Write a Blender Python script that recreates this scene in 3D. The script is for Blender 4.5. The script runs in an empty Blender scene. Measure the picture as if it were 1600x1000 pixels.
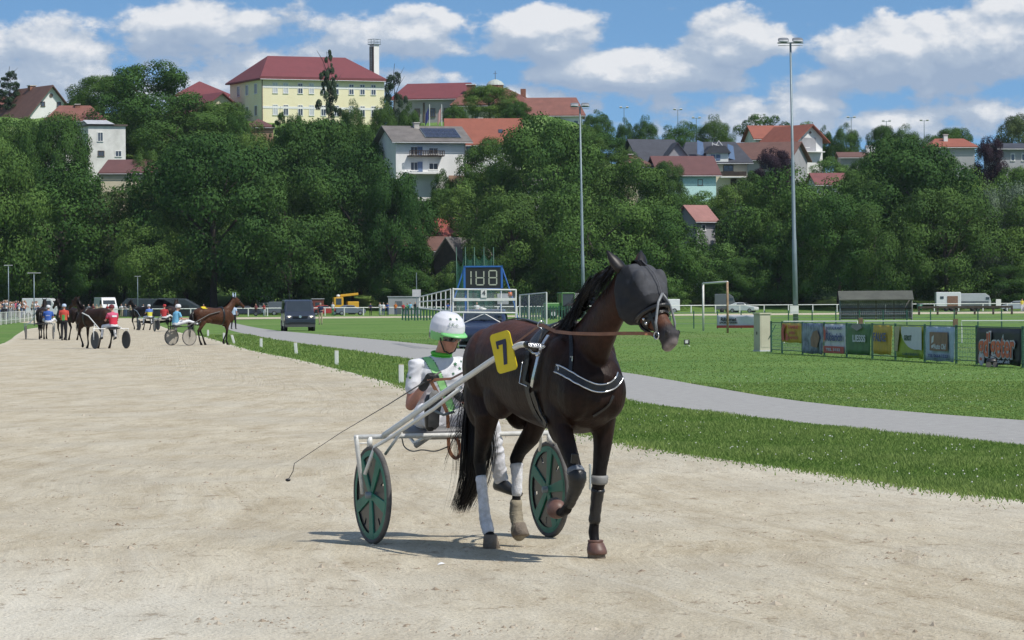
import bpy, bmesh, math, random
import numpy as np
from mathutils import Vector, Matrix, noise as mnoise
from mathutils.bvhtree import BVHTree
SC = bpy.context.scene
COL = SC.collection
R = random.Random(7)
rad = math.radians

# ---------------------------------------------------------------- camera
F, CAMH = 5600.0, 1.72
ROLL, PITCH = rad(0.358), math.atan(28 / 5600)
cam = bpy.data.objects.new('camera', bpy.data.cameras.new('camera'))
COL.objects.link(cam)
cam.data.sensor_width = 36.0
cam.data.lens = 36.0 * F / 1600
cam.data.clip_start = 0.5
cam.data.clip_end = 9000
_w = Vector((0, math.cos(PITCH), -math.sin(PITCH)))
_r0 = Vector((1, 0, 0)); _u0 = _r0.cross(_w)
_r = _r0 * math.cos(ROLL) - _u0 * math.sin(ROLL)
_u = _r0 * math.sin(ROLL) + _u0 * math.cos(ROLL)
cam.matrix_world = Matrix(((_r.x, _u.x, -_w.x, 0), (_r.y, _u.y, -_w.y, 0), (_r.z, _u.z, -_w.z, CAMH), (0, 0, 0, 1)))
SC.camera = cam
EYE = Vector((0, 0, CAMH))

def ray(px, py):
    return _w + _r * ((px - 800) / F) + _u * ((500 - py) / F)
def at(px, py, Y):                      # point at depth Y seen at that pixel of the photograph
    d = ray(px, py)
    return EYE + d * (Y / d.y)
def gnd(px, py, z=0.0):                 # point on the flat ground
    d = ray(px, py)
    return EYE + d * ((z - CAMH) / d.z)

# ---------------------------------------------------------------- light and sky
SUND = Vector((0.60, -0.45, 1.0)).normalized()      # towards the sun
SUN_EL = math.asin(SUND.z); SUN_AZ = math.atan2(SUND.x, SUND.y)
sun = bpy.data.objects.new('sun', bpy.data.lights.new('sun', 'SUN'))
COL.objects.link(sun)
sun.data.energy = 4.3; sun.data.angle = rad(0.53); sun.data.color = (1.0, 0.95, 0.87)
sun.rotation_euler = SUND.to_track_quat('Z', 'Y').to_euler()
SC.view_settings.view_transform = 'Standard'
SC.view_settings.look = 'None'
SC.view_settings.exposure = 0.0
SC.view_settings.gamma = 1.0
try: SC.cycles.max_bounces = 6; SC.cycles.transparent_max_bounces = 12
except Exception: pass

world = bpy.data.worlds.new('World'); SC.world = world
world.use_nodes = True
WN, WL = world.node_tree.nodes, world.node_tree.links
WN.clear()
def wn(t, **k):
    n = WN.new(t)
    for a, v in k.items(): setattr(n, a, v)
    return n
def wmath(op, a, b=None, c=None, clamp=False):
    n = WN.new('ShaderNodeMath'); n.operation = op; n.use_clamp = clamp
    for i, v in enumerate((a, b, c)):
        if v is None: continue
        if isinstance(v, (int, float)): n.inputs[i].default_value = v
        else: WL.new(v, n.inputs[i])
    return n.outputs[0]
def build_world():
    out = wn('ShaderNodeOutputWorld'); bg = wn('ShaderNodeBackground')
    WL.new(bg.outputs[0], out.inputs[0])
    sky = wn('ShaderNodeTexSky', sky_type='NISHITA', sun_disc=False)
    sky.sun_elevation = SUN_EL; sky.sun_rotation = SUN_AZ
    sky.altitude = 300; sky.air_density = 1.0; sky.dust_density = 0.6; sky.ozone_density = 2.2
    tc = wn('ShaderNodeTexCoord')
    sep = wn('ShaderNodeSeparateXYZ'); WL.new(tc.outputs['Generated'], sep.inputs[0])
    # the clear sky, read a little above the horizon haze
    mp = wn('ShaderNodeCombineXYZ')
    WL.new(sep.outputs[0], mp.inputs[0]); WL.new(sep.outputs[1], mp.inputs[1])
    WL.new(wmath('ADD', wmath('MULTIPLY', sep.outputs[2], 1.6), 0.13), mp.inputs[2])
    WL.new(mp.outputs[0], sky.inputs[0])
    # cloud coordinates: azimuth and elevation, both in degrees
    az = wmath('MULTIPLY', wmath('ARCTAN2', sep.outputs[0], sep.outputs[1]), 57.2958)
    el = wmath('MULTIPLY', wmath('ARCSINE', sep.outputs[2]), 57.2958)
    uv = wn('ShaderNodeCombineXYZ'); WL.new(az, uv.inputs[0]); WL.new(el, uv.inputs[1])
    # cumulus banks: (azimuth, elevation, half width, half height, weight)
    D = 0.01023
    def B(px, py, rx, ry, w): return ((px - 800) * D, (472 - py) * D, rx * D, ry * D, w)
    banks = [B(60, 110, 150, 85, 1.15), B(330, 35, 240, 42, .74), B(320, 135, 170, 60, .66), B(640, 58, 190, 55, .70),
             B(850, 60, 130, 55, .95), B(1010, 115, 220, 48, .95), B(1150, 70, 90, 60, .95), B(1130, 190, 130, 45, .8), B(1040, 160, 120, 40, .5),
             B(1260, 185, 90, 45, .85), B(1390, 95, 130, 70, .95), B(1520, 80, 130, 80, .95), B(1560, 20, 90, 40, .75), B(1300, 130, 120, 40, .6),
             B(1530, 180, 150, 45, .75), B(600, 130, 160, 48, .52), B(40, 250, 140, 70, .8), B(420, 90, 420, 110, .34), B(1020, 120, 330, 100, .32), B(1500, 120, 200, 120, .5), B(850, 165, 200, 50, .6), B(1410, 200, 120, 40, .7)]
    g = bpy.data.node_groups.new('cloud_density', 'ShaderNodeTree')
    g.interface.new_socket('Vector', in_out='INPUT', socket_type='NodeSocketVector')
    g.interface.new_socket('Density', in_out='OUTPUT', socket_type='NodeSocketFloat')
    gi = g.nodes.new('NodeGroupInput'); go = g.nodes.new('NodeGroupOutput')
    def gm(op, a, b=None, clamp=False):
        n = g.nodes.new('ShaderNodeMath'); n.operation = op; n.use_clamp = clamp
        for i, v in enumerate((a, b)):
            if v is None: continue
            if isinstance(v, (int, float)): n.inputs[i].default_value = v
            else: g.links.new(v, n.inputs[i])
        return n.outputs[0]
    n1 = g.nodes.new('ShaderNodeTexNoise'); n1.inputs['Scale'].default_value = 0.68; n1.inputs['Detail'].default_value = 9; n1.inputs['Roughness'].default_value = .50
    m1 = g.nodes.new('ShaderNodeMapping'); m1.inputs['Scale'].default_value = (1, 1.6, 1); m1.inputs['Location'].default_value = (3.1, 7.7, 0)
    g.links.new(gi.outputs[0], m1.inputs[0]); g.links.new(m1.outputs[0], n1.inputs['Vector'])
    nv = g.nodes.new('ShaderNodeTexNoise'); nv.inputs['Scale'].default_value = 2.6; nv.inputs['Detail'].default_value = 5; nv.inputs['Roughness'].default_value = .6
    g.links.new(m1.outputs[0], nv.inputs['Vector'])
    tot = None
    for a, e, ra, re, w in banks:
        mm = g.nodes.new('ShaderNodeMapping'); mm.vector_type = 'POINT'
        mm.inputs['Location'].default_value = (-a / ra, -e / re, 0); mm.inputs['Scale'].default_value = (1 / ra, 1 / re, 0)
        g.links.new(gi.outputs[0], mm.inputs[0])
        ln = g.nodes.new('ShaderNodeVectorMath'); ln.operation = 'LENGTH'; g.links.new(mm.outputs[0], ln.inputs[0])
        v = gm('MULTIPLY', gm('SUBTRACT', 1.25, ln.outputs['Value'], clamp=False), w)
        v = gm('MAXIMUM', v, 0.0)
        tot = v if tot is None else gm('MAXIMUM', tot, v)
    tot = gm('MINIMUM', tot, 0.9)
    # elsewhere on the dome: a broken cumulus sky of the same kind
    nb = g.nodes.new('ShaderNodeTexNoise'); nb.inputs['Scale'].default_value = .06; nb.inputs['Detail'].default_value = 2
    g.links.new(gi.outputs[0], nb.inputs['Vector'])
    sx = g.nodes.new('ShaderNodeSeparateXYZ'); g.links.new(gi.outputs[0], sx.inputs[0])
    far = gm('MULTIPLY', gm('SUBTRACT', gm('MAXIMUM', gm('ABSOLUTE', sx.outputs[0]), gm('ADD', sx.outputs[1], 2.5)), 9.0), .3, clamp=True)
    other = gm('MULTIPLY', far, gm('MULTIPLY', gm('SUBTRACT', nb.outputs[0], .38), 2.2))
    tot = gm('MAXIMUM', tot, other)
    s = gm('ADD', gm('ADD', tot, gm('MULTIPLY', gm('SUBTRACT', n1.outputs[0], .5), 2.1)), gm('MULTIPLY', gm('SUBTRACT', nv.outputs[0], .5), .62))
    g.links.new(s, go.inputs[0])
    def dens(off):
        gn = wn('ShaderNodeGroup'); gn.node_tree = g
        if off:
            va = wn('ShaderNodeVectorMath', operation='ADD'); WL.new(uv.outputs[0], va.inputs[0]); va.inputs[1].default_value = off
            WL.new(va.outputs[0], gn.inputs[0])
        else: WL.new(uv.outputs[0], gn.inputs[0])
        return gn.outputs[0]
    d0 = dens(None); d1 = dens((.10, .20, 0)); d2 = dens((.22, .55, 0))
    cov = wn('ShaderNodeMapRange', interpolation_type='SMOOTHSTEP')
    WL.new(d0, cov.inputs[0]); cov.inputs[1].default_value = .20; cov.inputs[2].default_value = .50
    lit = wmath('ADD', wmath('MULTIPLY', wmath('SUBTRACT', d0, d1), .85), wmath('MULTIPLY', wmath('SUBTRACT', d0, d2), .42))
    lit = wmath('ADD', lit, .36, clamp=True)
    ramp = wn('ShaderNodeValToRGB'); WL.new(lit, ramp.inputs[0])
    e = ramp.color_ramp.elements
    e[0].position = .05; e[0].color = (.40, .50, .66, 1)
    e[1].position = .95; e[1].color = (.97, .98, 1.0, 1)
    m = e.new(.5); m.color = (.52, .61, .74, 1)
    # the sky texture is physically bright: bring clouds to its range
    cs = wn('ShaderNodeVectorMath', operation='SCALE'); WL.new(ramp.outputs[0], cs.inputs[0]); cs.inputs[3].default_value = CLOUD_GAIN
    tint = wn('ShaderNodeVectorMath', operation='MULTIPLY'); WL.new(sky.outputs[0], tint.inputs[0]); tint.inputs[1].default_value = SKY_TINT
    mix = wn('ShaderNodeMixRGB'); WL.new(wmath('MULTIPLY', cov.outputs[0], .92), mix.inputs[0])
    WL.new(tint.outputs[0], mix.inputs[1]); WL.new(cs.outputs[0], mix.inputs[2])
    WL.new(mix.outputs[0], bg.inputs[0]); bg.inputs[1].default_value = SKY_STR
SKY_STR = 0.10; CLOUD_GAIN = 8.8; SKY_TINT = (0.98, 1.26, 1.38)
build_world()

# ---------------------------------------------------------------- materials
def nodes_of(m):
    m.use_nodes = True
    nt = m.node_tree
    return nt, nt.nodes, nt.links, nt.nodes.get('Principled BSDF')
def mat(name, col, rough=.6, var=.12, scale=6.0, bump=0.0, bscale=None, metal=0.0, spec=None, coords='Object', col2=None, detail=4, alpha=None, emit=None, coat=0):
    m = bpy.data.materials.new(name)
    nt, N, L, P = nodes_of(m)
    P.inputs['Roughness'].default_value = rough; P.inputs['Metallic'].default_value = metal
    if spec is not None: P.inputs['Specular IOR Level'].default_value = spec
    if coat: P.inputs['Coat Weight'].default_value = coat; P.inputs['Coat Roughness'].default_value = .08
    tc = N.new('ShaderNodeTexCoord')
    nz = N.new('ShaderNodeTexNoise'); nz.inputs['Scale'].default_value = scale; nz.inputs['Detail'].default_value = detail; nz.inputs['Roughness'].default_value = .6
    L.new(tc.outputs[coords], nz.inputs['Vector'])
    rp = N.new('ShaderNodeValToRGB'); L.new(nz.outputs[0], rp.inputs[0])
    c = Vector(col[:3]); d = Vector(col2[:3]) if col2 else c * (1 + var)
    if not col2: c = c * (1 - var)
    rp.color_ramp.elements[0].position = .33; rp.color_ramp.elements[1].position = .67
    rp.color_ramp.elements[0].color = (*c, 1); rp.color_ramp.elements[1].color = (*d, 1)
    L.new(rp.outputs[0], P.inputs['Base Color'])
    if bump:
        nb = N.new('ShaderNodeTexNoise'); nb.inputs['Scale'].default_value = bscale or scale * 6; nb.inputs['Detail'].default_value = 5
        L.new(tc.outputs[coords], nb.inputs['Vector'])
        b = N.new('ShaderNodeBump'); b.inputs['Strength'].default_value = bump; b.inputs['Distance'].default_value = .02
        L.new(nb.outputs[0], b.inputs['Height']); L.new(b.outputs[0], P.inputs['Normal'])
    if alpha is not None: P.inputs['Alpha'].default_value = alpha
    if emit: P.inputs['Emission Color'].default_value = (*emit[:3], 1); P.inputs['Emission Strength'].default_value = emit[3]
    return m
def attr_mat(name, rough=.6, spec=.4, var=.25, scale=20, sheen=0):
    """colour from the mesh attribute 'col' with fine noise on top"""
    m = bpy.data.materials.new(name); nt, N, L, P = nodes_of(m)
    a = N.new('ShaderNodeAttribute'); a.attribute_name = 'col'
    tc = N.new('ShaderNodeTexCoord'); nz = N.new('ShaderNodeTexNoise'); nz.inputs['Scale'].default_value = scale; nz.inputs['Detail'].default_value = 6
    L.new(tc.outputs['Object'], nz.inputs['Vector'])
    mr = N.new('ShaderNodeMapRange'); L.new(nz.outputs[0], mr.inputs[0]); mr.inputs[1].default_value = .3; mr.inputs[2].default_value = .7
    mr.inputs[3].default_value = 1 - var; mr.inputs[4].default_value = 1 + var
    vm = N.new('ShaderNodeVectorMath'); vm.operation = 'SCALE'; L.new(a.outputs['Color'], vm.inputs[0]); L.new(mr.outputs[0], vm.inputs[3])
    L.new(vm.outputs[0], P.inputs['Base Color'])
    P.inputs['Roughness'].default_value = rough; P.inputs['Specular IOR Level'].default_value = spec
    if sheen: P.inputs['Sheen Weight'].default_value = sheen; P.inputs['Sheen Roughness'].default_value = .4
    return m
def tile_mat(name, col, rows=3.0, var=.18, axis='Z', dark=.72):
    """roof tiles: courses across the slope plus mottling"""
    m = bpy.data.materials.new(name); nt, N, L, P = nodes_of(m)
    tc = N.new('ShaderNodeTexCoord'); w = N.new('ShaderNodeTexWave'); w.bands_direction = axis
    w.inputs['Scale'].default_value = rows; w.inputs['Distortion'].default_value = .3
    L.new(tc.outputs['Object'], w.inputs['Vector'])
    nz = N.new('ShaderNodeTexNoise'); nz.inputs['Scale'].default_value = .7; nz.inputs['Detail'].default_value = 7; nz.inputs['Roughness'].default_value = .7
    L.new(tc.outputs['Object'], nz.inputs['Vector'])
    c = Vector(col)
    rp = N.new('ShaderNodeValToRGB'); L.new(nz.outputs[0], rp.inputs[0])
    rp.color_ramp.elements[0].position = .3; rp.color_ramp.elements[1].position = .7
    rp.color_ramp.elements[0].color = (*(c * (1 - var)), 1); rp.color_ramp.elements[1].color = (*(c * (1 + var)), 1)
    mx = N.new('ShaderNodeMixRGB'); mx.blend_type = 'MULTIPLY'; mx.inputs[0].default_value = .5
    L.new(rp.outputs[0], mx.inputs[1])
    r2 = N.new('ShaderNodeValToRGB'); L.new(w.outputs[0], r2.inputs[0]); r2.color_ramp.elements[0].color = (dark, dark, dark, 1)
    L.new(r2.outputs[0], mx.inputs[2]); L.new(mx.outputs[0], P.inputs['Base Color']); P.inputs['Roughness'].default_value = .75
    b = N.new('ShaderNodeBump'); b.inputs['Strength'].default_value = .5; b.inputs['Distance'].default_value = .05
    L.new(w.outputs[0], b.inputs['Height']); L.new(b.outputs[0], P.inputs['Normal'])
    return m
def leaf_mat(name, c1, c2, trans=.14):
    m = bpy.data.materials.new(name); nt, N, L, P = nodes_of(m)
    out = N.get('Material Output')
    a = N.new('ShaderNodeAttribute'); a.attribute_name = 'v'
    oi = N.new('ShaderNodeObjectInfo')
    mx = N.new('ShaderNodeMixRGB'); mx.inputs[1].default_value = (*c1, 1); mx.inputs[2].default_value = (*c2, 1)
    L.new(a.outputs['Fac'], mx.inputs[0])
    hs = N.new('ShaderNodeHueSaturation'); L.new(mx.outputs[0], hs.inputs['Color'])
    mr = N.new('ShaderNodeMapRange'); L.new(oi.outputs['Random'], mr.inputs[0]); mr.inputs[3].default_value = .8; mr.inputs[4].default_value = 1.22
    L.new(mr.outputs[0], hs.inputs['Value'])
    mh = N.new('ShaderNodeMapRange'); L.new(oi.outputs['Random'], mh.inputs[0]); mh.inputs[3].default_value = .515; mh.inputs[4].default_value = .485
    L.new(mh.outputs[0], hs.inputs['Hue'])
    L.new(hs.outputs[0], P.inputs['Base Color']); P.inputs['Roughness'].default_value = .75; P.inputs['Specular IOR Level'].default_value = .12
    tr = N.new('ShaderNodeBsdfTranslucent'); L.new(hs.outputs[0], tr.inputs[0])
    ms = N.new('ShaderNodeMixShader'); ms.inputs[0].default_value = trans
    L.new(P.outputs[0], ms.inputs[1]); L.new(tr.outputs[0], ms.inputs[2]); L.new(ms.outputs[0], out.inputs[0])
    return m

# ---------------------------------------------------------------- object helpers
def tag(o, label=None, cat=None, group=None, kind=None):
    if label: o['label'] = label
    if cat: o['category'] = cat
    if group: o['group'] = group
    if kind: o['kind'] = kind
    return o
def empty(name, label, cat, loc=(0, 0, 0), rz=0.0, group=None, scale=None):
    o = bpy.data.objects.new(name, None); COL.objects.link(o)
    o.location = loc; o.rotation_euler = (0, 0, rz); o.empty_display_size = .2
    if scale: o.scale = scale
    return tag(o, label, cat, group)
def link(name, me, m, parent=None, smooth=False):
    o = bpy.data.objects.new(name, me); COL.objects.link(o)
    if m is not None:
        me.materials.append(m)
    if smooth:
        me.polygons.foreach_set('use_smooth', [True] * len(me.polygons))
    if parent is not None: o.parent = parent
    return o
class MB:
    def __init__(s): s.v = []; s.f = []
    def add(s, vs, fs):
        b = len(s.v); s.v += [tuple(p) for p in vs]; s.f += [tuple(i + b for i in f) for f in fs]; return s
    def box(s, c, d, rot=None):
        hx, hy, hz = d[0] / 2, d[1] / 2, d[2] / 2
        vs = [Vector((x, y, z)) for z in (-hz, hz) for y in (-hy, hy) for x in (-hx, hx)]
        if rot is not None: vs = [rot @ p for p in vs]
        c = Vector(c)
        return s.add([p + c for p in vs], [(0, 2, 3, 1), (4, 5, 7, 6), (0, 1, 5, 4), (2, 6, 7, 3), (0, 4, 6, 2), (1, 3, 7, 5)])
    def tube(s, pts, r, n=8, caps=True, close=False):
        pts = [Vector(p) for p in pts]; rs = r if isinstance(r, (list, tuple)) else [r] * len(pts)
        m = len(pts); rings = []; up = None
        for i, p in enumerate(pts):
            if close: t = pts[(i + 1) % m] - pts[i - 1]
            else: t = pts[min(i + 1, m - 1)] - pts[max(i - 1, 0)]
            t.normalize()
            if up is None: up = Vector((0, 0, 1)) if abs(t.z) < .9 else Vector((1, 0, 0))
            a = t.cross(up).normalized(); b = a.cross(t).normalized(); up = b
            rings.append([p + (a * math.cos(2 * math.pi * k / n) + b * math.sin(2 * math.pi * k / n)) * rs[i] for k in range(n)])
        vs = [q for rg in rings for q in rg]; fs = []
        for i in range(m if close else m - 1):
            j = (i + 1) % m
            for k in range(n):
                fs.append((i * n + k, i * n + (k + 1) % n, j * n + (k + 1) % n, j * n + k))
        if caps and not close:
            fs.append(tuple(range(n))[::-1]); fs.append(tuple((m - 1) * n + k for k in range(n)))
        return s.add(vs, fs)
    def loft(s, secs, n=16, power=2.0):
        """secs: (centre, axisA * halfwidth, axisB * halfheight) -> closed skin"""
        vs = []; fs = []
        for c, A, B in secs:
            c = Vector(c); A = Vector(A); B = Vector(B)
            for k in range(n):
                t = 2 * math.pi * k / n; ca, sa = math.cos(t), math.sin(t)
                ca = math.copysign(abs(ca) ** (2 / power), ca); sa = math.copysign(abs(sa) ** (2 / power), sa)
                vs.append(c + A * ca + B * sa)
        m = len(secs)
        for i in range(m - 1):
            for k in range(n): fs.append((i * n + k, i * n + (k + 1) % n, (i + 1) * n + (k + 1) % n, (i + 1) * n + k))
        fs.append(tuple(range(n))[::-1]); fs.append(tuple((m - 1) * n + k for k in range(n)))
        return s.add(vs, fs)
    def limb(s, pts, n=12, side=(0, 1, 0)):
        """pts: (point, ra, rb): ra across side axis, rb along it"""
        P_ = [Vector(p[0]) for p in pts]; m = len(P_); secs = []
        ts = [(P_[min(i + 1, m - 1)] - P_[max(i - 1, 0)]).normalized() for i in range(m)]
        best = 9
        for q in (Vector(side), Vector((1, 0, 0)), Vector((0, 0, 1)), Vector((.6, .5, .62)), Vector((-.5, .6, .62))):
            w = max(abs(t.dot(q.normalized())) for t in ts)
            if w < .85: sd = q; break
            if w < best: best = w; sd = q
        for i in range(m):
            t = (P_[min(i + 1, m - 1)] - P_[max(i - 1, 0)]).normalized()
            A = t.cross(sd)
            if A.length < .05: A = t.cross(Vector((1, 0, 0)))
            A.normalize(); B = A.cross(t).normalized()
            secs.append((P_[i], A * pts[i][1], B * (pts[i][2] if len(pts[i]) > 2 else pts[i][1])))
        # rounded ends
        t0 = (P_[0] - P_[1]).normalized(); t1 = (P_[-1] - P_[-2]).normalized()
        a, b = secs[0], secs[-1]
        secs = [(a[0] + t0 * a[1].length * .85, a[1] * .35, a[2] * .35), (a[0] + t0 * a[1].length * .55, a[1] * .8, a[2] * .8)] + secs + \
               [(b[0] + t1 * b[1].length * .55, b[1] * .8, b[2] * .8), (b[0] + t1 * b[1].length * .85, b[1] * .35, b[2] * .35)]
        return s.loft(secs, n)
    def ball(s, c, r, n=12, m=8, rot=None):
        r = Vector((r, r, r)) if isinstance(r, (int, float)) else Vector(r); c = Vector(c); vs = []; fs = []
        for i in range(1, m):
            ph = math.pi * i / m
            for k in range(n):
                th = 2 * math.pi * k / n
                p = Vector((r.x * math.sin(ph) * math.cos(th), r.y * math.sin(ph) * math.sin(th), r.z * math.cos(ph)))
                vs.append(c + (rot @ p if rot is not None else p))
        top = Vector((0, 0, r.z)); top = rot @ top if rot is not None else top
        vs += [c + top, c - top]; T = len(vs) - 2
        for i in range(m - 2):
            for k in range(n): fs.append((i * n + k, (i + 1) * n + k, (i + 1) * n + (k + 1) % n, i * n + (k + 1) % n))
        for k in range(n): fs.append((T, k, (k + 1) % n)); fs.append((T + 1, (m - 2) * n + (k + 1) % n, (m - 2) * n + k))
        return s.add(vs, fs)
    def prism(s, poly, y0, y1):
        """poly of (x,z), extruded along y"""
        n = len(poly)
        vs = [(x, y0, z) for x, z in poly] + [(x, y1, z) for x, z in poly]
        fs = [tuple(range(n)), tuple(range(n, 2 * n))[::-1]] + [(i, i + n, (i + 1) % n + n, (i + 1) % n) for i in range(n)]
        return s.add(vs, fs)
    def prismx(s, poly, x0, x1):
        n = len(poly)
        vs = [(x0, y, z) for y, z in poly] + [(x1, y, z) for y, z in poly]
        fs = [tuple(range(n)), tuple(range(n, 2 * n))[::-1]] + [(i, i + n, (i + 1) % n + n, (i + 1) % n) for i in range(n)]
        return s.add(vs, fs)
    def ribbon(s, pts, w, nrm, th=.006):
        """strap: flat band of width w lying on normals nrm (per point)"""
        pts = [Vector(p) for p in pts]; m = len(pts); vs = []; fs = []
        for i, p in enumerate(pts):
            t = (pts[min(i + 1, m - 1)] - pts[max(i - 1, 0)]).normalized()
            n = Vector(nrm[i] if isinstance(nrm, list) else nrm).normalized()
            a = n.cross(t).normalized() * (w / 2); b = n * th
            vs += [p - a, p + a, p + a + b, p - a + b]
        for i in range(m - 1):
            for k in range(4): fs.append((4 * i + k, 4 * i + (k + 1) % 4, 4 * i + 4 + (k + 1) % 4, 4 * i + 4 + k))
        fs += [(3, 2, 1, 0), tuple(4 * (m - 1) + k for k in range(4))]
        return s.add(vs, fs)
    def mesh(s, name='mesh', fix=True):
        me = bpy.data.meshes.new(name); me.from_pydata(s.v, [], s.f); me.update()
        if fix:
            bm = bmesh.new(); bm.from_mesh(me); bmesh.ops.recalc_face_normals(bm, faces=bm.faces); bm.to_mesh(me); bm.free()
        return me
    def build(s, name, m, parent=None, smooth=False, bevel=0.0, fix=True):
        me = s.mesh(name, fix)
        o = link(name, me, m, parent, smooth)
        if bevel:
            b = o.modifiers.new('bevel', 'BEVEL'); b.width = bevel; b.segments = 2; b.limit_method = 'ANGLE'
        return o
    def remesh(s, name, m, parent, voxel, it=6, fac=.5, sub=False):
        """fuse everything added so far into one continuous smooth surface"""
        me = s.mesh('tmp'); o = bpy.data.objects.new('tmp', me); COL.objects.link(o)
        r = o.modifiers.new('r', 'REMESH'); r.mode = 'VOXEL'; r.voxel_size = voxel
        if it:
            sm = o.modifiers.new('s', 'SMOOTH'); sm.factor = fac; sm.iterations = it
        dg = bpy.context.evaluated_depsgraph_get(); dg.update()
        me2 = bpy.data.meshes.new_from_object(o.evaluated_get(dg)); me2.name = name
        bpy.data.objects.remove(o); bpy.data.meshes.remove(me)
        me2.materials.clear()
        return link(name, me2, m, parent, True)
def copy_tree(o, **kw):
    c = o.copy(); COL.objects.link(c)
    for ch in o.children:
        d = ch.copy(); COL.objects.link(d); d.parent = c; d.matrix_parent_inverse = ch.matrix_parent_inverse.copy()
        for g in ch.children:
            e = g.copy(); COL.objects.link(e); e.parent = d; e.matrix_parent_inverse = g.matrix_parent_inverse.copy()
    return c
def setmat(o, m):
    o.material_slots[0].link = 'OBJECT'; o.material_slots[0].material = m
def vcol(o, fn):
    """per-vertex colour attribute from a function of the local coordinate"""
    me = o.data; n = len(me.vertices); a = me.attributes.new('col', 'FLOAT_COLOR', 'POINT')
    buf = np.ones((n, 4), 'f')
    for i, v in enumerate(me.vertices): buf[i, :3] = fn(v.co)
    a.data.foreach_set('color', buf.ravel())
def text(name, body, size, m, parent, loc, rot=(math.pi / 2, 0, 0), align='CENTER', ext=.002, bold=0.0, sx=1.0):
    cu = bpy.data.curves.new('t', 'FONT'); cu.body = body; cu.size = size; cu.align_x = align; cu.align_y = 'CENTER'; cu.extrude = ext; cu.offset = bold
    cu.resolution_u = 3
    o = bpy.data.objects.new('t', cu); COL.objects.link(o)
    dg = bpy.context.evaluated_depsgraph_get(); dg.update()
    me = bpy.data.meshes.new_from_object(o.evaluated_get(dg)); bpy.data.objects.remove(o)
    me.materials.clear()
    q = link(name, me, m, parent); q.location = loc; q.rotation_euler = rot; q.scale = (sx, 1, 1)
    return q
def lerp(a, b, t): return a + (b - a) * t
def smooth(t): t = max(0, min(1, t)); return t * t * (3 - 2 * t)
def spline(pts, n):
    """catmull-rom through points (tuples of any length)"""
    P_ = [np.array(p, float) for p in pts]; P_ = [2 * P_[0] - P_[1]] + P_ + [2 * P_[-1] - P_[-2]]; out = []
    for i in range(1, len(P_) - 2):
        for k in range(n):
            t = k / n; a, b, c, d = P_[i - 1:i + 3]
            out.append(.5 * ((2 * b) + (c - a) * t + (2 * a - 5 * b + 4 * c - d) * t * t + (3 * b - a - 3 * c + d) * t ** 3))
    out.append(P_[-2]); return out

# ---------------------------------------------------------------- ground
def ridge(x):
    return lerp(35.5, 25.0, smooth((x - 9) / 11))
def terrain(x, y):
    if y < 505: return 0.0
    h = ridge(x) * smooth((y - 508) / 150.0)
    return h + (1.2 * math.sin(x * .06) * smooth((y - 530) / 60)) - max(0, y - 760) * .01

def ground_sheet():
    xs = [-2500, -1200, -600, -300] + list(range(-150, 151, 6)) + [300, 600, 1200, 2500]
    ys = [-200, -40, 0, 20, 60, 120, 200, 300, 400, 500] + list(range(508, 700, 6)) + [720, 760, 850, 1000, 1500, 2500, 5000]
    vs = [(x, y, terrain(x, y)) for y in ys for x in xs]; n = len(xs)
    fs = [(j * n + i, j * n + i + 1, (j + 1) * n + i + 1, (j + 1) * n + i) for j in range(len(ys) - 1) for i in range(n - 1)]
    m = bpy.data.materials.new('grass_ground'); nt, N, L, P = nodes_of(m)
    tc = N.new('ShaderNodeTexCoord')
    def nz(sc, det=4, vec=None):
        a = N.new('ShaderNodeTexNoise'); a.inputs['Scale'].default_value = sc; a.inputs['Detail'].default_value = det; a.inputs['Roughness'].default_value = .62
        L.new(vec or tc.outputs['Object'], a.inputs['Vector']); return a.outputs[0]
    def rp(src, c1, c2, p1=.35, p2=.65):
        r = N.new('ShaderNodeValToRGB'); L.new(src, r.inputs[0]); r.color_ramp.elements[0].position = p1; r.color_ramp.elements[1].position = p2
        r.color_ramp.elements[0].color = (*c1, 1); r.color_ramp.elements[1].color = (*c2, 1); return r.outputs[0]
    base = rp(nz(.12, 6), (.092, .182, .040), (.150, .245, .064))
    fine = rp(nz(3.5, 8), (.62, .66, .6), (1.3, 1.25, 1.25))
    mx = N.new('ShaderNodeMixRGB'); mx.blend_type = 'MULTIPLY'; mx.inputs[0].default_value = 1; L.new(base, mx.inputs[1]); L.new(fine, mx.inputs[2])
    dry = N.new('ShaderNodeMixRGB'); L.new(rp(nz(.045, 5), (0, 0, 0), (.55, .55, .55), .52, .72), dry.inputs[0]); L.new(mx.outputs[0], dry.inputs[1]); dry.inputs[2].default_value = (.21, .23, .10, 1)
    L.new(dry.outputs[0], P.inputs['Base Color']); P.inputs['Roughness'].default_value = .85; P.inputs['Specular IOR Level'].default_value = .15
    b = N.new('ShaderNodeBump'); b.inputs['Strength'].default_value = .7; b.inputs['Distance'].default_value = .08; L.new(nz(9, 5), b.inputs['Height']); L.new(b.outputs[0], P.inputs['Normal'])
    o = MB().add(vs, fs).build('ground', m, smooth=True, fix=False)
    tag(o, 'green grass field rising to the wooded hill behind', None, kind='structure')
ground_sheet()

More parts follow.
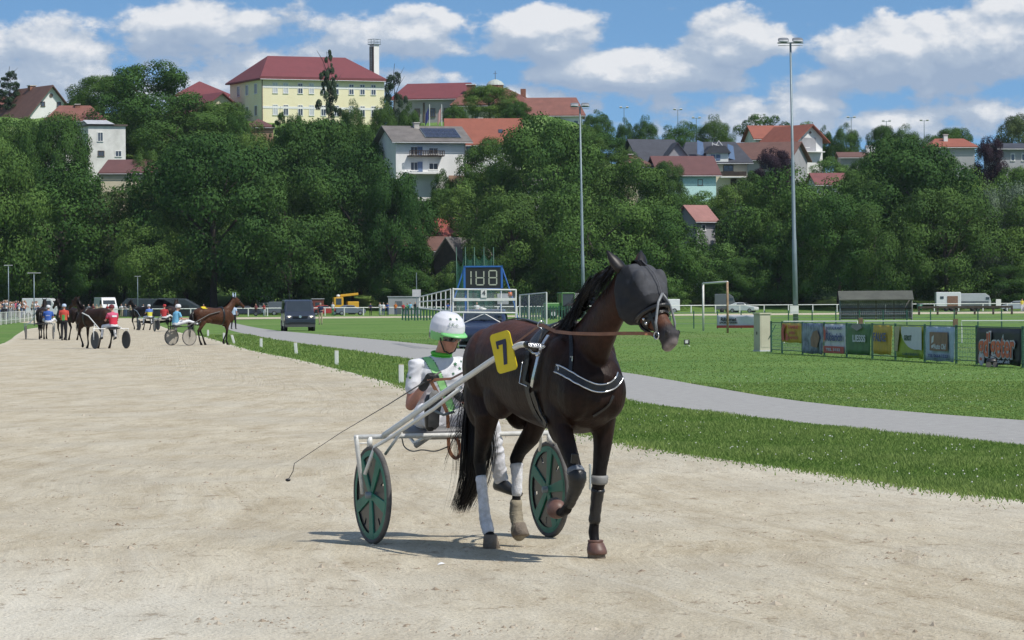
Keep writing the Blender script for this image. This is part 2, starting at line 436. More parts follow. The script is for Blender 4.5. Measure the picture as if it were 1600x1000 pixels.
def sand_mat(name, white_edge=True):
    m = bpy.data.materials.new(name); nt, N, L, P = nodes_of(m)
    tc = N.new('ShaderNodeTexCoord')
    def mp(s): 
        a = N.new('ShaderNodeMapping'); a.inputs['Scale'].default_value = s; L.new(tc.outputs['Object'], a.inputs[0]); return a.outputs[0]
    def nz(sc, det=5, vec=None, ro=.62):
        a = N.new('ShaderNodeTexNoise'); a.inputs['Scale'].default_value = sc; a.inputs['Detail'].default_value = det; a.inputs['Roughness'].default_value = ro
        L.new(vec or tc.outputs['Object'], a.inputs['Vector']); return a.outputs[0]
    def rp(src, c1, c2, p1=.35, p2=.65):
        r = N.new('ShaderNodeValToRGB'); L.new(src, r.inputs[0]); r.color_ramp.elements[0].position = p1; r.color_ramp.elements[1].position = p2
        r.color_ramp.elements[0].color = (*c1, 1); r.color_ramp.elements[1].color = (*c2, 1); return r.outputs[0]
    def mix(fac, a, b, mode='MIX'):
        x = N.new('ShaderNodeMixRGB'); x.blend_type = mode
        for i, v in enumerate((fac, a, b)):
            if isinstance(v, (int, float)): x.inputs[i].default_value = v
            elif isinstance(v, tuple): x.inputs[i].default_value = (*v, 1)
            else: L.new(v, x.inputs[i])
        return x.outputs[0]
    streak = mp((1.0, .16, 1))
    c = rp(nz(2.2, 11, streak, .74), (.435, .37, .262), (.59, .527, .40), .38, .60)
    c = mix(rp(nz(.9, 11, mp((1.0, .22, 1)), .75), (0, 0, 0), (.85, .85, .85), .50, .64), c, (.60, .545, .43))
    # broad damp tan patches
    c = mix(rp(nz(.17, 4), (0, 0, 0), (.40, .40, .40), .5, .75), c, (.43, .37, .275))
    at_ = N.new('ShaderNodeAttribute'); at_.attribute_name = 'col'
    sepc = N.new('ShaderNodeSeparateColor'); L.new(at_.outputs['Color'], sepc.inputs[0])
    gv = N.new('ShaderNodeCombineXYZ'); g1 = N.new('ShaderNodeMath'); g1.operation = 'MULTIPLY'; g1.inputs[1].default_value = 52; g2 = N.new('ShaderNodeMath'); g2.operation = 'MULTIPLY'; g2.inputs[1].default_value = 2.0
    L.new(sepc.outputs[1], g1.inputs[0]); L.new(sepc.outputs[2], g2.inputs[0]); L.new(g1.outputs[0], gv.inputs[0]); L.new(g2.outputs[0], gv.inputs[1])
    groove = nz(1.0, 5, gv.outputs[0], .7)
    c = mix(rp(groove, (.65, .65, .65), (0, 0, 0), .34, .46), c, (.40, .335, .235)); c = mix(rp(groove, (0, 0, 0), (.5, .5, .5), .55, .68), c, (.63, .58, .47))
    # pale fine gravel (red channel of the attribute) broken up by noise
    ml = N.new('ShaderNodeMath'); ml.operation = 'MULTIPLY'; L.new(sepc.outputs[0], ml.inputs[0]); L.new(rp(nz(1.6, 8, streak), (.25, .25, .25), (1, 1, 1), .3, .6), ml.inputs[1])
    c = mix(ml.outputs[0], c, (.72, .68, .58))
    # scuffs and clods: dark speckle
    c = mix(rp(nz(4.2, 12, mp((1, .5, 1)), .82), (0, 0, 0), (.9, .9, .9), .555, .625), c, (.27, .205, .135))
    c = mix(rp(nz(13, 10, mp((1, .7, 1)), .8), (0, 0, 0), (.8, .8, .8), .575, .64), c, (.23, .175, .115))
    c = mix(rp(nz(15, 10, mp((1.3, .7, 1)), .8), (1, 1, 1), (0, 0, 0), .32, .40), c, (.76, .74, .68))
    c = mix(rp(nz(.35, 3), (0, 0, 0), (.35, .35, .35), .45, .65), c, (.50, .475, .405))
    c = mix(1.0, c, rp(nz(34, 8, None, .85), (.66, .655, .65), (1.28, 1.28, 1.28), .32, .68), 'MULTIPLY')
    L.new(c, P.inputs['Base Color']); P.inputs['Roughness'].default_value = .95; P.inputs['Specular IOR Level'].default_value = .1
    b = N.new('ShaderNodeBump'); b.inputs['Strength'].default_value = .8; b.inputs['Distance'].default_value = .03
    ad = N.new('ShaderNodeMath'); ad.operation = 'ADD'
    ag = N.new('ShaderNodeMath'); ag.operation = 'MULTIPLY_ADD'; ag.inputs[1].default_value = 1.4; L.new(groove, ag.inputs[0]); L.new(nz(6, 8, None, .7), ag.inputs[2]); L.new(ag.outputs[0], ad.inputs[0]); L.new(nz(40, 4), ad.inputs[1])
    L.new(ad.outputs[0], b.inputs['Height']); L.new(b.outputs[0], P.inputs['Normal'])
    return m
# inner (right) edge of the track and outer (left) edge, as ground points
RE = [(14.0, 8), (9.0, 19)] + [tuple(gnd(x, y).xy) for x, y in ((1600, 782), (1300, 741), (1000, 697), (800, 650), (640, 607), (560, 585), (470, 563), (400, 549), (352, 536), (318, 526), (282, 520))] + [(-24, 250), (-31, 310), (-38, 360), (-36, 388), (-24, 402), (0, 415), (40, 424), (110, 430), (180, 432)]
LE = [(-30, 8), (-25, 25), (-22, 50), (-20.5, 80), (-20.5, 110), (-21.5, 135)] + [tuple(gnd(x, y).xy) for x, y in ((0, 538), (27, 522.5), (41, 515))] + [(-37.5, 285), (-44, 330), (-53, 380), (-57, 425), (-48, 448), (-30, 455), (0, 462), (40, 478), (110, 498), (180, 505)]
RES = spline(RE, 26); LES = spline(LE, 26)
def resample(p, n):
    p = [Vector((a[0], a[1])) for a in p]; s = [0]
    for i in range(1, len(p)): s.append(s[-1] + (p[i] - p[i - 1]).length)
    out = []; j = 0
    for k in range(n):
        d = s[-1] * (k / (n - 1)); 
        while j < len(p) - 2 and s[j + 1] < d: j += 1
        out.append(p[j].lerp(p[j + 1], (d - s[j]) / max(1e-6, s[j + 1] - s[j])))
    return out
def edge_noise(x, y, a):
    return a * (mnoise.fractal(Vector((x * .9, y * .35, 3)), 1.0, 2.0, 4))
def track():
    A = [Vector((p[0], p[1])) for p in RES]
    m = len(A); B_ = resample(LES, 4000); 
    # pair the edges by walking parameter: nearest outer point in the same fraction of the bend
    BB = resample(LES, m); vs = []; cols = []; NU = 44
    for i in range(m):
        a = A[i]; b = BB[i]
        d = (b - a).normalized(); a2 = a + d * edge_noise(a.x, a.y, .5); b2 = b - d * edge_noise(b.x, b.y, .5)
        for k in range(NU + 1):
            t = (k / NU) ** 1.6
            p = a2.lerp(b2, t); vs.append((p.x, p.y, .004))
            w = (b2 - a2).length; e = t * w
            g = max(math.exp(-(e / 1.6) ** 1.5), .62 * math.exp(-(e / 4.5) ** 2)) + .5 * math.exp(-((w - e) / 1.2) ** 2)
            lf = smooth((26.5 - p.y) / 6) * smooth((1.0 - p.x) / 4) * .85 + .25 * smooth((p.y - 90) / 80) * math.exp(-((e - 4) / 3) ** 2)
            cols.append((min(1, max(g, lf)), e / 20.0, i * .01))
    fs = [(i * (NU + 1) + k, i * (NU + 1) + k + 1, (i + 1) * (NU + 1) + k + 1, (i + 1) * (NU + 1) + k) for i in range(m - 1) for k in range(NU)]
    o = MB().add(vs, fs).build('track', sand_mat('track_sand'), fix=False)
    at_ = o.data.attributes.new('col', 'FLOAT_COLOR', 'POINT')
    buf = np.ones((len(vs), 4), 'f'); buf[:, :3] = cols; at_.data.foreach_set('color', buf.ravel())
    if o.data.polygons[0].normal.z < 0: o.data.flip_normals()
    tag(o, 'pale sand harness racing track curving away to the left', None, kind='structure')
track()
PU = [(1640, 661), (1600, 657), (1500, 650), (1400, 642), (1300, 633), (1200, 620), (1100, 603), (1000, 586), (900, 571), (800, 556), (720, 545), (674, 539), (572, 529), (487, 521.5), (420, 515), (380, 508), (360, 503)]
PLo = [(1640, 700), (1600, 697), (1500, 687), (1400, 678), (1300, 667), (1200, 656), (1100, 644), (1000, 630), (900, 612), (800, 592), (720, 576), (640, 561), (546, 547), (470, 537), (420, 529), (360, 516), (345, 507)]
def path():
    a = [gnd(*p).xy for p in PU]; b = [gnd(*p).xy for p in PLo]
    a = resample(spline([tuple(p) for p in a], 12), 260); b = resample(spline([tuple(p) for p in b], 12), 260)
    vs = []
    for p, q in zip(a, b):
        d = (q - p).normalized(); p = p - d * edge_noise(p.x * 2, p.y, .12); q = q + d * edge_noise(q.x * 2, q.y, .12)
        for k in range(9): c = p.lerp(q, k / 8); vs.append((c.x, c.y, .008 if k not in (0, 8) else .005))
    fs = [(i * 9 + k, i * 9 + k + 1, (i + 1) * 9 + k + 1, (i + 1) * 9 + k) for i in range(259) for k in range(8)]
    m = mat('path_asphalt', (.275, .268, .255), .9, .1, 5, .5, 60, col2=(.35, .343, .328), detail=10)
    o = MB().add(vs, fs).build('path', m, fix=False)
    if o.data.polygons[0].normal.z < 0: o.data.flip_normals()
    tag(o, 'grey asphalt service path between the track verge and the infield', None, kind='structure')
path()
# ---------------------------------------------------------------- grass blades along the verges
def inside(poly, X, Y):
    P_ = np.array([(p[0], p[1]) for p in poly]); c = np.zeros(len(X), bool); j = len(P_) - 1
    for i in range(len(P_)):
        xi, yi = P_[i]; xj, yj = P_[j]
        if yi != yj: c ^= ((yi > Y) != (yj > Y)) & (X < (xj - xi) * (Y - yi) / (yj - yi) + xi)
        j = i
    return c
def fast_mesh(name, V, nper, m, attr=None):
    """V: (count*nper,3) -> count separate faces of nper corners"""
    n = len(V); nf = n // nper; me = bpy.data.meshes.new(name)
    me.vertices.add(n); me.vertices.foreach_set('co', V.astype('f').ravel())
    me.loops.add(n); me.loops.foreach_set('vertex_index', np.arange(n, dtype='i'))
    me.polygons.add(nf); me.polygons.foreach_set('loop_start', np.arange(0, n, nper, dtype='i'))
    try: me.polygons.foreach_set('loop_total', np.full(nf, nper, dtype='i'))
    except Exception: pass
    me.update(calc_edges=True)
    if attr is not None:
        a = me.attributes.new('v', 'FLOAT', 'FACE'); a.data.foreach_set('value', attr.astype('f'))
    me.materials.append(m)
    return me
NR = np.random.default_rng(5)
track_poly = RES[::4] + LES[::-4]
path_poly = [gnd(*p).xy for p in PU] + [gnd(*p).xy for p in PLo][::-1]
def grass():
    P_ = []
    def sample(n, d0, d1, x0, x1, hh):
        D = np.exp(NR.uniform(math.log(d0), math.log(d1), n)); X = NR.uniform(x0, x1, n) * D
        jit = NR.normal(0, .13, n) * (1 + 1.5 * (NR.uniform(0, 1, n) < .06))
        ok = ~inside(track_poly, X + jit, D + jit) & ~inside(path_poly, X, D)
        P_.append(np.stack([X[ok], D[ok], np.full(ok.sum(), hh)], 1))
    sample(560000, 27, 75, -.05, .155, .038)
    sample(260000, 60, 200, -.13, .155, .055)
    P = np.concatenate(P_)
    up_ = np.array([[q[0], gnd(*q).y] for q in PU])[::-1]; far_ = P[:, 1] > np.interp(P[:, 0] / P[:, 1] * 5600 + 800, up_[:, 0], up_[:, 1]); P = P[~far_ | (NR.uniform(0, 1, len(P)) < .45)]; n = len(P)
    g = np.sin(P[:, 0] * 2.1 + np.sin(P[:, 1] * 1.3) * 2) * .5 + np.sin(P[:, 1] * .9 + P[:, 0]) * .5
    up_ = np.array([[q[0], gnd(*q).y] for q in PU])[::-1]; infield = P[:, 1] > np.interp(P[:, 0] / P[:, 1] * 5600 + 800, up_[:, 0], up_[:, 1]); h = P[:, 2] * np.where(infield, .35, 1) * NR.uniform(.5, 1.45, n) * (1 + .35 * g); wd = (.004 + P[:, 1] * .00012) * NR.uniform(.7, 1.4, n); a = NR.uniform(0, 2 * math.pi, n)
    lean = NR.normal(0, .45, (n, 2)) * h[:, None]
    V = np.zeros((n, 3, 3)); dx = np.cos(a) * wd; dy = np.sin(a) * wd
    V[:, 0] = np.stack([P[:, 0] - dx, P[:, 1] - dy, np.zeros(n)], 1); V[:, 1] = np.stack([P[:, 0] + dx, P[:, 1] + dy, np.zeros(n)], 1)
    V[:, 2] = np.stack([P[:, 0] + lean[:, 0], P[:, 1] + lean[:, 1], h], 1)
    v = np.clip(.45 + .22 * g + NR.normal(0, .22, n), 0, 1)
    m = leaf_mat('grass_blades', (.092, .180, .036), (.24, .320, .100), .35)
    me = fast_mesh('grass', V.reshape(-1, 3), 3, m, v); o = bpy.data.objects.new('verge_grass', me); COL.objects.link(o)
    tag(o, 'short green grass of the verge and infield beside the path', 'grass', kind='stuff')
    # clover heads
    n = 1500; D = np.exp(NR.uniform(math.log(28), math.log(80), n)); X = NR.uniform(0, .15, n) * D
    dens = np.sin(X * 3 + D * .8) + np.sin(D * 1.7 - X * 2) > NR.uniform(-1, 1.2, n)
    ok = ~inside(track_poly, X, D - .3) & ~inside(path_poly, X, D) & dens
    X = X[ok]; D = D[ok]; vs = []
    for x, y in zip(X, D):
        z = R.uniform(.06, .11); r = R.uniform(.005, .010)
        q = [(x + r, y, z), (x, y - r, z), (x - r, y, z), (x, y, z + r * 1.2), (x, y + r, z), (x, y, z - r)]
        for f in ((0, 3, 1), (1, 3, 2), (2, 3, 4), (4, 3, 0), (0, 1, 5), (1, 2, 5)):
            vs += [q[i] for i in f]
    me = fast_mesh('clover', np.array(vs), 3, mat('clover_white', (.62, .62, .55), .8)); o = bpy.data.objects.new('clover_flowers', me); COL.objects.link(o)
    tag(o, 'small white clover flowers scattered in the verge grass', 'flowers', kind='stuff')
grass()
def clods():
    """loose crumbs and small stones kicked up on the track"""
    ico = [(0, 0, .6), (.9, 0, 0), (0, .9, 0), (-.9, 0, 0), (0, -.9, 0)]
    fc = [(0, 1, 2), (0, 2, 3), (0, 3, 4), (0, 4, 1)]
    vs = []; n = 60000
    D = np.exp(NR.uniform(math.log(17.3), math.log(60), n)); X = NR.uniform(-.15, .15, n) * D
    cl = np.sin(X * 2.3 + 5 * np.sin(D * .7)) + np.sin(D * 3.1 + X) ; keep = (cl + .7 * np.sin(X * 9 + 3 * np.sin(D * 5)) > NR.uniform(.2, 3.0, n)) & inside(track_poly, X, D)
    for x, y in zip(X[keep], D[keep]):
        r = min(.038, .0068 * math.exp(R.gauss(0, .6))); q = []
        for p in ico: q.append((x + p[0] * r * R.uniform(.6, 1.5), y + p[1] * r * R.uniform(.6, 1.5), .003 + p[2] * r * R.uniform(.6, 1.3)))
        for f in fc: vs += [q[i] for i in f]
    m = mat('clod_earth', (.20, .15, .10), .95, scale=3.5, col2=(.50, .44, .35))
    me = fast_mesh('clods', np.array(vs), 3, m); o = bpy.data.objects.new('loose_clods', me); COL.objects.link(o)
    tag(o, 'loose earth crumbs and pebbles scattered on the sand track', 'gravel', kind='stuff')
clods()
# a white scrap lying on the sand
def scrap():
    c = gnd(683, 884); o = MB().add([(0, 0, .004), (.05, .01, .012), (.06, .05, .006), (.015, .045, .016), (.03, .03, .02)], [(0, 1, 4), (1, 2, 4), (2, 3, 4), (3, 0, 4)]).build('paper_scrap', mat('paper', (.8, .8, .8), .8))
    o.location = (c.x, c.y, .002); tag(o, 'tiny white scrap of paper lying on the sand below the cart shadow', 'litter')
scrap()

# ---------------------------------------------------------------- trees
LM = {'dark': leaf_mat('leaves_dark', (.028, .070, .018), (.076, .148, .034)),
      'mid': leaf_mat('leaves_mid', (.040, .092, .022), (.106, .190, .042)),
      'light': leaf_mat('leaves_light', (.060, .135, .032), (.145, .245, .065)),
      'olive': leaf_mat('leaves_olive', (.058, .095, .036), (.135, .175, .070)),
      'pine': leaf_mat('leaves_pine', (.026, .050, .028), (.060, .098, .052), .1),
      'purple': leaf_mat('leaves_purple', (.026, .018, .028), (.060, .036, .050), .1),
      'silver': leaf_mat('leaves_silver', (.095, .140, .088), (.21, .27, .19), .25)}
BARK = mat('bark', (.055, .045, .035), .9, .35, 3, .6, 12)
def crown_mesh(seed, prof, nclump, ncard, size, squash=.75, drop=0.0, cl=(.10, .17), shell=(.5, .95), wob=.22):
    rr = np.random.default_rng(seed)
    C = []; 
    tt = rr.uniform(0, 1, nclump * 6); w = np.array([prof(t) for t in tt]); keep = rr.uniform(0, w.max(), len(w)) < w; tt = tt[keep][:nclump]
    ph = rr.uniform(0, 6.283, 4)
    for t in tt:
        a = rr.uniform(0, 6.283); lob = 1 + wob * math.sin(3 * a + ph[0] + t * 3) * .6 + wob * math.sin(5 * a + ph[1] - t * 6) * .4
        r = prof(t) * rr.uniform(*shell) * lob * .5; cr = rr.uniform(*cl) * (.55 + .45 * min(1, prof(t) / .6))
        C.append((r * math.cos(a), r * math.sin(a), .13 + .87 * t * 0.94, cr, rr.uniform(0, 1)))
    C = np.array(C); k = rr.choice(len(C), ncard, p=C[:, 3] ** 2 / (C[:, 3] ** 2).sum())
    d = rr.normal(0, 1, (ncard, 3)); d[:, 2] = d[:, 2] * .9 + .32
    out = C[k, :2]; ol = np.linalg.norm(out, axis=1, keepdims=True) + 1e-6; d[:, :2] += .45 * out / ol
    d /= np.linalg.norm(d, axis=1, keepdims=True)
    rad_ = C[k, 3] * rr.uniform(.62, 1.10, ncard) ** .8
    P = C[k, :3] + d * rad_[:, None] * np.array([1, 1, squash]); P[:, 2] -= drop * rr.uniform(0, 1, ncard) * rad_
    nrm = d + rr.normal(0, .26, (ncard, 3)); nrm /= np.linalg.norm(nrm, axis=1, keepdims=True)
    u = np.cross(nrm, rr.normal(0, 1, (ncard, 3))); u /= np.linalg.norm(u, axis=1, keepdims=True); v = np.cross(nrm, u)
    s = size * rr.uniform(.6, 1.35, ncard)[:, None]
    V = np.stack([P - u * s, P - v * s * .62, P + u * s, P + v * s * .62], 1)
    V[:, 0] += nrm * s * -.25; V[:, 2] += nrm * s * -.25
    val = np.clip(C[k, 4] * .62 + rr.uniform(0, .38, ncard), 0, 1)
    return fast_mesh('crown', V.reshape(-1, 3), 4, LM['mid'], val)
def trunk_mesh(seed, top=.75, r0=.022, limbs=7, spread=.33):
    rr = random.Random(seed); mb = MB(); pts = [(0, 0, -.06)]
    for i in range(6): pts.append((rr.uniform(-.01, .01) * i, rr.uniform(-.01, .01) * i, top * (i + 1) / 6))
    mb.tube(pts, [r0 * 1.5] + [r0 * (1 - .14 * i) for i in range(6)], 8)
    for i in range(limbs):
        z = rr.uniform(.14, top * .8); a = rr.uniform(0, 6.28); L_ = spread * rr.uniform(.6, 1.1)
        p0 = Vector((0, 0, z)); p1 = p0 + Vector((math.cos(a) * L_ * .5, math.sin(a) * L_ * .5, L_ * .5)); p2 = p1 + Vector((math.cos(a + .3) * L_ * .5, math.sin(a + .3) * L_ * .5, L_ * .35))
        mb.tube([p0, p1, p2], [r0 * .5, r0 * .32, r0 * .12], 6)
    return mb.mesh('trunk')
def p_round(t): return max(.05, (math.sin(math.pi * min(1, (t * .86 + .12))) ** .55))
def p_dome(t): return max(.06, (1 - t ** 2.6) ** .5 * (.72 + .28 * min(1, t / .3)))
def p_oval(t): return max(.04, math.sin(math.pi * (t * .80 + .16)) ** .8 * (1 if t < .6 else 1 - (t - .6) * .9))
def p_cone(t): return max(.02, (1 - t) ** .85 * .95 + .03)
def p_column(t): return max(.03, (1 - t) ** .6 * (.55 + .3 * abs(math.sin(t * 21))))
def p_bush(t): return max(.1, (1 - t ** 2) ** .5)
PROTO = {}
for k_, (pf, nc, nn, sz, kw) in {
    'oak': (p_round, 85, 16000, .0155, {}), 'oak2': (p_dome, 95, 16000, .0155, {'wob': .3}), 'oak3': (p_round, 70, 14000, .0165, {'cl': (.11, .2), 'wob': .34}),
    'ash': (p_oval, 75, 13000, .0165, {'cl': (.12, .19)}), 'airy': (p_dome, 42, 6500, .0165, {'cl': (.07, .13), 'wob': .4}),
    'oval': (p_oval, 120, 17000, .014, {'cl': (.10, .17), 'shell': (.45, .85), 'wob': .07}),
    'spruce': (p_cone, 120, 11000, .014, {'cl': (.04, .085), 'shell': (.4, 1.0), 'squash': .55, 'drop': .7}),
    'cypress': (p_column, 75, 5200, .016, {'cl': (.03, .065), 'shell': (.2, 1.0), 'squash': .8}),
    'willow': (p_dome, 95, 15000, .013, {'squash': 1.25, 'drop': .9, 'cl': (.08, .14)}), 'bush': (p_bush, 40, 6500, .022, {'cl': (.13, .22)})}.items():
    PROTO[k_] = (crown_mesh(len(k_) * 31 + ord(k_[0]) + ord(k_[-1]), pf, nc, int(nn * 2.4), sz * .64, **kw),
                 trunk_mesh(len(k_) + ord(k_[-1]), .93 if k_ in ('spruce', 'cypress') else .7, .014 if k_ in ('spruce', 'cypress') else .022, 3 if k_ in ('spruce', 'cypress', 'oval') else 8))
NAMES = {'oak': 'oak_tree', 'oak2': 'oak_tree', 'oak3': 'oak_tree', 'ash': 'leafy_tree', 'airy': 'leafy_tree', 'oval': 'rounded_hornbeam_tree', 'spruce': 'spruce_tree', 'cypress': 'cypress_tree', 'willow': 'willow_tree', 'bush': 'shrub'}
def tree(kind, px, ytop, wpx, Y, colour, label, group=None, ybot=None, rz=None):
    top = at(px, ytop, Y); x = top.x; base = terrain(x, Y) - .2
    if ybot is not None: base = max(base - 2, at(px, ybot, Y).z) if kind != 'bush' else at(px, ybot, Y).z
    H = top.z - base; W = wpx / F * Y
    if H < 1: H = 1; base = top.z - 1
    cat = 'shrub' if kind == 'bush' else 'tree'
    e = empty(NAMES[kind], label, cat, (x, Y, base), rz if rz is not None else R.uniform(0, 6.28), group, (W, W, H))
    c = bpy.data.objects.new('crown', PROTO[kind][0]); COL.objects.link(c); c.parent = e; setmat(c, LM[colour])
    t = bpy.data.objects.new('trunk' if kind != 'bush' else 'stem', PROTO[kind][1]); COL.objects.link(t); t.parent = e
    if not PROTO[kind][1].materials: PROTO[kind][1].materials.append(BARK)
    return e
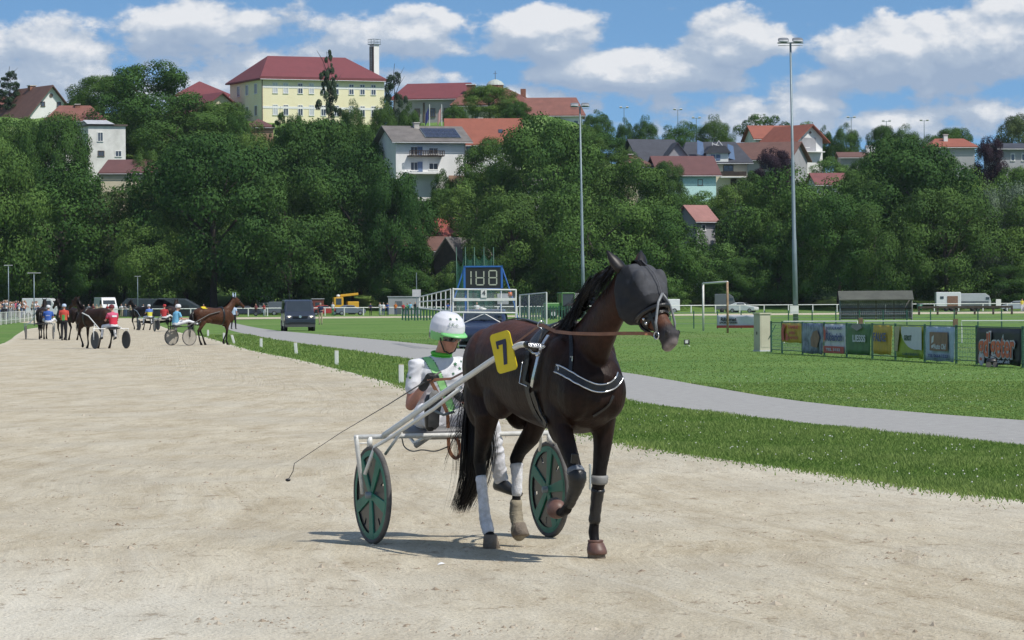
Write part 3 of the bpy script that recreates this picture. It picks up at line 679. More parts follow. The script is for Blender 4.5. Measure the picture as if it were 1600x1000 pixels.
# front row at the edge of the car park, then the slope, then the ridge
TREES = [
 # kind, px, ytop, width, depth, colour, label
 ('oak', -20, 212, 190, 520, 'mid', 'broad green tree cut off by the left picture edge above the crowd'),
 ('oak3', 95, 255, 230, 528, 'mid', 'bushy green tree directly behind the spectators and the first slim lamp post'),
 ('ash', 20, 168, 110, 575, 'mid', 'tree in front of the white gabled house at the far left'),
 ('oak', 88, 172, 108, 560, 'mid', 'tree covering the left side of the old white house with the lean-to roof'),
 ('oak2', 195, 290, 150, 530, 'olive', 'yellowish green tree behind the white camper van'),
 ('oak', 332, 205, 240, 522, 'dark', 'largest dark oak, tallest of the front row left of the dark van'),
 ('oak3', 232, 330, 130, 518, 'mid', 'lower leafy tree between the camper and the large dark oak'),
 ('oak2', 452, 262, 190, 518, 'dark', 'dark oak directly above the dark blue van on the path'),
 ('oak', 488, 182, 180, 548, 'dark', 'dark tree just below the tall cypress of the yellow school'),
 ('oak3', 560, 232, 180, 535, 'dark', 'dark tree at the left of the white house with solar panels'),
 ('oak', 612, 268, 120, 522, 'dark', 'dark tree left of the red roofed house behind the scoreboard'),
 ('ash', 655, 385, 70, 526, 'mid', 'small tree in front of the low house left of the scoreboard'),
 ('ash', 712, 400, 66, 522, 'light', 'pale green small tree just left of the green netting'),
 ('airy', 745, 268, 150, 540, 'mid', 'open crowned tree with visible limbs above the green netting'),
 ('oak2', 852, 180, 200, 545, 'mid', 'wide green tree around the second lighting mast, below the orange roofs'),
 ('oak', 800, 298, 160, 520, 'dark', 'dark tree right behind the scoreboard'),
 ('oak3', 925, 290, 190, 520, 'mid', 'green tree behind the masked head of the dark horse'),
 ('oak2', 985, 248, 160, 548, 'mid', 'green tree below the small brown roof left of the maroon roof'),
 ('oak', 1020, 318, 150, 522, 'mid', 'green tree between the horse ears and the goal'),
 ('bush', 1040, 440, 70, 519, 'light', 'bright green shrub behind the small white van'),
 ('ash', 1105, 370, 130, 529, 'light', 'bright green tree behind the goal frame'),
 ('spruce', 1150, 300, 160, 540, 'pine', 'dark drooping pine beside the little pink roofed house'),
 ('oak3', 1250, 262, 180, 530, 'mid', 'green tree just right of the tall lighting mast'),
 ('ash', 1195, 300, 110, 535, 'mid', 'green tree just left of the tall lighting mast'),
 ('oak', 1310, 300, 150, 520, 'mid', 'leafy green tree above the players shelter'),
 ('oak2', 1425, 218, 230, 535, 'dark', 'huge dark green tree above the horse trailer'),
 ('oak', 1478, 290, 170, 518, 'dark', 'dark green tree directly behind the horse trailer'),
 ('oak3', 1525, 262, 140, 548, 'mid', 'green tree below the grey modern house on the right'),
 ('willow', 1572, 275, 130, 529, 'silver', 'silvery grey green willow at the right picture edge'),
 ('willow', 1548, 368, 80, 522, 'silver', 'lower silvery willow in front of the larger one'),
 ('oak', 1630, 300, 150, 525, 'mid', 'green tree half outside the right picture edge'),
 ('oak3', 1370, 320, 120, 516, 'dark', 'dark tree in front of the right end of the players shelter'),
 # slope
 ('oak2', 232, 97, 180, 606, 'mid', 'big round topped tree on the skyline left of the yellow school'),
 ('oak', 160, 116, 110, 622, 'mid', 'skyline tree right of the white gabled house'),
 ('ash', 128, 142, 60, 622, 'dark', 'small dark skyline tree touching the roof of the white gabled house'),
 ('oak3', 280, 165, 160, 600, 'mid', 'tree between the white old house and the red hall roof'),
 ('ash', 226, 222, 60, 570, 'mid', 'tree right of the peeling white house wall'),
 ('oak', 345, 158, 110, 605, 'mid', 'tree in front of the cream gable of the red roofed hall'),
 ('ash', 368, 170, 54, 598, 'mid', 'narrow tree at the left corner of the yellow school'),
 ('oak2', 285, 232, 150, 565, 'mid', 'tree just right of the maroon hipped roof'),
 ('spruce', 438, 158, 50, 603, 'mid', 'small pointed tree under the left windows of the yellow school'),
 ('ash', 460, 170, 42, 600, 'dark', 'pointed dark tree between the lower windows of the school'),
 ('oak', 500, 185, 110, 585, 'mid', 'tree at the foot of the tall cypress'),
 ('oval', 551, 152, 46, 605, 'dark', 'dark egg shaped tree in front of the school, right of the tall cypress'),
 ('oval', 598, 150, 52, 603, 'dark', 'dark bluish tree at the right corner of the school'),
 ('oval', 640, 158, 46, 605, 'dark', 'dark rounded tree just right of the tall spruce'),
 ('cypress', 512, 68, 84, 612, 'pine', 'tall slim open cypress in front of the red school roof'),
 ('spruce', 615, 88, 74, 612, 'pine', 'tall dark spruce at the right end of the school'),
 ('oak3', 585, 205, 70, 585, 'dark', 'dark tree touching the left wall of the white house with solar panels'),
 ('oak2', 560, 200, 90, 590, 'mid', 'green tree below the egg shaped tree by the school'),
 ('oak', 765, 132, 82, 640, 'mid', 'round tree in front of the domed mansion'),
 ('oval', 712, 158, 40, 630, 'mid', 'small rounded tree left of the round tree by the mansion'),
 ('ash', 808, 155, 40, 632, 'mid', 'small tree right of the round tree by the mansion'),
 ('oak', 700, 292, 90, 560, 'mid', 'green tree below the terrace of the white solar roofed house'),
 ('ash', 640, 296, 60, 558, 'mid', 'leafy tree below the balcony of the white solar roofed house'),
 ('bush', 690, 266, 40, 574, 'dark', 'dark shrub at the terrace of the white solar roofed house'),
 ('oak2', 765, 215, 110, 575, 'mid', 'tree hiding the right side of the bright orange roofed house'),
 ('oak', 880, 195, 110, 590, 'mid', 'tree below the long terracotta roof'),
 ('spruce', 15, 98, 76, 650, 'pine', 'lone spruce on the skyline at the far left'),
 ('oval', 932, 170, 58, 640, 'dark', 'dark dense rounded tree just right of the second lighting mast'),
 ('oval', 976, 182, 36, 650, 'dark', 'left tree of the dark touching pair on the skyline'),
 ('oval', 1008, 178, 48, 650, 'dark', 'right tree of the dark touching pair on the skyline'),
 ('oak3', 1062, 190, 64, 650, 'mid', 'feathery skyline tree behind the grey roofed houses'),
 ('oval', 1116, 177, 62, 650, 'dark', 'dark pointed oval tree behind the solar panels of the grey roofs'),
 ('airy', 1195, 167, 90, 655, 'mid', 'open feathery tree on the skyline behind the orange roofed white gable'),
 ('bush', 1258, 192, 60, 655, 'light', 'yellow green treetop behind the white gable house'),
 ('oval', 1288, 194, 36, 648, 'dark', 'left and lower tree of the pair right of the white gable house'),
 ('oval', 1322, 190, 56, 645, 'dark', 'right and taller tree of the pair right of the white gable house'),
 ('oak', 1378, 194, 48, 652, 'dark', 'skyline tree under the twin lamp mast on the right'),
 ('oval', 1415, 192, 60, 650, 'mid', 'broad skyline tree in the middle of the right hand treeline'),
 ('ash', 1452, 205, 50, 652, 'mid', 'skyline tree left of the small orange roof'),
 ('oak', 1488, 198, 70, 655, 'mid', 'skyline tree behind the small orange roof'),
 ('oak2', 1592, 178, 80, 650, 'olive', 'grey green tall tree at the right edge of the skyline'),
 ('oak2', 1212, 232, 80, 596, 'purple', 'dark purple leaved tree left of the tall lighting mast'),
 ('oak2', 1550, 214, 66, 600, 'purple', 'dark purple leaved tree beside the grey modern house'),
 ('bush', 1295, 246, 70, 610, 'light', 'bright green shrub below the white gable house'),
 ('oak', 1395, 214, 90, 598, 'mid', 'rounded light green tree on the slope below the skyline trees'),
 ('oak3', 1455, 225, 90, 590, 'mid', 'green slope tree below the small orange roof'),
 ('ash', 1355, 240, 70, 600, 'mid', 'tree in front of the low dark roof with two white chimneys'),
 ('bush', 1175, 268, 50, 590, 'dark', 'dark shrub right of the pale blue house'),
 ('oak', 1042, 250, 60, 585, 'dark', 'dark tree left of the maroon roof and pale blue wall'),
 ('airy', 990, 240, 70, 590, 'mid', 'open tree in front of the small brown roof'),
 ('oak2', 1150, 285, 110, 560, 'mid', 'tree below the balcony house right of the pale blue wall'),
 ('bush', 1100, 300, 100, 580, 'light', 'clipped pale green hedge bush below the pale blue house'),
 ('oak', 1060, 300, 90, 555, 'mid', 'tree left of the little pink roofed house'),
 ('oak3', 905, 195, 60, 600, 'mid', 'tree right of the wide green tree by the second mast'),
 ('oak', 1350, 262, 110, 575, 'mid', 'tree right of the small red roof on the slope'),
 ('oak2', 30, 262, 120, 545, 'mid', 'tree left of the tree behind the spectators'),
 ('oak', 122, 280, 80, 545, 'mid', 'tree directly below the peeling white house'),
 ('ash', 1010, 395, 90, 526, 'mid', 'lower tree behind the bridle of the dark horse'),
 ('oak', 390, 205, 100, 560, 'mid', 'tree in front of the low brown roof below the school'),
 ('oak3', 700, 330, 60, 560, 'mid', 'tree above the red roof behind the scoreboard'),
 ('oak', 900, 385, 120, 526, 'dark', 'dark low tree behind the green tractor'),
 ('oak2', 1215, 372, 120, 526, 'mid', 'green tree directly behind the foot of the tall lighting mast'),
 ('oak', 1600, 258, 100, 580, 'mid', 'tree in front of the grey modern house at the right edge'),
 ('oak', 918, 206, 110, 606, 'mid', 'tree on the slope between the second mast and the cream slate roofed house'),
 ('oak3', 955, 232, 90, 600, 'dark', 'dark slope tree just left of the cream slate roofed house'),
 ('ash', 245, 262, 90, 562, 'mid', 'tree behind the right end of the maroon hipped roof'),
 ('oak', 180, 262, 70, 575, 'mid', 'small tree at the right corner of the peeling white house'),
 ('oak2', 10, 205, 110, 600, 'mid', 'tree below the red roofed white house at the very left'),
 ('oak', 60, 205, 70, 598, 'mid', 'tree below the white gabled house at the far left'),
 ('oak', 550, 350, 110, 526, 'dark', 'dark tree above the yellow digger'),
 ('oak2', 395, 345, 120, 526, 'mid', 'lower leafy tree left of the dark van'),
 ('ash', 30, 385, 90, 524, 'mid', 'lower tree behind the left lamp posts'),
 ('oak', 1420, 385, 110, 524, 'dark', 'low dark tree behind the left part of the horse trailer'),
 ('oak', 820, 395, 100, 524, 'dark', 'low dark tree right of the scoreboard'),
 ('oak', 140, 375, 100, 526, 'mid', 'lower tree behind the heads of the nearest waiting horse'),
 ('oak', 1150, 400, 90, 526, 'dark', 'dark low tree right of the goal frame'),
 ('oak2', 292, 375, 90, 526, 'dark', 'dark low tree behind the bay horse'),
 ('oak', 470, 390, 90, 522, 'dark', 'low dark tree right above the dark van'),
 ('oak', 1560, 410, 110, 520, 'dark', 'low dark tree behind the person in a vest'),
 ('oak', 640, 420, 80, 520, 'dark', 'low dark tree left of the white starting gate'),
]
for t_ in TREES: tree(*t_)
# understorey closing the wood; dark leaf colours put in shade under the crowns
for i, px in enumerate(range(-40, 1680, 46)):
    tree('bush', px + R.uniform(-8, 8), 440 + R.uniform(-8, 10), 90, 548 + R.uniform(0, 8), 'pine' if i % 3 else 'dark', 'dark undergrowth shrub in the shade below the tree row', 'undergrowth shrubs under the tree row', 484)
# ---------------------------------------------------------------- buildings on the hill
W_WHITE = mat('plaster_white', (.70, .70, .69), .85, .10, .5, .2, 8, col2=(.78, .78, .77))
W_OLD = mat('plaster_peeling', (.55, .54, .51), .9, .3, .45, .4, 4, col2=(.78, .77, .74), detail=9)
W_YEL = mat('plaster_yellow', (.76, .69, .45), .85, .06, .4, .2, 8, col2=(.80, .745, .52))
W_CREAM = mat('plaster_cream', (.62, .56, .42), .85, .08, .5)
W_GREY = mat('plaster_grey', (.34, .34, .36), .85, .1, .5)
W_BLUE = mat('plaster_pale_blue', (.42, .60, .62), .85, .06, .5)
W_BRICK = mat('plaster_brown', (.36, .23, .16), .9, .1, .6)
W_DARK = mat('timber_dark', (.045, .032, .026), .8, .3, 1.5)
GLASS = mat('window_glass', (.05, .065, .09), .12, .3, .5, spec=.8)
BLIND = mat('window_blind', (.50, .52, .55), .6, .1, .8)
FRAME = mat('window_frame_white', (.74, .74, .72), .6, .05)
FRAMED = mat('window_frame_dark', (.10, .075, .06), .6, .1)
T_RED = tile_mat('roof_red_metal', (.185, .046, .052), 2.2, .10)
T_ORANGE = tile_mat('roof_orange_tile', (.30, .095, .060), 3, .14)
T_TERRA = tile_mat('roof_terracotta', (.225, .092, .070), 3, .2)
T_BROWN = tile_mat('roof_brown_tile', (.15, .075, .058), 3, .2)
T_MAROON = tile_mat('roof_maroon_tile', (.135, .058, .055), 3, .14)
T_SLATE = tile_mat('roof_slate', (.050, .055, .072), 3, .25)
T_GREY = tile_mat('roof_grey_worn', (.16, .145, .135), 3, .3)
T_PINK = tile_mat('roof_pink_tile', (.33, .16, .14), 3, .15)
PANEL = mat('solar_cell', (.018, .025, .055), .15, .2, 2, spec=.8)
CHIM = mat('chimney_render', (.50, .47, .43), .9, .2, 2)
CHIMB = mat('chimney_brick', (.26, .12, .08), .9, .2, 3)
METAL = mat('galvanised_metal', (.20, .25, .28), .5, .12, 1.5, metal=.3)
TIN = mat('tin_sheet', (.45, .46, .48), .5, .12, 1.5)
def roof_gable_x(mb, w, d, z0, rh, ov, th=.22):
    """ridge along x"""
    hy = d / 2 + ov; k = rh / (d / 2)
    for s in (-1, 1):
        y0 = d / 2 + s * hy; ze = z0 - ov * k
        mb.prismx([(y0, ze), (d / 2, z0 + rh), (d / 2, z0 + rh + th), (y0, ze + th)], -w / 2 - ov, w / 2 + ov)
def roof_gable_y(mb, w, d, z0, rh, ov, th=.22, cx=0):
    k = rh / (w / 2)
    for s in (-1, 1):
        x0 = cx + s * (w / 2 + ov); ze = z0 - ov * k
        mb.prism([(x0, ze), (cx, z0 + rh), (cx, z0 + rh + th), (x0, ze + th)], -ov, d + ov)
def roof_hip(mb, w, d, z0, rh, ov, rl=None, th=.25):
    x = w / 2 + ov; rl = rl if rl is not None else max(0.01, w - d) / 2
    a = [(-x, -ov), (x, -ov), (x, d + ov), (-x, d + ov)]
    vs = [(p[0], p[1], z0) for p in a] + [(p[0], p[1], z0 + th) for p in a] + [(-rl, d / 2, z0 + rh + th), (rl, d / 2, z0 + rh + th)]
    mb.add(vs, [(3, 2, 1, 0), (0, 1, 5, 4), (1, 2, 6, 5), (2, 3, 7, 6), (3, 0, 4, 7), (4, 5, 9, 8), (5, 6, 9), (6, 7, 8, 9), (7, 4, 8)])
class House:
    def __init__(s, name, label, px, peave, Y, wpx, depth, roof, rhpx, yaw, wall, rmat, ov=.5, cat='house', hip_rl=None, roofw=0):
        s.ppm = F / Y; yaw = rad(yaw); s.w = wpx / s.ppm / math.cos(yaw); s.d = depth; s.rh = rhpx / s.ppm
        p = at(px, peave, Y); tz = min(terrain(p.x, Y), terrain(p.x, Y + depth)) - .6
        s.h = max(2.4, p.z - tz); s.root = empty(name, label, cat, (p.x, Y, p.z - s.h), yaw)
        s.yaw = yaw; hw = s.w / 2; h = s.h
        mb = MB()
        if roof == 'gy':
            mb.prism([(-hw, 0), (hw, 0), (hw, h), (0, h + s.rh), (-hw, h)], 0, depth)
        elif roof == 'gx':
            mb.prismx([(0, 0), (depth, 0), (depth, h), (depth / 2, h + s.rh), (0, h)], -hw, hw)
        else: mb.box((0, depth / 2, h / 2), (s.w, depth, h))
        s.wall = mb.build('wall', wall, s.root)
        r = MB()
        if roof == 'gx': roof_gable_x(r, s.w, depth, h + .02, s.rh, ov)
        elif roof == 'gy': roof_gable_y(r, s.w, depth, h + .02, s.rh, ov)
        elif roof == 'hip': roof_hip(r, s.w, depth, h + .01, s.rh, ov, hip_rl)
        elif roof == 'flat': r.box((0, depth / 2, h + .15), (s.w + 2 * ov, depth + 2 * ov, .28))
        s.roof = r.build('roof', rmat, s.root)
        # gutter along the front eave
        g = MB()
        if roof in ('gx', 'hip'):
            k = s.rh / (depth / 2) * ov if roof == 'gx' else 0
            g.tube([(-hw - ov, -ov - .08, h - k), (hw + ov, -ov - .08, h - k)], .07, 6)
            g.build('gutter', TIN, s.root)
    def win(s, u, dz, w, h, face='f', glass=GLASS, frame=FRAME, bars=1):
        """u: px from the facade centre; dz: px below the eave to the window centre; w, h px"""
        k = 1 / s.ppm; wm, hm = w * k / (math.cos(s.yaw) if face == 'f' else 1), h * k; z = s.h - dz * k
        if face == 'f': c = Vector((u * k / math.cos(s.yaw), 0, z)); ax = Vector((1, 0, 0)); n = Vector((0, -1, 0))
        else:                                   # left side wall: u = metres back from the corner
            c = Vector((-s.w / 2, u, z)); ax = Vector((0, 1, 0)); n = Vector((-1, 0, 0)); wm = w
        up = Vector((0, 0, 1)); fr = MB(); t = .11
        def bar(a, b, cc, dd=.08):
            v = []; 
            for q in (0, 1):
                for sx, sz in ((-1, -1), (1, -1), (1, 1), (-1, 1)): v.append(cc + ax * sx * a / 2 + up * sz * b / 2 + n * (dd if q else -.02))
            fr.add(v, [(0, 1, 2, 3), (7, 6, 5, 4), (0, 4, 5, 1), (1, 5, 6, 2), (2, 6, 7, 3), (3, 7, 4, 0)])
        bar(t, hm, c - ax * (wm / 2 + t / 2)); bar(t, hm, c + ax * (wm / 2 + t / 2)); bar(wm + 2 * t, t, c + up * (hm / 2 + t / 2)); bar(wm + 2.6 * t, t, c - up * (hm / 2 + t / 2), .14)
        if bars and wm > .7: bar(.06, hm, c, .05)
        f = fr.build('window', frame, s.root)
        g = MB(); g.add([c - ax * wm / 2 - up * hm / 2 + n * .015, c + ax * wm / 2 - up * hm / 2 + n * .015, c + ax * wm / 2 + up * hm / 2 + n * .015, c - ax * wm / 2 + up * hm / 2 + n * .015], [(0, 1, 2, 3)])
        g.build('pane', glass, f)
        return f
    def box(s, name, c, d, m, parent=None, rot=None):
        return MB().box(c, d, rot).build(name, m, parent or s.root)
    def chimney(s, u, dy, hpx, m=CHIMB, w=.8, cap=True, dzr=0):
        k = 1 / s.ppm; zt = s.h + s.rh + hpx * k; c = MB().box((u * k, dy, zt - 1.2 - hpx * k * .2), (w, w, 2.4 + hpx * k * .4))
        o = c.build('chimney', m, s.roof)
        if cap: MB().box((u * k, dy, zt + .1), (w + .25, w + .25, .14)).build('chimney_cap', CHIM, s.root)
        return o
# --- the yellow school
S = House('school_building', 'large pale yellow school with a dark red hipped roof, highest on the hill', 506, 126, 652, 186, 17.5, 'hip', 40, 24, W_YEL, T_RED, .7, 'building', hip_rl=7.6)
k = 1 / S.ppm; cy = math.cos(S.yaw)
# pale band under the upper windows' heads and between the storeys, and the red roof fold
for dz in (11, 43):
    z = S.h - dz * k
    MB().box((0, -.03, z), (S.w + .02, .06, 3.6 * k)).build('cornice_band', FRAME, S.root)
mb = MB().box((0, -.72, S.h + .28), (S.w + 1.5, .12, .5)); mb.build('fascia', T_RED, S.root)
cols = [-74, -58, -36, -19, -1, 19, 42, 59, 76]
for i, u in enumerate(cols): S.win(u, 13, 6.3, 15, glass=BLIND if i in (0, 1, 3) else GLASS)
for i, u in enumerate(cols): S.win(u, 47, 6.3, 15, glass=GLASS if i % 3 else BLIND)
for dz in (13, 47):
    for u in (3.5, 8.2, 12.8): S.win(u, dz, 1.3, 15, 'l')
MB().tube([(-S.w / 2 - .1, -.1, 0), (-S.w / 2 - .1, -.1, S.h)], .09, 6).build('drainpipe', FRAMED, S.root)
# --- chimney tower beside the school
p = at(585, 93, 668); b = terrain(p.x, 668)
e = empty('chimney_tower', 'tall white chimney stack with painted-in shade and a railed top rising behind the school', 'chimney', (p.x, 668, b), rad(42))
H = p.z - b + .4; k = 668 / F
H = at(585, 70, 668).z - b
MB().box((0, 0, H / 2), (1.25, 1.25, H)).build('stack', W_WHITE, e)
MB().box((-.66, 0, H / 2 - .2), (.08, 1.22, H - .4)).build('painted_shade_face', FRAMED, e)  # dark sheet that paints in the shade on the stack's left face
MB().box((0, 0, H + .06), (1.75, 1.75, .12)).build('platform', METAL, e)
r_ = MB()
for x in (-.82, 0, .82):
    for y in (-.82, .82): r_.tube([(x, y, H), (x, y, H + 1.05)], .035, 5)
for z in (.5, 1.02):
    for y in (-.82, .82): r_.tube([(-.82, y, H + z), (.82, y, H + z)], .035, 5)
    for x in (-.82, .82): r_.tube([(x, -.82, H + z), (x, .82, H + z)], .035, 5)
r_.build('railing', METAL, e)
l_ = MB()
for x in (-1.35, -1.0): l_.tube([(x, -.4, H - 9), (x, -.4, H + 1)], .035, 5)
for i in range(22): l_.tube([(-1.35, -.4, H - 8.8 + i * .44), (-1.0, -.4, H - 8.8 + i * .44)], .025, 4)
l_.build('ladder', METAL, e)
# --- left of the school
h = House('hall_building', 'cream gabled hall with a deep red roof, half hidden behind trees left of the school', 345, 172, 655, 60, 12, 'gy', 26, 30, W_CREAM, T_RED, 1.0, 'building')
h2 = House('hall_building', 'long red roofed annex between the cream gabled hall and the yellow school', 318, 152, 672, 85, 12, 'hip', 26, 12, W_CREAM, T_RED, .6, 'building')
h = House('gabled_house', 'white gabled house with brown roof and round attic window at the far left', 80, 178, 640, 62, 14, 'gy', 43, 33, W_WHITE, T_BROWN, .9)
h.win(-10, 16, 4.5, 7, glass=GLASS, frame=FRAMED); h.win(11, 16, 4.5, 7, frame=FRAMED)
h.win(-12, -15, 4.5, 6, frame=FRAMED); h.win(11, -15, 4.5, 6, frame=FRAMED)
MB().tube([(0, .05, h.h + 3.3), (0, -.1, h.h + 3.3)], .36, 12).build('round_window', FRAMED, h.root)
h.win(4, 14, 1.1, 7, 'l', frame=FRAMED); h.win(8, 14, 1.1, 7, 'l', frame=FRAMED); h.chimney(0, 8, 4, CHIMB, 1.1)
h = House('gabled_house', 'lower red roofed white house at the very left, behind the brown roofed gable', 26, 172, 652, 46, 12, 'gx', 22, 14, W_WHITE, T_TERRA, .6); h.chimney(4, 6, 3)
h = House('old_house', 'old house with a terracotta hipped roof above the peeling white block on the left slope', 118, 190, 598, 90, 9, 'hip', 25, 8, W_OLD, T_TERRA, .4, hip_rl=2.6)
h.win(-20, 22, 6, 12); h.chimney(4, 4, 3, CHIMB, .8)
h = House('old_house', 'peeling white flat roofed block with two small windows below the terracotta hipped roof', 167, 197, 588, 56, 7, 'flat', 3, 20, W_OLD, FRAMED, .3)
h.win(-10, 17, 7, 13); h.win(-9, 43, 8, 7, frame=FRAMED); h.win(17, 43, 8, 8)
MB().add([(-3.4, -.5, h.h + .32), (1.2, -.5, h.h + .32), (.6, 2.6, h.h + 1.1), (-3.4, 2.6, h.h + 1.1), (-3.4, -.5, h.h + .30), (1.2, -.5, h.h + .30), (.6, 2.6, h.h + 1.0), (-3.4, 2.6, h.h + 1.0)], [(0, 1, 2, 3), (7, 6, 5, 4), (0, 4, 5, 1), (1, 5, 6, 2), (2, 6, 7, 3), (3, 7, 4, 0)]).build('lean_to_roof', TIN, h.root)
h = House('outbuilding', 'low outbuilding with a maroon hipped roof in front of the peeling white house', 203, 272, 566, 90, 9, 'hip', 22, 4, W_CREAM, T_MAROON, .4, 'house', hip_rl=3.6)
h = House('outbuilding', 'low brown roof showing below the left corner of the yellow school', 405, 200, 612, 44, 8, 'hip', 14, 6, W_BRICK, T_MAROON, .3, 'house')
# --- right of the school
h = House('annex_building', 'grey walled annex with a long crimson roof just right of the school', 672, 156, 668, 116, 13, 'hip', 27, -14, W_GREY, T_RED, .6, 'building', hip_rl=6.2)
for u in (-20, 4, 26): h.win(u, 20, 7, 12, frame=FRAMED)
MB().box((-1.2, -.05, h.h - 5), (.35, .1, 9)).build('drainpipe', FRAMED, h.root)
h = House('mansion', 'old mansion with a terracotta mansard roof and a small dome with a finial', 765, 166, 662, 108, 15, 'hip', 12, -8, W_CREAM, T_TERRA, .8, 'building', hip_rl=4.4)
q = MB(); w_, d_ = h.w / 2, h.d; z = h.h + .3
def frustum(mb, a, b, z0, z1, cy):
    v = [(-a[0], cy - a[1], z0), (a[0], cy - a[1], z0), (a[0], cy + a[1], z0), (-a[0], cy + a[1], z0), (-b[0], cy - b[1], z1), (b[0], cy - b[1], z1), (b[0], cy + b[1], z1), (-b[0], cy + b[1], z1)]
    mb.add(v, [(3, 2, 1, 0), (4, 5, 6, 7), (0, 1, 5, 4), (1, 2, 6, 5), (2, 3, 7, 6), (3, 0, 4, 7)])
frustum(q, (w_ + .9, d_ / 2 + .9), (w_ - .6, d_ / 2 - .6), z, z + 1.6, d_ / 2); frustum(q, (w_ - .5, d_ / 2 - .5), (2.2, 2.2), z + 1.6, z + 3.4, d_ / 2)
q.build('mansard_roof', T_TERRA, h.root)
q = MB(); q.tube([(0, d_ / 2, z + 2.6), (0, d_ / 2, z + 4.0)], 1.55, 12); q.build('lantern', CHIMB, h.root)
q = MB(); q.tube([(0, d_ / 2, z + 4.0), (0, d_ / 2, z + 4.25), (0, d_ / 2, z + 4.7), (0, d_ / 2, z + 5.0), (0, d_ / 2, z + 5.1)], [1.7, 1.6, 1.2, .6, .2], 14); q.build('dome', mat('dome_copper_pale', (.42, .46, .42), .6), h.root)
q = MB(); q.tube([(0, d_ / 2, z + 5), (0, d_ / 2, z + 6.7)], .05, 6); q.box((0, d_ / 2, z + 6.2), (.7, .06, .06)); q.build('finial', FRAMED, h.root)
MB().box((-4.2, 5, z + 2.7), (1.5, 1.2, 2.6)).build('chimney', CHIMB, h.root); MB().box((-4.2, 5, z + 4.05), (1.8, 1.5, .15)).build('chimney_cap', FRAME, h.root)
MB().box((5.6, 5, z + 2.3), (.9, .9, 1.6)).build('chimney', CHIMB, h.root)
for u in (-40, -20, 20, 40): h.win(u, 12, 6, 12)
h = House('long_house', 'long white building under a wide terracotta roof left of the second mast', 862, 182, 652, 96, 11, 'hip', 30, 0, W_WHITE, T_TERRA, .6, 'building', hip_rl=4.6)
for u in (-30, -12, 6, 24, 38): h.win(u, 12, 6, 10)
MB().box((4.3, -.05, h.h - 3.2), (1.2, .08, 2.6)).build('ochre_panel', mat('ochre_paint', (.55, .34, .06), .8), h.root)
h = House('orange_roofed_house', 'white house with a bright orange tiled roof right of the solar panels', 757, 223, 600, 112, 9, 'gx', 38, 3, W_WHITE, T_ORANGE, .6)
h.win(-22, 11, 11, 11, frame=FRAMED); h.win(2, 12, 8, 10); h.win(28, 12, 8, 10); h.chimney(-4, 5, 2, CHIM, .6)
kk = h.rh / (h.d / 2); MB().box((2.8, 1.9, h.h + 1.9 * kk + .3), (.75, .9, .08), Matrix.Rotation(math.atan(kk), 3, 'X')).build('roof_window', GLASS, h.root)
MB().box((-3.6, -1.0, h.h - 3.6), (3.6, 2.0, .16)).build('balcony_slab', FRAME, h.root)
# white house with solar panels
h = House('solar_house', 'white two storey house with worn grey roof, solar panels and a wooden balcony', 673, 219, 578, 108, 9.5, 'gx', 22, 19, W_WHITE, T_GREY, .95)
k = 1 / h.ppm; kk = h.rh / (h.d / 2); ang = math.atan(kk); Rr = Matrix.Rotation(ang, 3, 'X')
pn = MB(); pf = MB()
for i in range(8):
    for j in range(3):
        y = .75 + j * 1.12; pn.box((-.35 + i * .74, y, h.h + y * kk + .42), (.69, 1.12, .05), Rr)
pf.box((2.24, 1.87, h.h + 1.87 * kk + .37), (6.1, 3.7, .04), Rr)
pf.build('panel_frame', METAL, h.root); pn.build('solar_panels', PANEL, h.root)
h.chimney(-11, 4.2, 6, CHIM, .85); h.chimney(-24, 5.4, 1, CHIMB, .5, False)
DOORB = mat('shutter_blue', (.10, .15, .26), .5)
for dz in (17, 41):
    h.win(-26, dz, 10, 12); h.win(4, dz, 13, 9); MB().box((-18 * k, -.06, h.h - (dz + 1) * k), (.85, .1, 1.6)).build('balcony_door', DOORB, h.root)
    h.win(-29, dz, 2, 12) if dz == 0 else None
bal = MB().box((-10 * k, -.65, h.h - 25 * k), (57 * k, 1.3, .18)); bal.build('balcony_slab', W_DARK, h.root)
bal = MB()
for i in range(21): bal.box((-38 * k + i * 56 * k / 20, -1.28, h.h - 21 * k), (.14, .05, .85))
bal.box((-10 * k, -1.28, h.h - 17 * k), (57 * k, .1, .1)); bal.box((-10 * k, -1.28, h.h - 24.5 * k), (57 * k, .12, .1)); bal.build('balcony_railing', W_DARK, h.root)
MB().box((-14 * k, -1.2, h.h - 52 * k), (62 * k, 2.2, .3)).build('terrace_slab', FRAME, h.root)
MB().box((42 * k, -.04, h.h - 64 * k), (26 * k, .1, 18 * k)).build('plinth', W_BRICK, h.root)
MB().tube([(h.w / 2 - .1, -.12, 0), (h.w / 2 - .1, -.12, h.h)], .06, 6).build('drainpipe', FRAMED, h.root)
# flag poles by the annex
for px, lab, c in ((671, 'white flagpole with a drooping blue flag in front of the grey annex', (.02, .03, .16)), (690, 'white flagpole with a drooping white and red flag in front of the grey annex', (.5, .3, .3))):
    t = at(px, 163, 640); b = terrain(t.x, 640); e = empty('flagpole', lab, 'flagpole', (t.x, 640, b), 0, 'flagpoles by the annex'); H = t.z - b
    MB().tube([(0, 0, 0), (0, 0, H)], .07, 6).build('pole', FRAME, e)
    q = MB()
    for i in range(5):
        for j in range(5): q.v.append((-.08 - .16 * j - .02 * i, .05 * math.sin(j * 2), H - .4 - i * .55 - .35 * j))
    q.f = [(i * 5 + j, i * 5 + j + 1, i * 5 + j + 6, i * 5 + j + 5) for i in range(4) for j in range(4)]
    q.build('flag', mat('flag_cloth', c, .8), e)
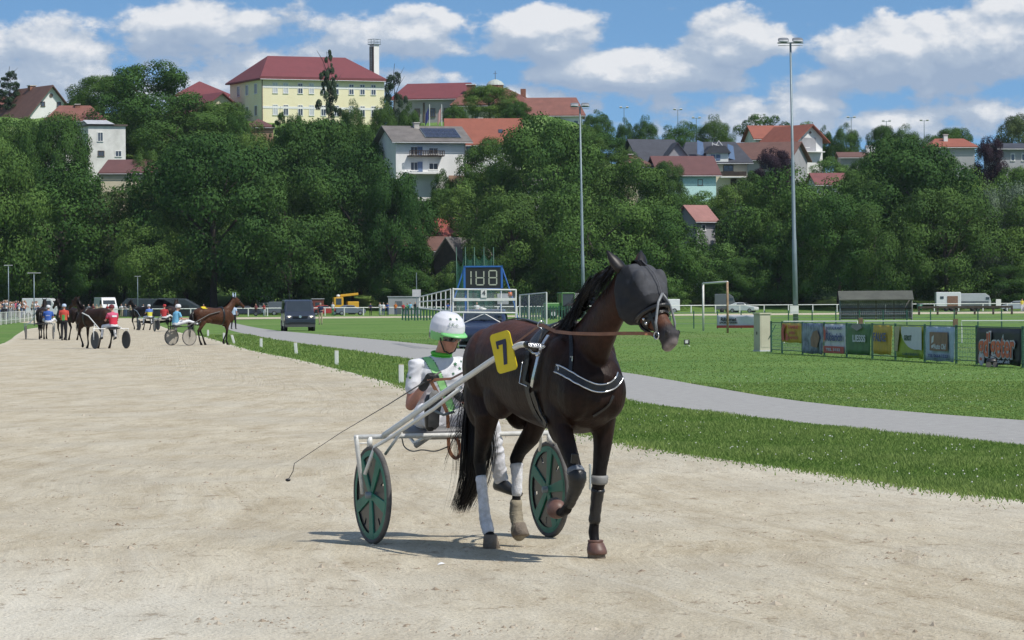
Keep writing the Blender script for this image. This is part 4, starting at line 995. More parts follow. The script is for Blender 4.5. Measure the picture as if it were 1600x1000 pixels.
# low houses behind the scoreboard
h = House('red_roofed_house', 'white house with a brick red roof peeking out left above the scoreboard', 678, 368, 548, 70, 8, 'gx', 26, 4, W_WHITE, tile_mat('roof_brick_red', (.30, .07, .05), 3), .4)
h.win(-20, 14, 7, 10); h.win(12, 14, 7, 10); h.chimney(-26, 4, 4, CHIM, .7)
h = House('brown_roofed_house', 'low white house with a dull brown roof just left of the dark timber gable', 668, 391, 528, 62, 8, 'gx', 20, 6, W_WHITE, T_BROWN, .5)
h.win(4, 12, 6, 9, frame=FRAMED); h.win(18, 22, 6, 9); h.chimney(0, 3, 0, CHIMB, .6)
h = House('timber_barn', 'dark timber gabled barn with a wide roof behind the green netting', 700, 405, 522, 44, 11, 'gy', 32, -24, W_DARK, T_GREY, .9, 'barn')
h.win(-8, 22, 7, 8, frame=FRAMED); h.win(8, 22, 7, 8, frame=FRAMED)
h = House('white_villa', 'white villa with an arched gable, glimpsed through the open crowned tree', 775, 360, 556, 70, 9, 'gy', 20, 5, W_WHITE, T_GREY, .5)
for u in (-22, -6, 10, 24): h.win(u, 12, 7, 11)
h = House('white_shed', 'white wall fragment seen through the leaves left of the second mast', 842, 292, 575, 46, 7, 'gx', 12, 8, W_WHITE, T_GREY, .3)
h.win(-6, 10, 6, 8)
# --- right hand group
h = House('slate_roofed_house', 'cream house with a dark slate gabled roof, left of the solar panel roofs', 1033, 252, 610, 62, 9, 'gx', 34, 20, W_CREAM, T_SLATE, .8)
h.win(14, 12, 6.5, 10, frame=FRAMED); h.win(-14, 12, 6, 10, frame=FRAMED); h.win(4, 20, 1.1, 8, 'l', frame=FRAMED)
h = House('brown_roofed_house', 'small brown roofed house half hidden by leaves below the cream slate roofed house', 998, 262, 590, 44, 7, 'hip', 18, 8, W_CREAM, T_BROWN, .4)
h.chimney(-8, 3, 3, CHIMB, .6)
h = House('slate_gable_house', 'house with steep dark slate gable and tilted solar collectors on its roofs', 1118, 256, 598, 100, 10, 'hip', 34, 6, W_CREAM, T_SLATE, .9, hip_rl=4.2)
k = 1 / h.ppm
def wing(x, w_, d_, z, rh, wall=W_CREAM):
    m1 = MB().prism([(x - w_ / 2, z - 3.5), (x + w_ / 2, z - 3.5), (x + w_ / 2, z), (x, z + rh), (x - w_ / 2, z)], -d_, 5); m1.build('gable_wing', wall, h.root)
    m2 = MB(); kq = rh / (w_ / 2)
    for s in (-1, 1): m2.prism([(x + s * (w_ / 2 + .5), z - .5 * kq), (x, z + rh), (x, z + rh + .2), (x + s * (w_ / 2 + .5), z - .5 * kq + .2)], -d_ - .5, 5)
    m2.build('wing_roof', T_SLATE, h.root)
wing(-62 * k, 46 * k, 1.2, h.h + .2, 30 * k, W_GREY)
MB().box((2 * k, -.2, h.h + 1.0), (34 * k, 1.2, 1.5)).build('dormer', W_WHITE, h.root)
MB().prism([(-19 * k, h.h + 1.75), (23 * k, h.h + 1.75), (14 * k, h.h + 3.0), (-9 * k, h.h + 3.0)], -1.3, 3).build('dormer_roof', T_SLATE, h.root)
for u in (-5, 3): 
    MB().box((u * k, -.84, h.h + 1.05), (.7, .08, .95)).build('dormer_window', DOORB, h.root)
for i, (u, v, lx) in enumerate(((-24, 30, 10), (24, 24, 12))):
    a = MB().add([(u * k - .6, -.6, h.h + v * k - 1.6), (u * k + .7, -.2, h.h + v * k - 1.9), (u * k + .5, .3, h.h + v * k + .4), (u * k - .5, .1, h.h + v * k + .8)], [(0, 1, 2, 3)])
    o = a.build('solar_collector', mat('collector_glass', (.10, .16, .28), .08, spec=1.0), h.root); sm_ = o.modifiers.new('s', 'SOLIDIFY'); sm_.thickness = .09
fr = MB().tube([(-4 * k, .5, h.h + 2), (6 * k, .5, h.h + 3.9)], .05, 5); fr.tube([(6 * k, .5, h.h + 3.9), (14 * k, .5, h.h + 2.8)], .05, 5); fr.tube([(-4 * k, .5, h.h + 3.4), (14 * k, .5, h.h + 2.8)], .05, 5); fr.tube([(-4 * k, .5, h.h + 2), (-4 * k, .5, h.h + 3.6)], .05, 5); fr.build('collector_frame', FRAME, h.root)
h.win(20, 7, 14, 8, frame=FRAMED)
MB().box((26 * k, -.8, h.h - 21 * k), (40 * k, 1.6, .2)).build('balcony_slab', FRAME, h.root)
MB().box((26 * k, -1.55, h.h - 16 * k), (40 * k, .08, .75)).build('balcony_railing', W_DARK, h.root)
MB().box((28 * k, -.1, h.h - 30 * k), (9 * k, .2, 13 * k)).build('carport_opening', W_DARK, h.root)
h = House('pale_blue_house', 'pale blue walled house under a broad maroon tiled roof', 1076, 271, 588, 86, 10, 'gx', 27, 10, W_BLUE, T_MAROON, .8)
h.win(18, 14, 6, 8, frame=FRAMED); h.win(-14, 14, 6, 8, frame=FRAMED)
MB().box((0, -.04, h.h - 24 / h.ppm), (h.w, .08, 5.0)).build('wall_band', mat('plaster_bright_mint', (.50, .74, .72), .8), h.root)
h = House('brown_barn', 'large house with a plain brown roof and dark gable right of the solar collectors', 1183, 248, 616, 96, 12, 'gx', 26, -20, W_GREY, T_BROWN, .7)
for u in (-20, 10): h.win(u, 12, 8, 8, frame=FRAMED)
h = House('white_gable_house', 'white gabled house with a recessed balcony and orange red roof beside the tall mast', 1266, 216, 628, 40, 11, 'gy', 20, 28, W_WHITE, T_ORANGE, 1.0)
MB().box((-3 * (1 / h.ppm), -.05, h.h - 1.1), (2.9, .12, 2.4)).build('balcony_recess', W_GREY, h.root)
h.win(-5, 8, 5, 12, glass=GLASS); MB().box((0, -.6, h.h - 2.4), (4.6, 1.2, .16)).build('balcony_slab', FRAME, h.root)
MB().tube([(0, .05, h.h + 1.0), (0, -.1, h.h + 1.0)], .22, 10).build('round_window', FRAMED, h.root)
h = House('white_gable_house', 'orange red roofed wing behind the tall mast, joined to the white gabled house', 1212, 216, 640, 62, 10, 'gx', 20, 8, W_WHITE, T_ORANGE, .6)
h.win(-12, 10, 6, 8)
h = House('little_house', 'little pale house with a pink tiled roof among the trees behind the goal', 1103, 344, 540, 30, 6, 'gx', 22, 30, W_GREY, T_PINK, .5)
h.win(-4, 12, 5, 8)
h = House('small_red_roofed_house', 'small white house with a plain red roof right of the tall mast', 1302, 288, 585, 50, 8, 'gx', 17, 8, W_WHITE, tile_mat('roof_dull_red', (.20, .07, .066), 3), .5)
h.win(-12, 9, 8, 6, frame=FRAMED); h.win(12, 9, 8, 6, frame=FRAMED)
h = House('dark_roofed_house', 'low house with dark roof and two white chimneys on the right slope', 1345, 246, 622, 62, 8, 'gx', 8, 0, W_GREY, T_BROWN, .5)
h.chimney(14, 3, 10, FRAME, .7); h.chimney(22, 3, 10, FRAME, .7)
h = House('small_orange_roofed_house', 'low house with an orange roof and one white chimney near the skyline on the right', 1490, 231, 640, 66, 9, 'hip', 14, 3, W_GREY, T_ORANGE, .6, hip_rl=2.6)
h.chimney(-8, 3, 7, FRAME, .7)
h = House('modern_house', 'grey modern house with a shallow blue grey roof at the right picture edge', 1592, 232, 600, 60, 9, 'gx', 8, 10, W_GREY, T_SLATE, .8)
h.win(-10, 14, 5, 10); h.win(10, 14, 10, 10)
# --- far floodlights on the ridge
for px, yt, lab in ((975, 168, 'small far lamp mast leftmost of the skyline masts'), (1059, 171, 'small far lamp mast left of the dark pointed tree'), (1088, 184, 'small far lamp mast with a wide flat head touching the dark pointed tree'),
                    (1189, 179, 'small far lamp mast in front of the open feathery tree'), (1330, 183, 'small far lamp mast above the right hand tree pair'), (1385, 189, 'small far lamp mast with twin cups, left of the last mast'), (1444, 188, 'small far lamp mast rightmost on the skyline')):
    t = at(px, yt, 690); b = terrain(t.x, 690); e = empty('distant_floodlight', lab, 'floodlight', (t.x, 690, b), 0, 'lamp masts on the skyline'); H = t.z - b
    MB().tube([(0, 0, 0), (0, 0, H)], [.11, .06], 6).build('pole', METAL, e)
    q = MB().tube([(-.8, 0, H - .1), (.8, 0, H - .1)], .04, 5)
    q.build('crossarm', METAL, e)
    for s in (-1, 1): MB().box((s * .62, -.1, H + .05), (.5, .3, .16), Matrix.Rotation(-.5, 3, 'X')).build('lamp_head', TIN, e)
# ---------------------------------------------------------------- horses
HAIRB = mat('hair_black', (.010, .008, .008), .45, .4, 30, spec=.4)
LEATHER_B = mat('leather_black', (.012, .012, .013), .35, .3, 12, .2, 60)
LEATHER_T = mat('leather_tan', (.27, .115, .055), .55, .2, 12, .2, 60)
SILVER = mat('polished_metal', (.62, .63, .65), .22, .1, 9, metal=.9)
WHITEP = mat('white_paint', (.70, .70, .67), .4, .08, 3, .1, 30)
WHITEW = mat('white_paint_worn', (.46, .46, .44), .45, .2, 8, .2, 30, col2=(.72, .72, .69), detail=8)
HOOF = mat('hoof_dusty', (.16, .13, .10), .8, .25, 14, .4, 60)
BOOT = mat('rubber_boot_red_brown', (.10, .050, .040), .5, .2, 12, col2=(.17, .09, .07))
BAND = mat('bandage_white', (.45, .44, .43), .9, .15, 16, .5, 90, col2=(.74, .74, .77))
DIRTB = mat('boot_sand_stained', (.26, .225, .16), .85, .2, 14, .4, 50)
COAT = attr_mat('horse_coat', .48, .17, .30, 22, 0)
_n, _l = COAT.node_tree.nodes, COAT.node_tree.links
_t = _n.new('ShaderNodeTexCoord'); _m = _n.new('ShaderNodeMapping'); _m.inputs['Scale'].default_value = (1, 1, .35); _z = _n.new('ShaderNodeTexNoise'); _z.inputs['Scale'].default_value = 90; _z.inputs['Detail'].default_value = 4
_z2 = _n.new('ShaderNodeTexNoise'); _z2.inputs['Scale'].default_value = 7; _z2.inputs['Detail'].default_value = 3; _ad = _n.new('ShaderNodeMath'); _ad.operation = 'MULTIPLY_ADD'; _ad.inputs[1].default_value = 3.0
_b = _n.new('ShaderNodeBump'); _b.inputs['Strength'].default_value = .55; _b.inputs['Distance'].default_value = .006
_l.new(_t.outputs['Object'], _m.inputs[0]); _l.new(_m.outputs[0], _z.inputs['Vector']); _l.new(_t.outputs['Object'], _z2.inputs['Vector']); _l.new(_z2.outputs[0], _ad.inputs[0]); _l.new(_z.outputs[0], _ad.inputs[2]); _l.new(_ad.outputs[0], _b.inputs['Height']); _l.new(_b.outputs[0], _n['Principled BSDF'].inputs['Normal'])
def sec_torso(st):
    return [((s, 0, (t + b) / 2), (0, w, 0), (0, 0, (t - b) / 2)) for s, t, b, w in st]
def horse_body(name_root, legs, neck, head, parent, coatfn, voxel=.013, ears=True, hooves=True):
    """legs: lists of (point, r_foreaft, r_side). head: (poll, muzzle, side axis)"""
    mb = MB()
    st = [(-1.50, 1.40, 1.16, .10), (-1.44, 1.47, 1.06, .19), (-1.32, 1.535, 1.02, .245), (-1.15, 1.585, .99, .275), (-.97, 1.60, .975, .285), (-.8, 1.59, .94, .285), (-.6, 1.565, .895, .295), (-.4, 1.55, .865, .30),
          (-.2, 1.56, .845, .285), (-.02, 1.585, .835, .26), (.12, 1.55, .84, .245), (.26, 1.46, .88, .23), (.36, 1.36, .95, .20), (.43, 1.24, 1.05, .12)]
    mb.loft(sec_torso(st), 28, 2.2)
    for s in (-1, 1):                       # quarters, shoulders, breast and forearm muscles
        mb.ball((-1.20, .13 * s, 1.27), (.26, .165, .27), 16, 12)
        mb.ball((-1.27, .14 * s, 1.08), (.19, .125, .26), 16, 12)
        mb.ball((.05, .165 * s, 1.20), (.17, .095, .30), 16, 12, Matrix.Rotation(.35, 3, 'Y'))
        mb.ball((.27, .115 * s, 1.12), (.17, .12, .19), 16, 12)
        mb.ball((.10, .155 * s, .95), (.12, .085, .18), 14, 10)
        mb.ball((-.88, .17 * s, 1.08), (.2, .10, .17), 14, 10)
    mb.limb([((p[0], p[1], p[2]), p[3], p[4]) for p in neck], 24)
    for lg in legs:
        mb.limb([((p[0], p[1], p[2]), p[3], p[4]) for p in lg], 16)
    P, M, S = Vector(head[0]), Vector(head[1]), Vector(head[2]).normalized()
    D_ = (M - P); Lh = D_.length; D_.normalize(); Fr = D_.cross(S).normalized()
    if Fr.z < 0 and abs(Fr.z) > abs(D_.z): Fr = -Fr
    if Fr.dot(Vector(head[3]) if len(head) > 3 else Vector((1, 0, 0))) < 0: Fr = -Fr
    HS = [(-.05, .05, .05, -.02), (.0, .085, .085, -.015), (.10, .10, .115, -.03), (.22, .112, .142, -.05), (.34, .108, .150, -.065), (.46, .088, .132, -.055), (.60, .066, .098, -.03), (.74, .055, .075, -.012), (.86, .057, .070, -.005), (.94, .060, .068, -.005), (1.0, .052, .055, -.01), (1.04, .03, .03, -.012)]
    mb.loft([(P + D_ * (t * Lh) + Fr * off, S * a * .93, Fr * b * .93) for t, a, b, off in HS], 20, 2.3)
    for s in (-1, 1):
        mb.ball(P + D_ * (.34 * Lh) + S * (.088 * s) + Fr * .045, (.03, .03, .03), 10, 8)
        mb.ball(P + D_ * (.22 * Lh) - Fr * .11 + S * .05 * s, (.08, .05, .09), 10, 8)
        mb.ball(P + D_ * (.93 * Lh) + Fr * .035 + S * .036 * s, (.028, .024, .028), 10, 8)   # nostril rim
    mb.ball(P + D_ * (.985 * Lh) - Fr * .055, (.045, .04, .032), 10, 8)
    if ears:
        for s in (-1, 1):
            b0 = P - D_ * .02 + S * .07 * s - Fr * .01; up = (-D_ * .8 + S * .30 * s + Fr * .12).normalized()
            mb.loft([(b0 + up * q * .145, S * (r * .9), Fr * (r * .55)) for q, r in ((-.15, .035), (.1, .042), (.35, .045), (.65, .033), (.9, .014), (1.0, .005))], 10)
    o = mb.remesh('body', COAT, parent, voxel, 5, .5)
    vcol(o, coatfn)
    return o, (P, D_, S, Fr, Lh)
def strands(name, roots, m, parent, w=.006, seg=7):
    """roots: list of (p0, p1, p2, p3) control points -> tapering ribbons"""
    V = []; F_ = []
    for c in roots:
        p = spline(c, 3); n = len(p); a = R.uniform(0, 3.14); ax = Vector((math.cos(a), math.sin(a), .2)) ; b = len(V)
        for i, q in enumerate(p):
            ww = w * (1 - .85 * (i / (n - 1)) ** 1.5); V += [tuple(Vector(q) - ax * ww), tuple(Vector(q) + ax * ww)]
        for i in range(n - 1): F_.append((b + 2 * i, b + 2 * i + 1, b + 2 * i + 3, b + 2 * i + 2))
    return MB().add(V, F_).build(name, m, parent, True, fix=False)

# ---------------------------------------------------------------- the big horse
TH = rad(23)
HH = Vector((math.sin(TH), -math.cos(TH), 0)); LL = Vector((math.cos(TH), math.sin(TH), 0))
_p = gnd(925, 872); HP0 = _p - LL * .12; HP0.z = 0
HM = Matrix(((HH.x, LL.x, 0, HP0.x), (HH.y, LL.y, 0, HP0.y), (0, 0, 1, 0), (0, 0, 0, 1)))
HMI = HM.inverted()
def loc(px, py, lat):                    # local (forward, left, up) point at side offset lat seen at that pixel
    d = ray(px, py); t = (lat - (EYE - HP0).dot(LL)) / d.dot(LL); return HMI @ (EYE + d * t)
hr = empty('horse', 'dark bay trotting horse wearing a black fly mask and number 7, nearest to the camera', 'horse', HP0, math.atan2(HH.y, HH.x))
def pl(px, py, lat, a, b): q = loc(px, py, lat); return (q.x, q.y, q.z, a, b)
LEGS = [
 [(.02, -.17, 1.12, .13, .08), (.10, -.165, .93, .095, .075), (.22, -.15, .76, .066, .058), (.31, -.14, .62, .050, .047), (.335, -.135, .56, .056, .050), (.30, -.135, .48, .038, .034), (.23, -.135, .41, .030, .027), (.165, -.135, .345, .040, .034), (.09, -.135, .315, .032, .030), (.03, -.135, .325, .034, .036)],
 [(.02, .17, 1.12, .13, .08), (.11, .165, .93, .10, .078), (.115, .15, .75, .070, .060), (.10, .135, .60, .052, .048), (.095, .13, .52, .055, .050), (.075, .13, .44, .038, .034), (.045, .125, .30, .032, .028), (.015, .125, .17, .042, .036), (.035, .125, .11, .034, .031), (.05, .125, .07, .04, .042)],
 [(-1.25, -.16, 1.05, .17, .10), (-1.12, -.165, .93, .12, .085), (-1.22, -.155, .78, .082, .062), (-1.32, -.14, .66, .056, .045), (-1.355, -.13, .60, .060, .044), (-1.335, -.13, .50, .042, .034), (-1.30, -.13, .36, .035, .030), (-1.265, -.13, .22, .040, .034), (-1.235, -.13, .165, .043, .037), (-1.19, -.13, .10, .036, .034), (-1.16, -.13, .07, .04, .042)],
 [(-1.20, .16, 1.05, .17, .10), (-.98, .175, .92, .12, .085), (-1.10, .155, .79, .085, .062), (-1.26, .14, .68, .060, .046), (-1.315, .13, .61, .060, .046), (-1.30, .13, .52, .042, .034), (-1.29, .125, .40, .035, .030), (-1.30, .12, .27, .038, .033), (-1.295, .12, .22, .042, .037), (-1.27, .12, .165, .036, .034), (-1.245, .12, .13, .042, .044)]]
POLL = loc(989, 423, .075); MUZ = POLL + Vector((.375, .100, -.465)); SIDE = Vector((-.10, .375, 0))
print('POLL', POLL)
NECK = [(.0, 0, 1.30, .20, .14), (.15, 0, 1.36, .215, .125), (.33, .005, 1.48, .188, .102), (.48, .012, 1.61, .158, .086), (POLL.x - .12, .03, 1.75, .132, .078), (POLL.x - .045, .05, POLL.z - .07, .105, .072)]
def coat_main(p):
    n = mnoise.noise(p * 5) * .5 + .5; n2 = mnoise.noise(p * 1.7 + Vector((3, 1, 2))) * .5 + .5
    c = Vector((.0125, .0062, .0045)).lerp(Vector((.0200, .0094, .0064)), n)
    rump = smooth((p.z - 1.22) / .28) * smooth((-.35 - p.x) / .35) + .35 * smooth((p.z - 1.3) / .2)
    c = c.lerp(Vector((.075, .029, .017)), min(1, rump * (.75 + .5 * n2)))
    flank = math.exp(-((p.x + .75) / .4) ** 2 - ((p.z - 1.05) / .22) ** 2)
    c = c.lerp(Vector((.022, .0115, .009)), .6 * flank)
    leg = smooth((.86 - p.z) / .22); c = c.lerp(Vector((.0085, .0072, .0072)), leg)
    d = (p - POLL); t = d.dot((MUZ - POLL).normalized()) / (MUZ - POLL).length
    if t > .45 and p.z > 1.3 and p.x > .6:
        c = c.lerp(Vector((.11, .050, .032)), smooth((t - .5) / .1) * (1 - smooth((t - .76) / .10)))
        c = c.lerp(Vector((.040, .036, .038)), smooth((t - .78) / .1))
        if t > .97: c = c.lerp(Vector((.22, .185, .18)), smooth((t - .97) / .05) * smooth((.17 - (p - MUZ).dot(Vector((.83, .42, .3)))) / .2))
    return c
body, (hP, hD, hS, hF, hL) = horse_body('horse', LEGS, NECK, (POLL, MUZ, SIDE, (.8, .4, .5)), hr, coat_main, .011)
bvh = BVHTree.FromObject(body, bpy.context.evaluated_depsgraph_get()) if False else BVHTree.FromPolygons([v.co.copy() for v in body.data.vertices], [tuple(p.vertices) for p in body.data.polygons])
def surf(px, py, lift=.006, lat=0.0):
    """point on the horse's skin seen at that pixel (local), with its normal"""
    o = HMI @ EYE; d = (HMI.to_3x3() @ ray(px, py)).normalized(); h = bvh.ray_cast(o, d)
    if h[0] is None:
        q = loc(px, py, lat); h = bvh.find_nearest(q)
    return h[0] + h[1] * lift, h[1]
def near(p, lift=.006):
    h = bvh.find_nearest(Vector(p)); return h[0] + h[1] * lift, h[1]
def strap(name, pix, w, m, parent, n=6, th=.006, lift=.004, mb=None):
    """strap lying on the skin through picture points"""
    pts = []; nr = []
    for q in spline(pix, n):
        a, b = surf(q[0], q[1], lift); pts.append(a); nr.append(b)
    mbb = mb or MB(); mbb.ribbon(pts, w, nr, th)
    return mbb.build(name, m, parent) if mb is None else None
def ring_strap(name, c, nrm, w, m, parent, lift=.004, th=.007, n=40, r=.6, a0=0, a1=6.2832):
    """strap around the body in the plane through c with normal nrm"""
    nrm = Vector(nrm).normalized(); u = nrm.cross(Vector((0, 0, 1))).normalized(); v = u.cross(nrm); c = Vector(c); pts = []; nr = []
    for i in range(n + 1):
        a = a0 + (a1 - a0) * i / n; d = u * math.cos(a) + v * math.sin(a)
        h = bvh.ray_cast(c + d * r, -d)
        if h[0] is None: continue
        pts.append(h[0] + h[1] * lift); nr.append(h[1])
    return MB().ribbon(pts, w, nr, th).build(name, m, parent)
# hooves
def hoof(p, toe, r, h, parent, m=HOOF, name='hoof'):
    """truncated cone from the coronet p downwards along 'toe' tilt"""
    p = Vector(p); ax = Vector(toe).normalized(); s = Vector((0, 1, 0)); f = s.cross(ax).normalized()
    if f.x < 0: f = -f
    return MB().loft([(p - ax * .01, f * r * .82, s * r * .8), (p + ax * h * .15, f * r * .9, s * r * .88), (p + ax * h * .97 + f * r * .28, f * r * 1.18, s * r * 1.06), (p + ax * h + f * r * .28, f * r * 1.1, s * r * 1.0)], 18, 2.2).build(name, m, parent, True)
hoof((.05, .125, .088), (.0, 0, -1), .056, .086, hr)
b1 = MB().loft([((.048, .125, .115), (.046, 0, 0), (0, .044, 0)), ((.052, .125, .10), (.058, 0, 0), (0, .055, 0)), ((.066, .125, .065), (.070, 0, 0), (0, .065, 0)), ((.074, .125, .036), (.073, 0, 0), (0, .066, 0)), ((.074, .125, .030), (.066, 0, 0), (0, .06, 0))], 18).build('bell_boot', BOOT, hr, True); tag(b1, 'red brown rubber bell boot on the planted front hoof')
MB().tube([(.048 + .047 * math.cos(i * .5236), .125 + .045 * math.sin(i * .5236), .117) for i in range(12)], .009, 6, close=True).build('boot_collar', BOOT, b1, True)
hoof((.035, -.135, .325), (-.95, 0, .12), .054, .085, hr)
b2 = MB().ball((-.005, -.135, .335), (.075, .068, .066), 16, 12).build('bell_boot', BOOT, hr, True)
hoof((-1.165, -.13, .09), (.0, 0, -1), .056, .088, hr)
hoof((-1.245, .12, .155), (.25, 0, -.97), .056, .085, hr)
# bandages, shin boots
def sleeve(name, leg, i0, i1, m, grow=.010, parent=None, label=None, t0=0, t1=1):
    pts = leg[i0:i1 + 1]; q = [Vector(p[:3]) for p in pts]
    mb = MB(); secs = []
    P_ = spline([(p[0], p[1], p[2], p[3], p[4]) for p in pts], 6); n = len(P_)
    P_ = P_[int(t0 * (n - 1)):int(t1 * (n - 1)) + 1]; n = len(P_)
    for i in range(n):
        a = Vector(P_[max(i - 1, 0)][:3]); b = Vector(P_[min(i + 1, n - 1)][:3]); t = (b - a).normalized(); A = t.cross(Vector((0, 1, 0))).normalized(); w = .0018 * math.sin(i * 2.1)
        e = -.006 if i in (0, n - 1) else 0
        secs.append((Vector(P_[i][:3]), A * (P_[i][3] + grow + w + e), Vector((0, 1, 0)) * (P_[i][4] + grow + w + e)))
    mb.loft(secs, 18)
    o = mb.build(name, m, parent or hr, True)
    if label: tag(o, label)
    return o
sleeve('leg_bandage', LEGS[2], 4, 9, BAND, .006, label='white bandage from hock to fetlock, stained by sand', t0=.22)
sleeve('leg_bandage', LEGS[3], 4, 7, BAND, .006, label='white bandage on the raised hind cannon', t0=.15, t1=.8)
sleeve('leg_boot', LEGS[3], 6, 10, DIRTB, .010, label='sand coloured boot caked with dirt above the raised hind hoof', t0=.15, t1=.9)
MB().ball((-1.245, .12, .115), (.062, .058, .075), 16, 12).build('bell_boot', DIRTB, hr, True)
sleeve('shin_boot', LEGS[0], 3, 7, LEATHER_B, .012, t0=.15, t1=.9)
sleeve('boot_strap', LEGS[0], 2, 4, mat('boot_strap_grey', (.13, .145, .17), .5), .012, t0=.55, t1=.8)
sleeve('shin_boot', LEGS[1], 3, 7, LEATHER_B, .010, t0=.45, t1=.9)
sleeve('boot_strap', LEGS[1], 3, 5, mat('boot_strap_pale', (.20, .20, .195), .6), .011, t0=.3, t1=.62)
a = loc(898, 716, -.2); MB().box(a, (.02, .05, .07), Matrix.Rotation(.3, 3, 'Y')).build('knee_pad', LEATHER_B, hr, bevel=.006)
a = loc(922, 745, .05); MB().box(a, (.02, .012, .17)).build('boot_plate', SILVER, hr, bevel=.003)
# mane and tail
crest = spline([(-.02, 0, 1.60), (.14, 0, 1.655), (.27, .005, 1.74), (.36, .015, 1.85), (POLL.x - .16, .03, 1.94), (POLL.x - .06, .05, POLL.z + .045)], 10)
rt = []
for i in range(1500):
    t = R.uniform(0, .999); c = Vector(crest[int(t * (len(crest) - 1))]) + Vector((R.gauss(0, .012), R.gauss(0, .012), -.015)); L_ = R.uniform(.10, .25); lump = .5 + .5 * math.sin(t * 38 + 1.3 * math.sin(t * 13)); back = (.35 + .9 * lump) * R.uniform(.6, 1.2)
    rt.append((c, c + Vector((-.05 * back, -.03 - .02 * R.random(), .012)), c + Vector((-.42 * L_ * back, -.075, -.22 * L_)), c + Vector((-.75 * L_ * back - .01, -.10 - .03 * R.random(), -R.uniform(.45, 1.0) * L_))))
strands('mane', rt, HAIRB, hr, .0045)
rt = []
for i in range(60):
    c = POLL + Vector((.0, 0, .02)) + hS * R.uniform(-.03, .03); rt.append((c, c + hF * .06 + Vector((0, 0, .01)), c + hF * .09 + hD * .08, c + hF * .09 + hD * R.uniform(.14, .22)))
strands('forelock', rt, HAIRB, hr, .006)
tail_c = [loc(757, 535, -.03), loc(738, 560, -.04), loc(743, 640, -.06), loc(744, 700, -.07), loc(738, 750, -.08), loc(722, 792, -.1)]
tail_c[0] = Vector((-1.46, 0, 1.44)); tail_c[1] = Vector((-1.56, -.02, 1.36))
mb = MB(); mb.limb([(tail_c[0], .045, .04), (tail_c[1], .05, .045), (tail_c[1].lerp(tail_c[2], .5), .06, .045), (tail_c[2], .07, .05), (tail_c[3], .07, .045), (tail_c[4], .05, .03)], 14)
tl = mb.build('tail', HAIRB, hr, True)
rt = []
for i in range(1300):
    w = R.gauss(0, 1); w2 = R.gauss(0, 1); e = R.uniform(.55, 1.08); sp = [0, .03, .06, .08, .075, .06]
    pts = []
    for j, c in enumerate(tail_c):
        cc = Vector(c) if j < 5 else tail_c[4].lerp(tail_c[5], min(1.15, e + .1))
        if j >= 4 and e < .8: cc = tail_c[3].lerp(tail_c[4], e)
        pts.append(tuple(cc + Vector((w2 * sp[j] * .55, w * sp[j] * .62, R.gauss(0, .012)))))
        if j >= 4 and e < .8: break
    rt.append(pts)
strands('tail_hair', rt, HAIRB, tl, .0042)
rt = []
for i in range(26):                        # wisps blown out to the side
    t = R.uniform(.15, .8); c = tail_c[1].lerp(tail_c[3], t); rt.append((c, c + Vector((-.02, -.08, -.04)), c + Vector((-.05, -.17, -.14)), c + Vector((-.06, -.2 - R.random() * .05, -.26 - R.random() * .1))))
strands('tail_hair', rt, HAIRB, tl, .004)
# fly mask: dark mesh hood from behind the ears to half way down the face, puffed over the eyes
MASK = mat('fly_mask_mesh', (.020, .021, .024), .8, .25, 14, .35, 420, spec=.2, col2=(.034, .035, .040))
MASKP = attr_mat('fly_mask_panel', .75, .25, .18, 30)
mb = MB(); HS = [(-.035, .095, .070, -.015), (.03, .126, .122, -.02), (.13, .138, .160, -.03), (.25, .148, .186, -.040), (.37, .146, .192, -.052), (.47, .126, .172, -.052), (.56, .095, .128, -.03)]
mb.loft([(hP + hD * (t * hL) + hF * off, hS * a * .94, hF * b * .93) for t, a, b, off in HS], 28, 3.3)
for s in (-1, 1): mb.ball(hP + hD * (.27 * hL) + hS * (.084 * s) + hF * .080, (.052, .05, .085), 14, 10)
mk = mb.remesh('fly_mask', MASKP, hr, .009, 4, .5)
for v in mk.data.vertices:                       # cloth wrinkles
    q = v.co; v.co = q + v.normal * (.0045 * mnoise.noise(q * 16) + .006 * mnoise.noise(Vector((q.x * 5, q.y * 5, q.z * 14))))
def mask_col(p):
    d = p - hP; t = d.dot(hD) / hL; x = d.dot(hF); y = d.dot(hS)
    return Vector((.058, .060, .068)) if (x > .055 and t < .46 and x > .04 + abs(y) * .35) else Vector((.022, .023, .027))
vcol(mk, mask_col)
MBE = MB(); cc = hP + hD * (.565 * hL) + hF * -.028
MBE.tube([cc + hS * (.095 * math.cos(a)) + hF * (.128 * math.sin(a)) + hD * .03 * math.sin(a) for a in [i * 6.2832 / 24 for i in range(24)]], .016, 8, close=True).build('mask_edge', LEATHER_B, mk, True)
sm = MB().tube([hP + hD * (t * hL) + hF * f for t, f in ((.02, .112), (.12, .132), (.25, .152), (.37, .146), (.5, .122))], .004, 5).build('mask_seam', mat('seam_grey', (.09, .09, .1), .7), mk)
for s in (-1, 1):
    b0 = hP - hD * .01 + hS * .080 * s - hF * .01; up = (-hD * .80 + hS * .34 * s + hF * .14).normalized(); 
    MB().loft([(b0 + up * q * .160, hS * (r), hF * (r * .6)) for q, r in ((-.1, .045), (.1, .05), (.35, .051), (.65, .038), (.88, .018), (1.02, .006))], 12, 2).build('ear_cover', HAIRB, mk, True)
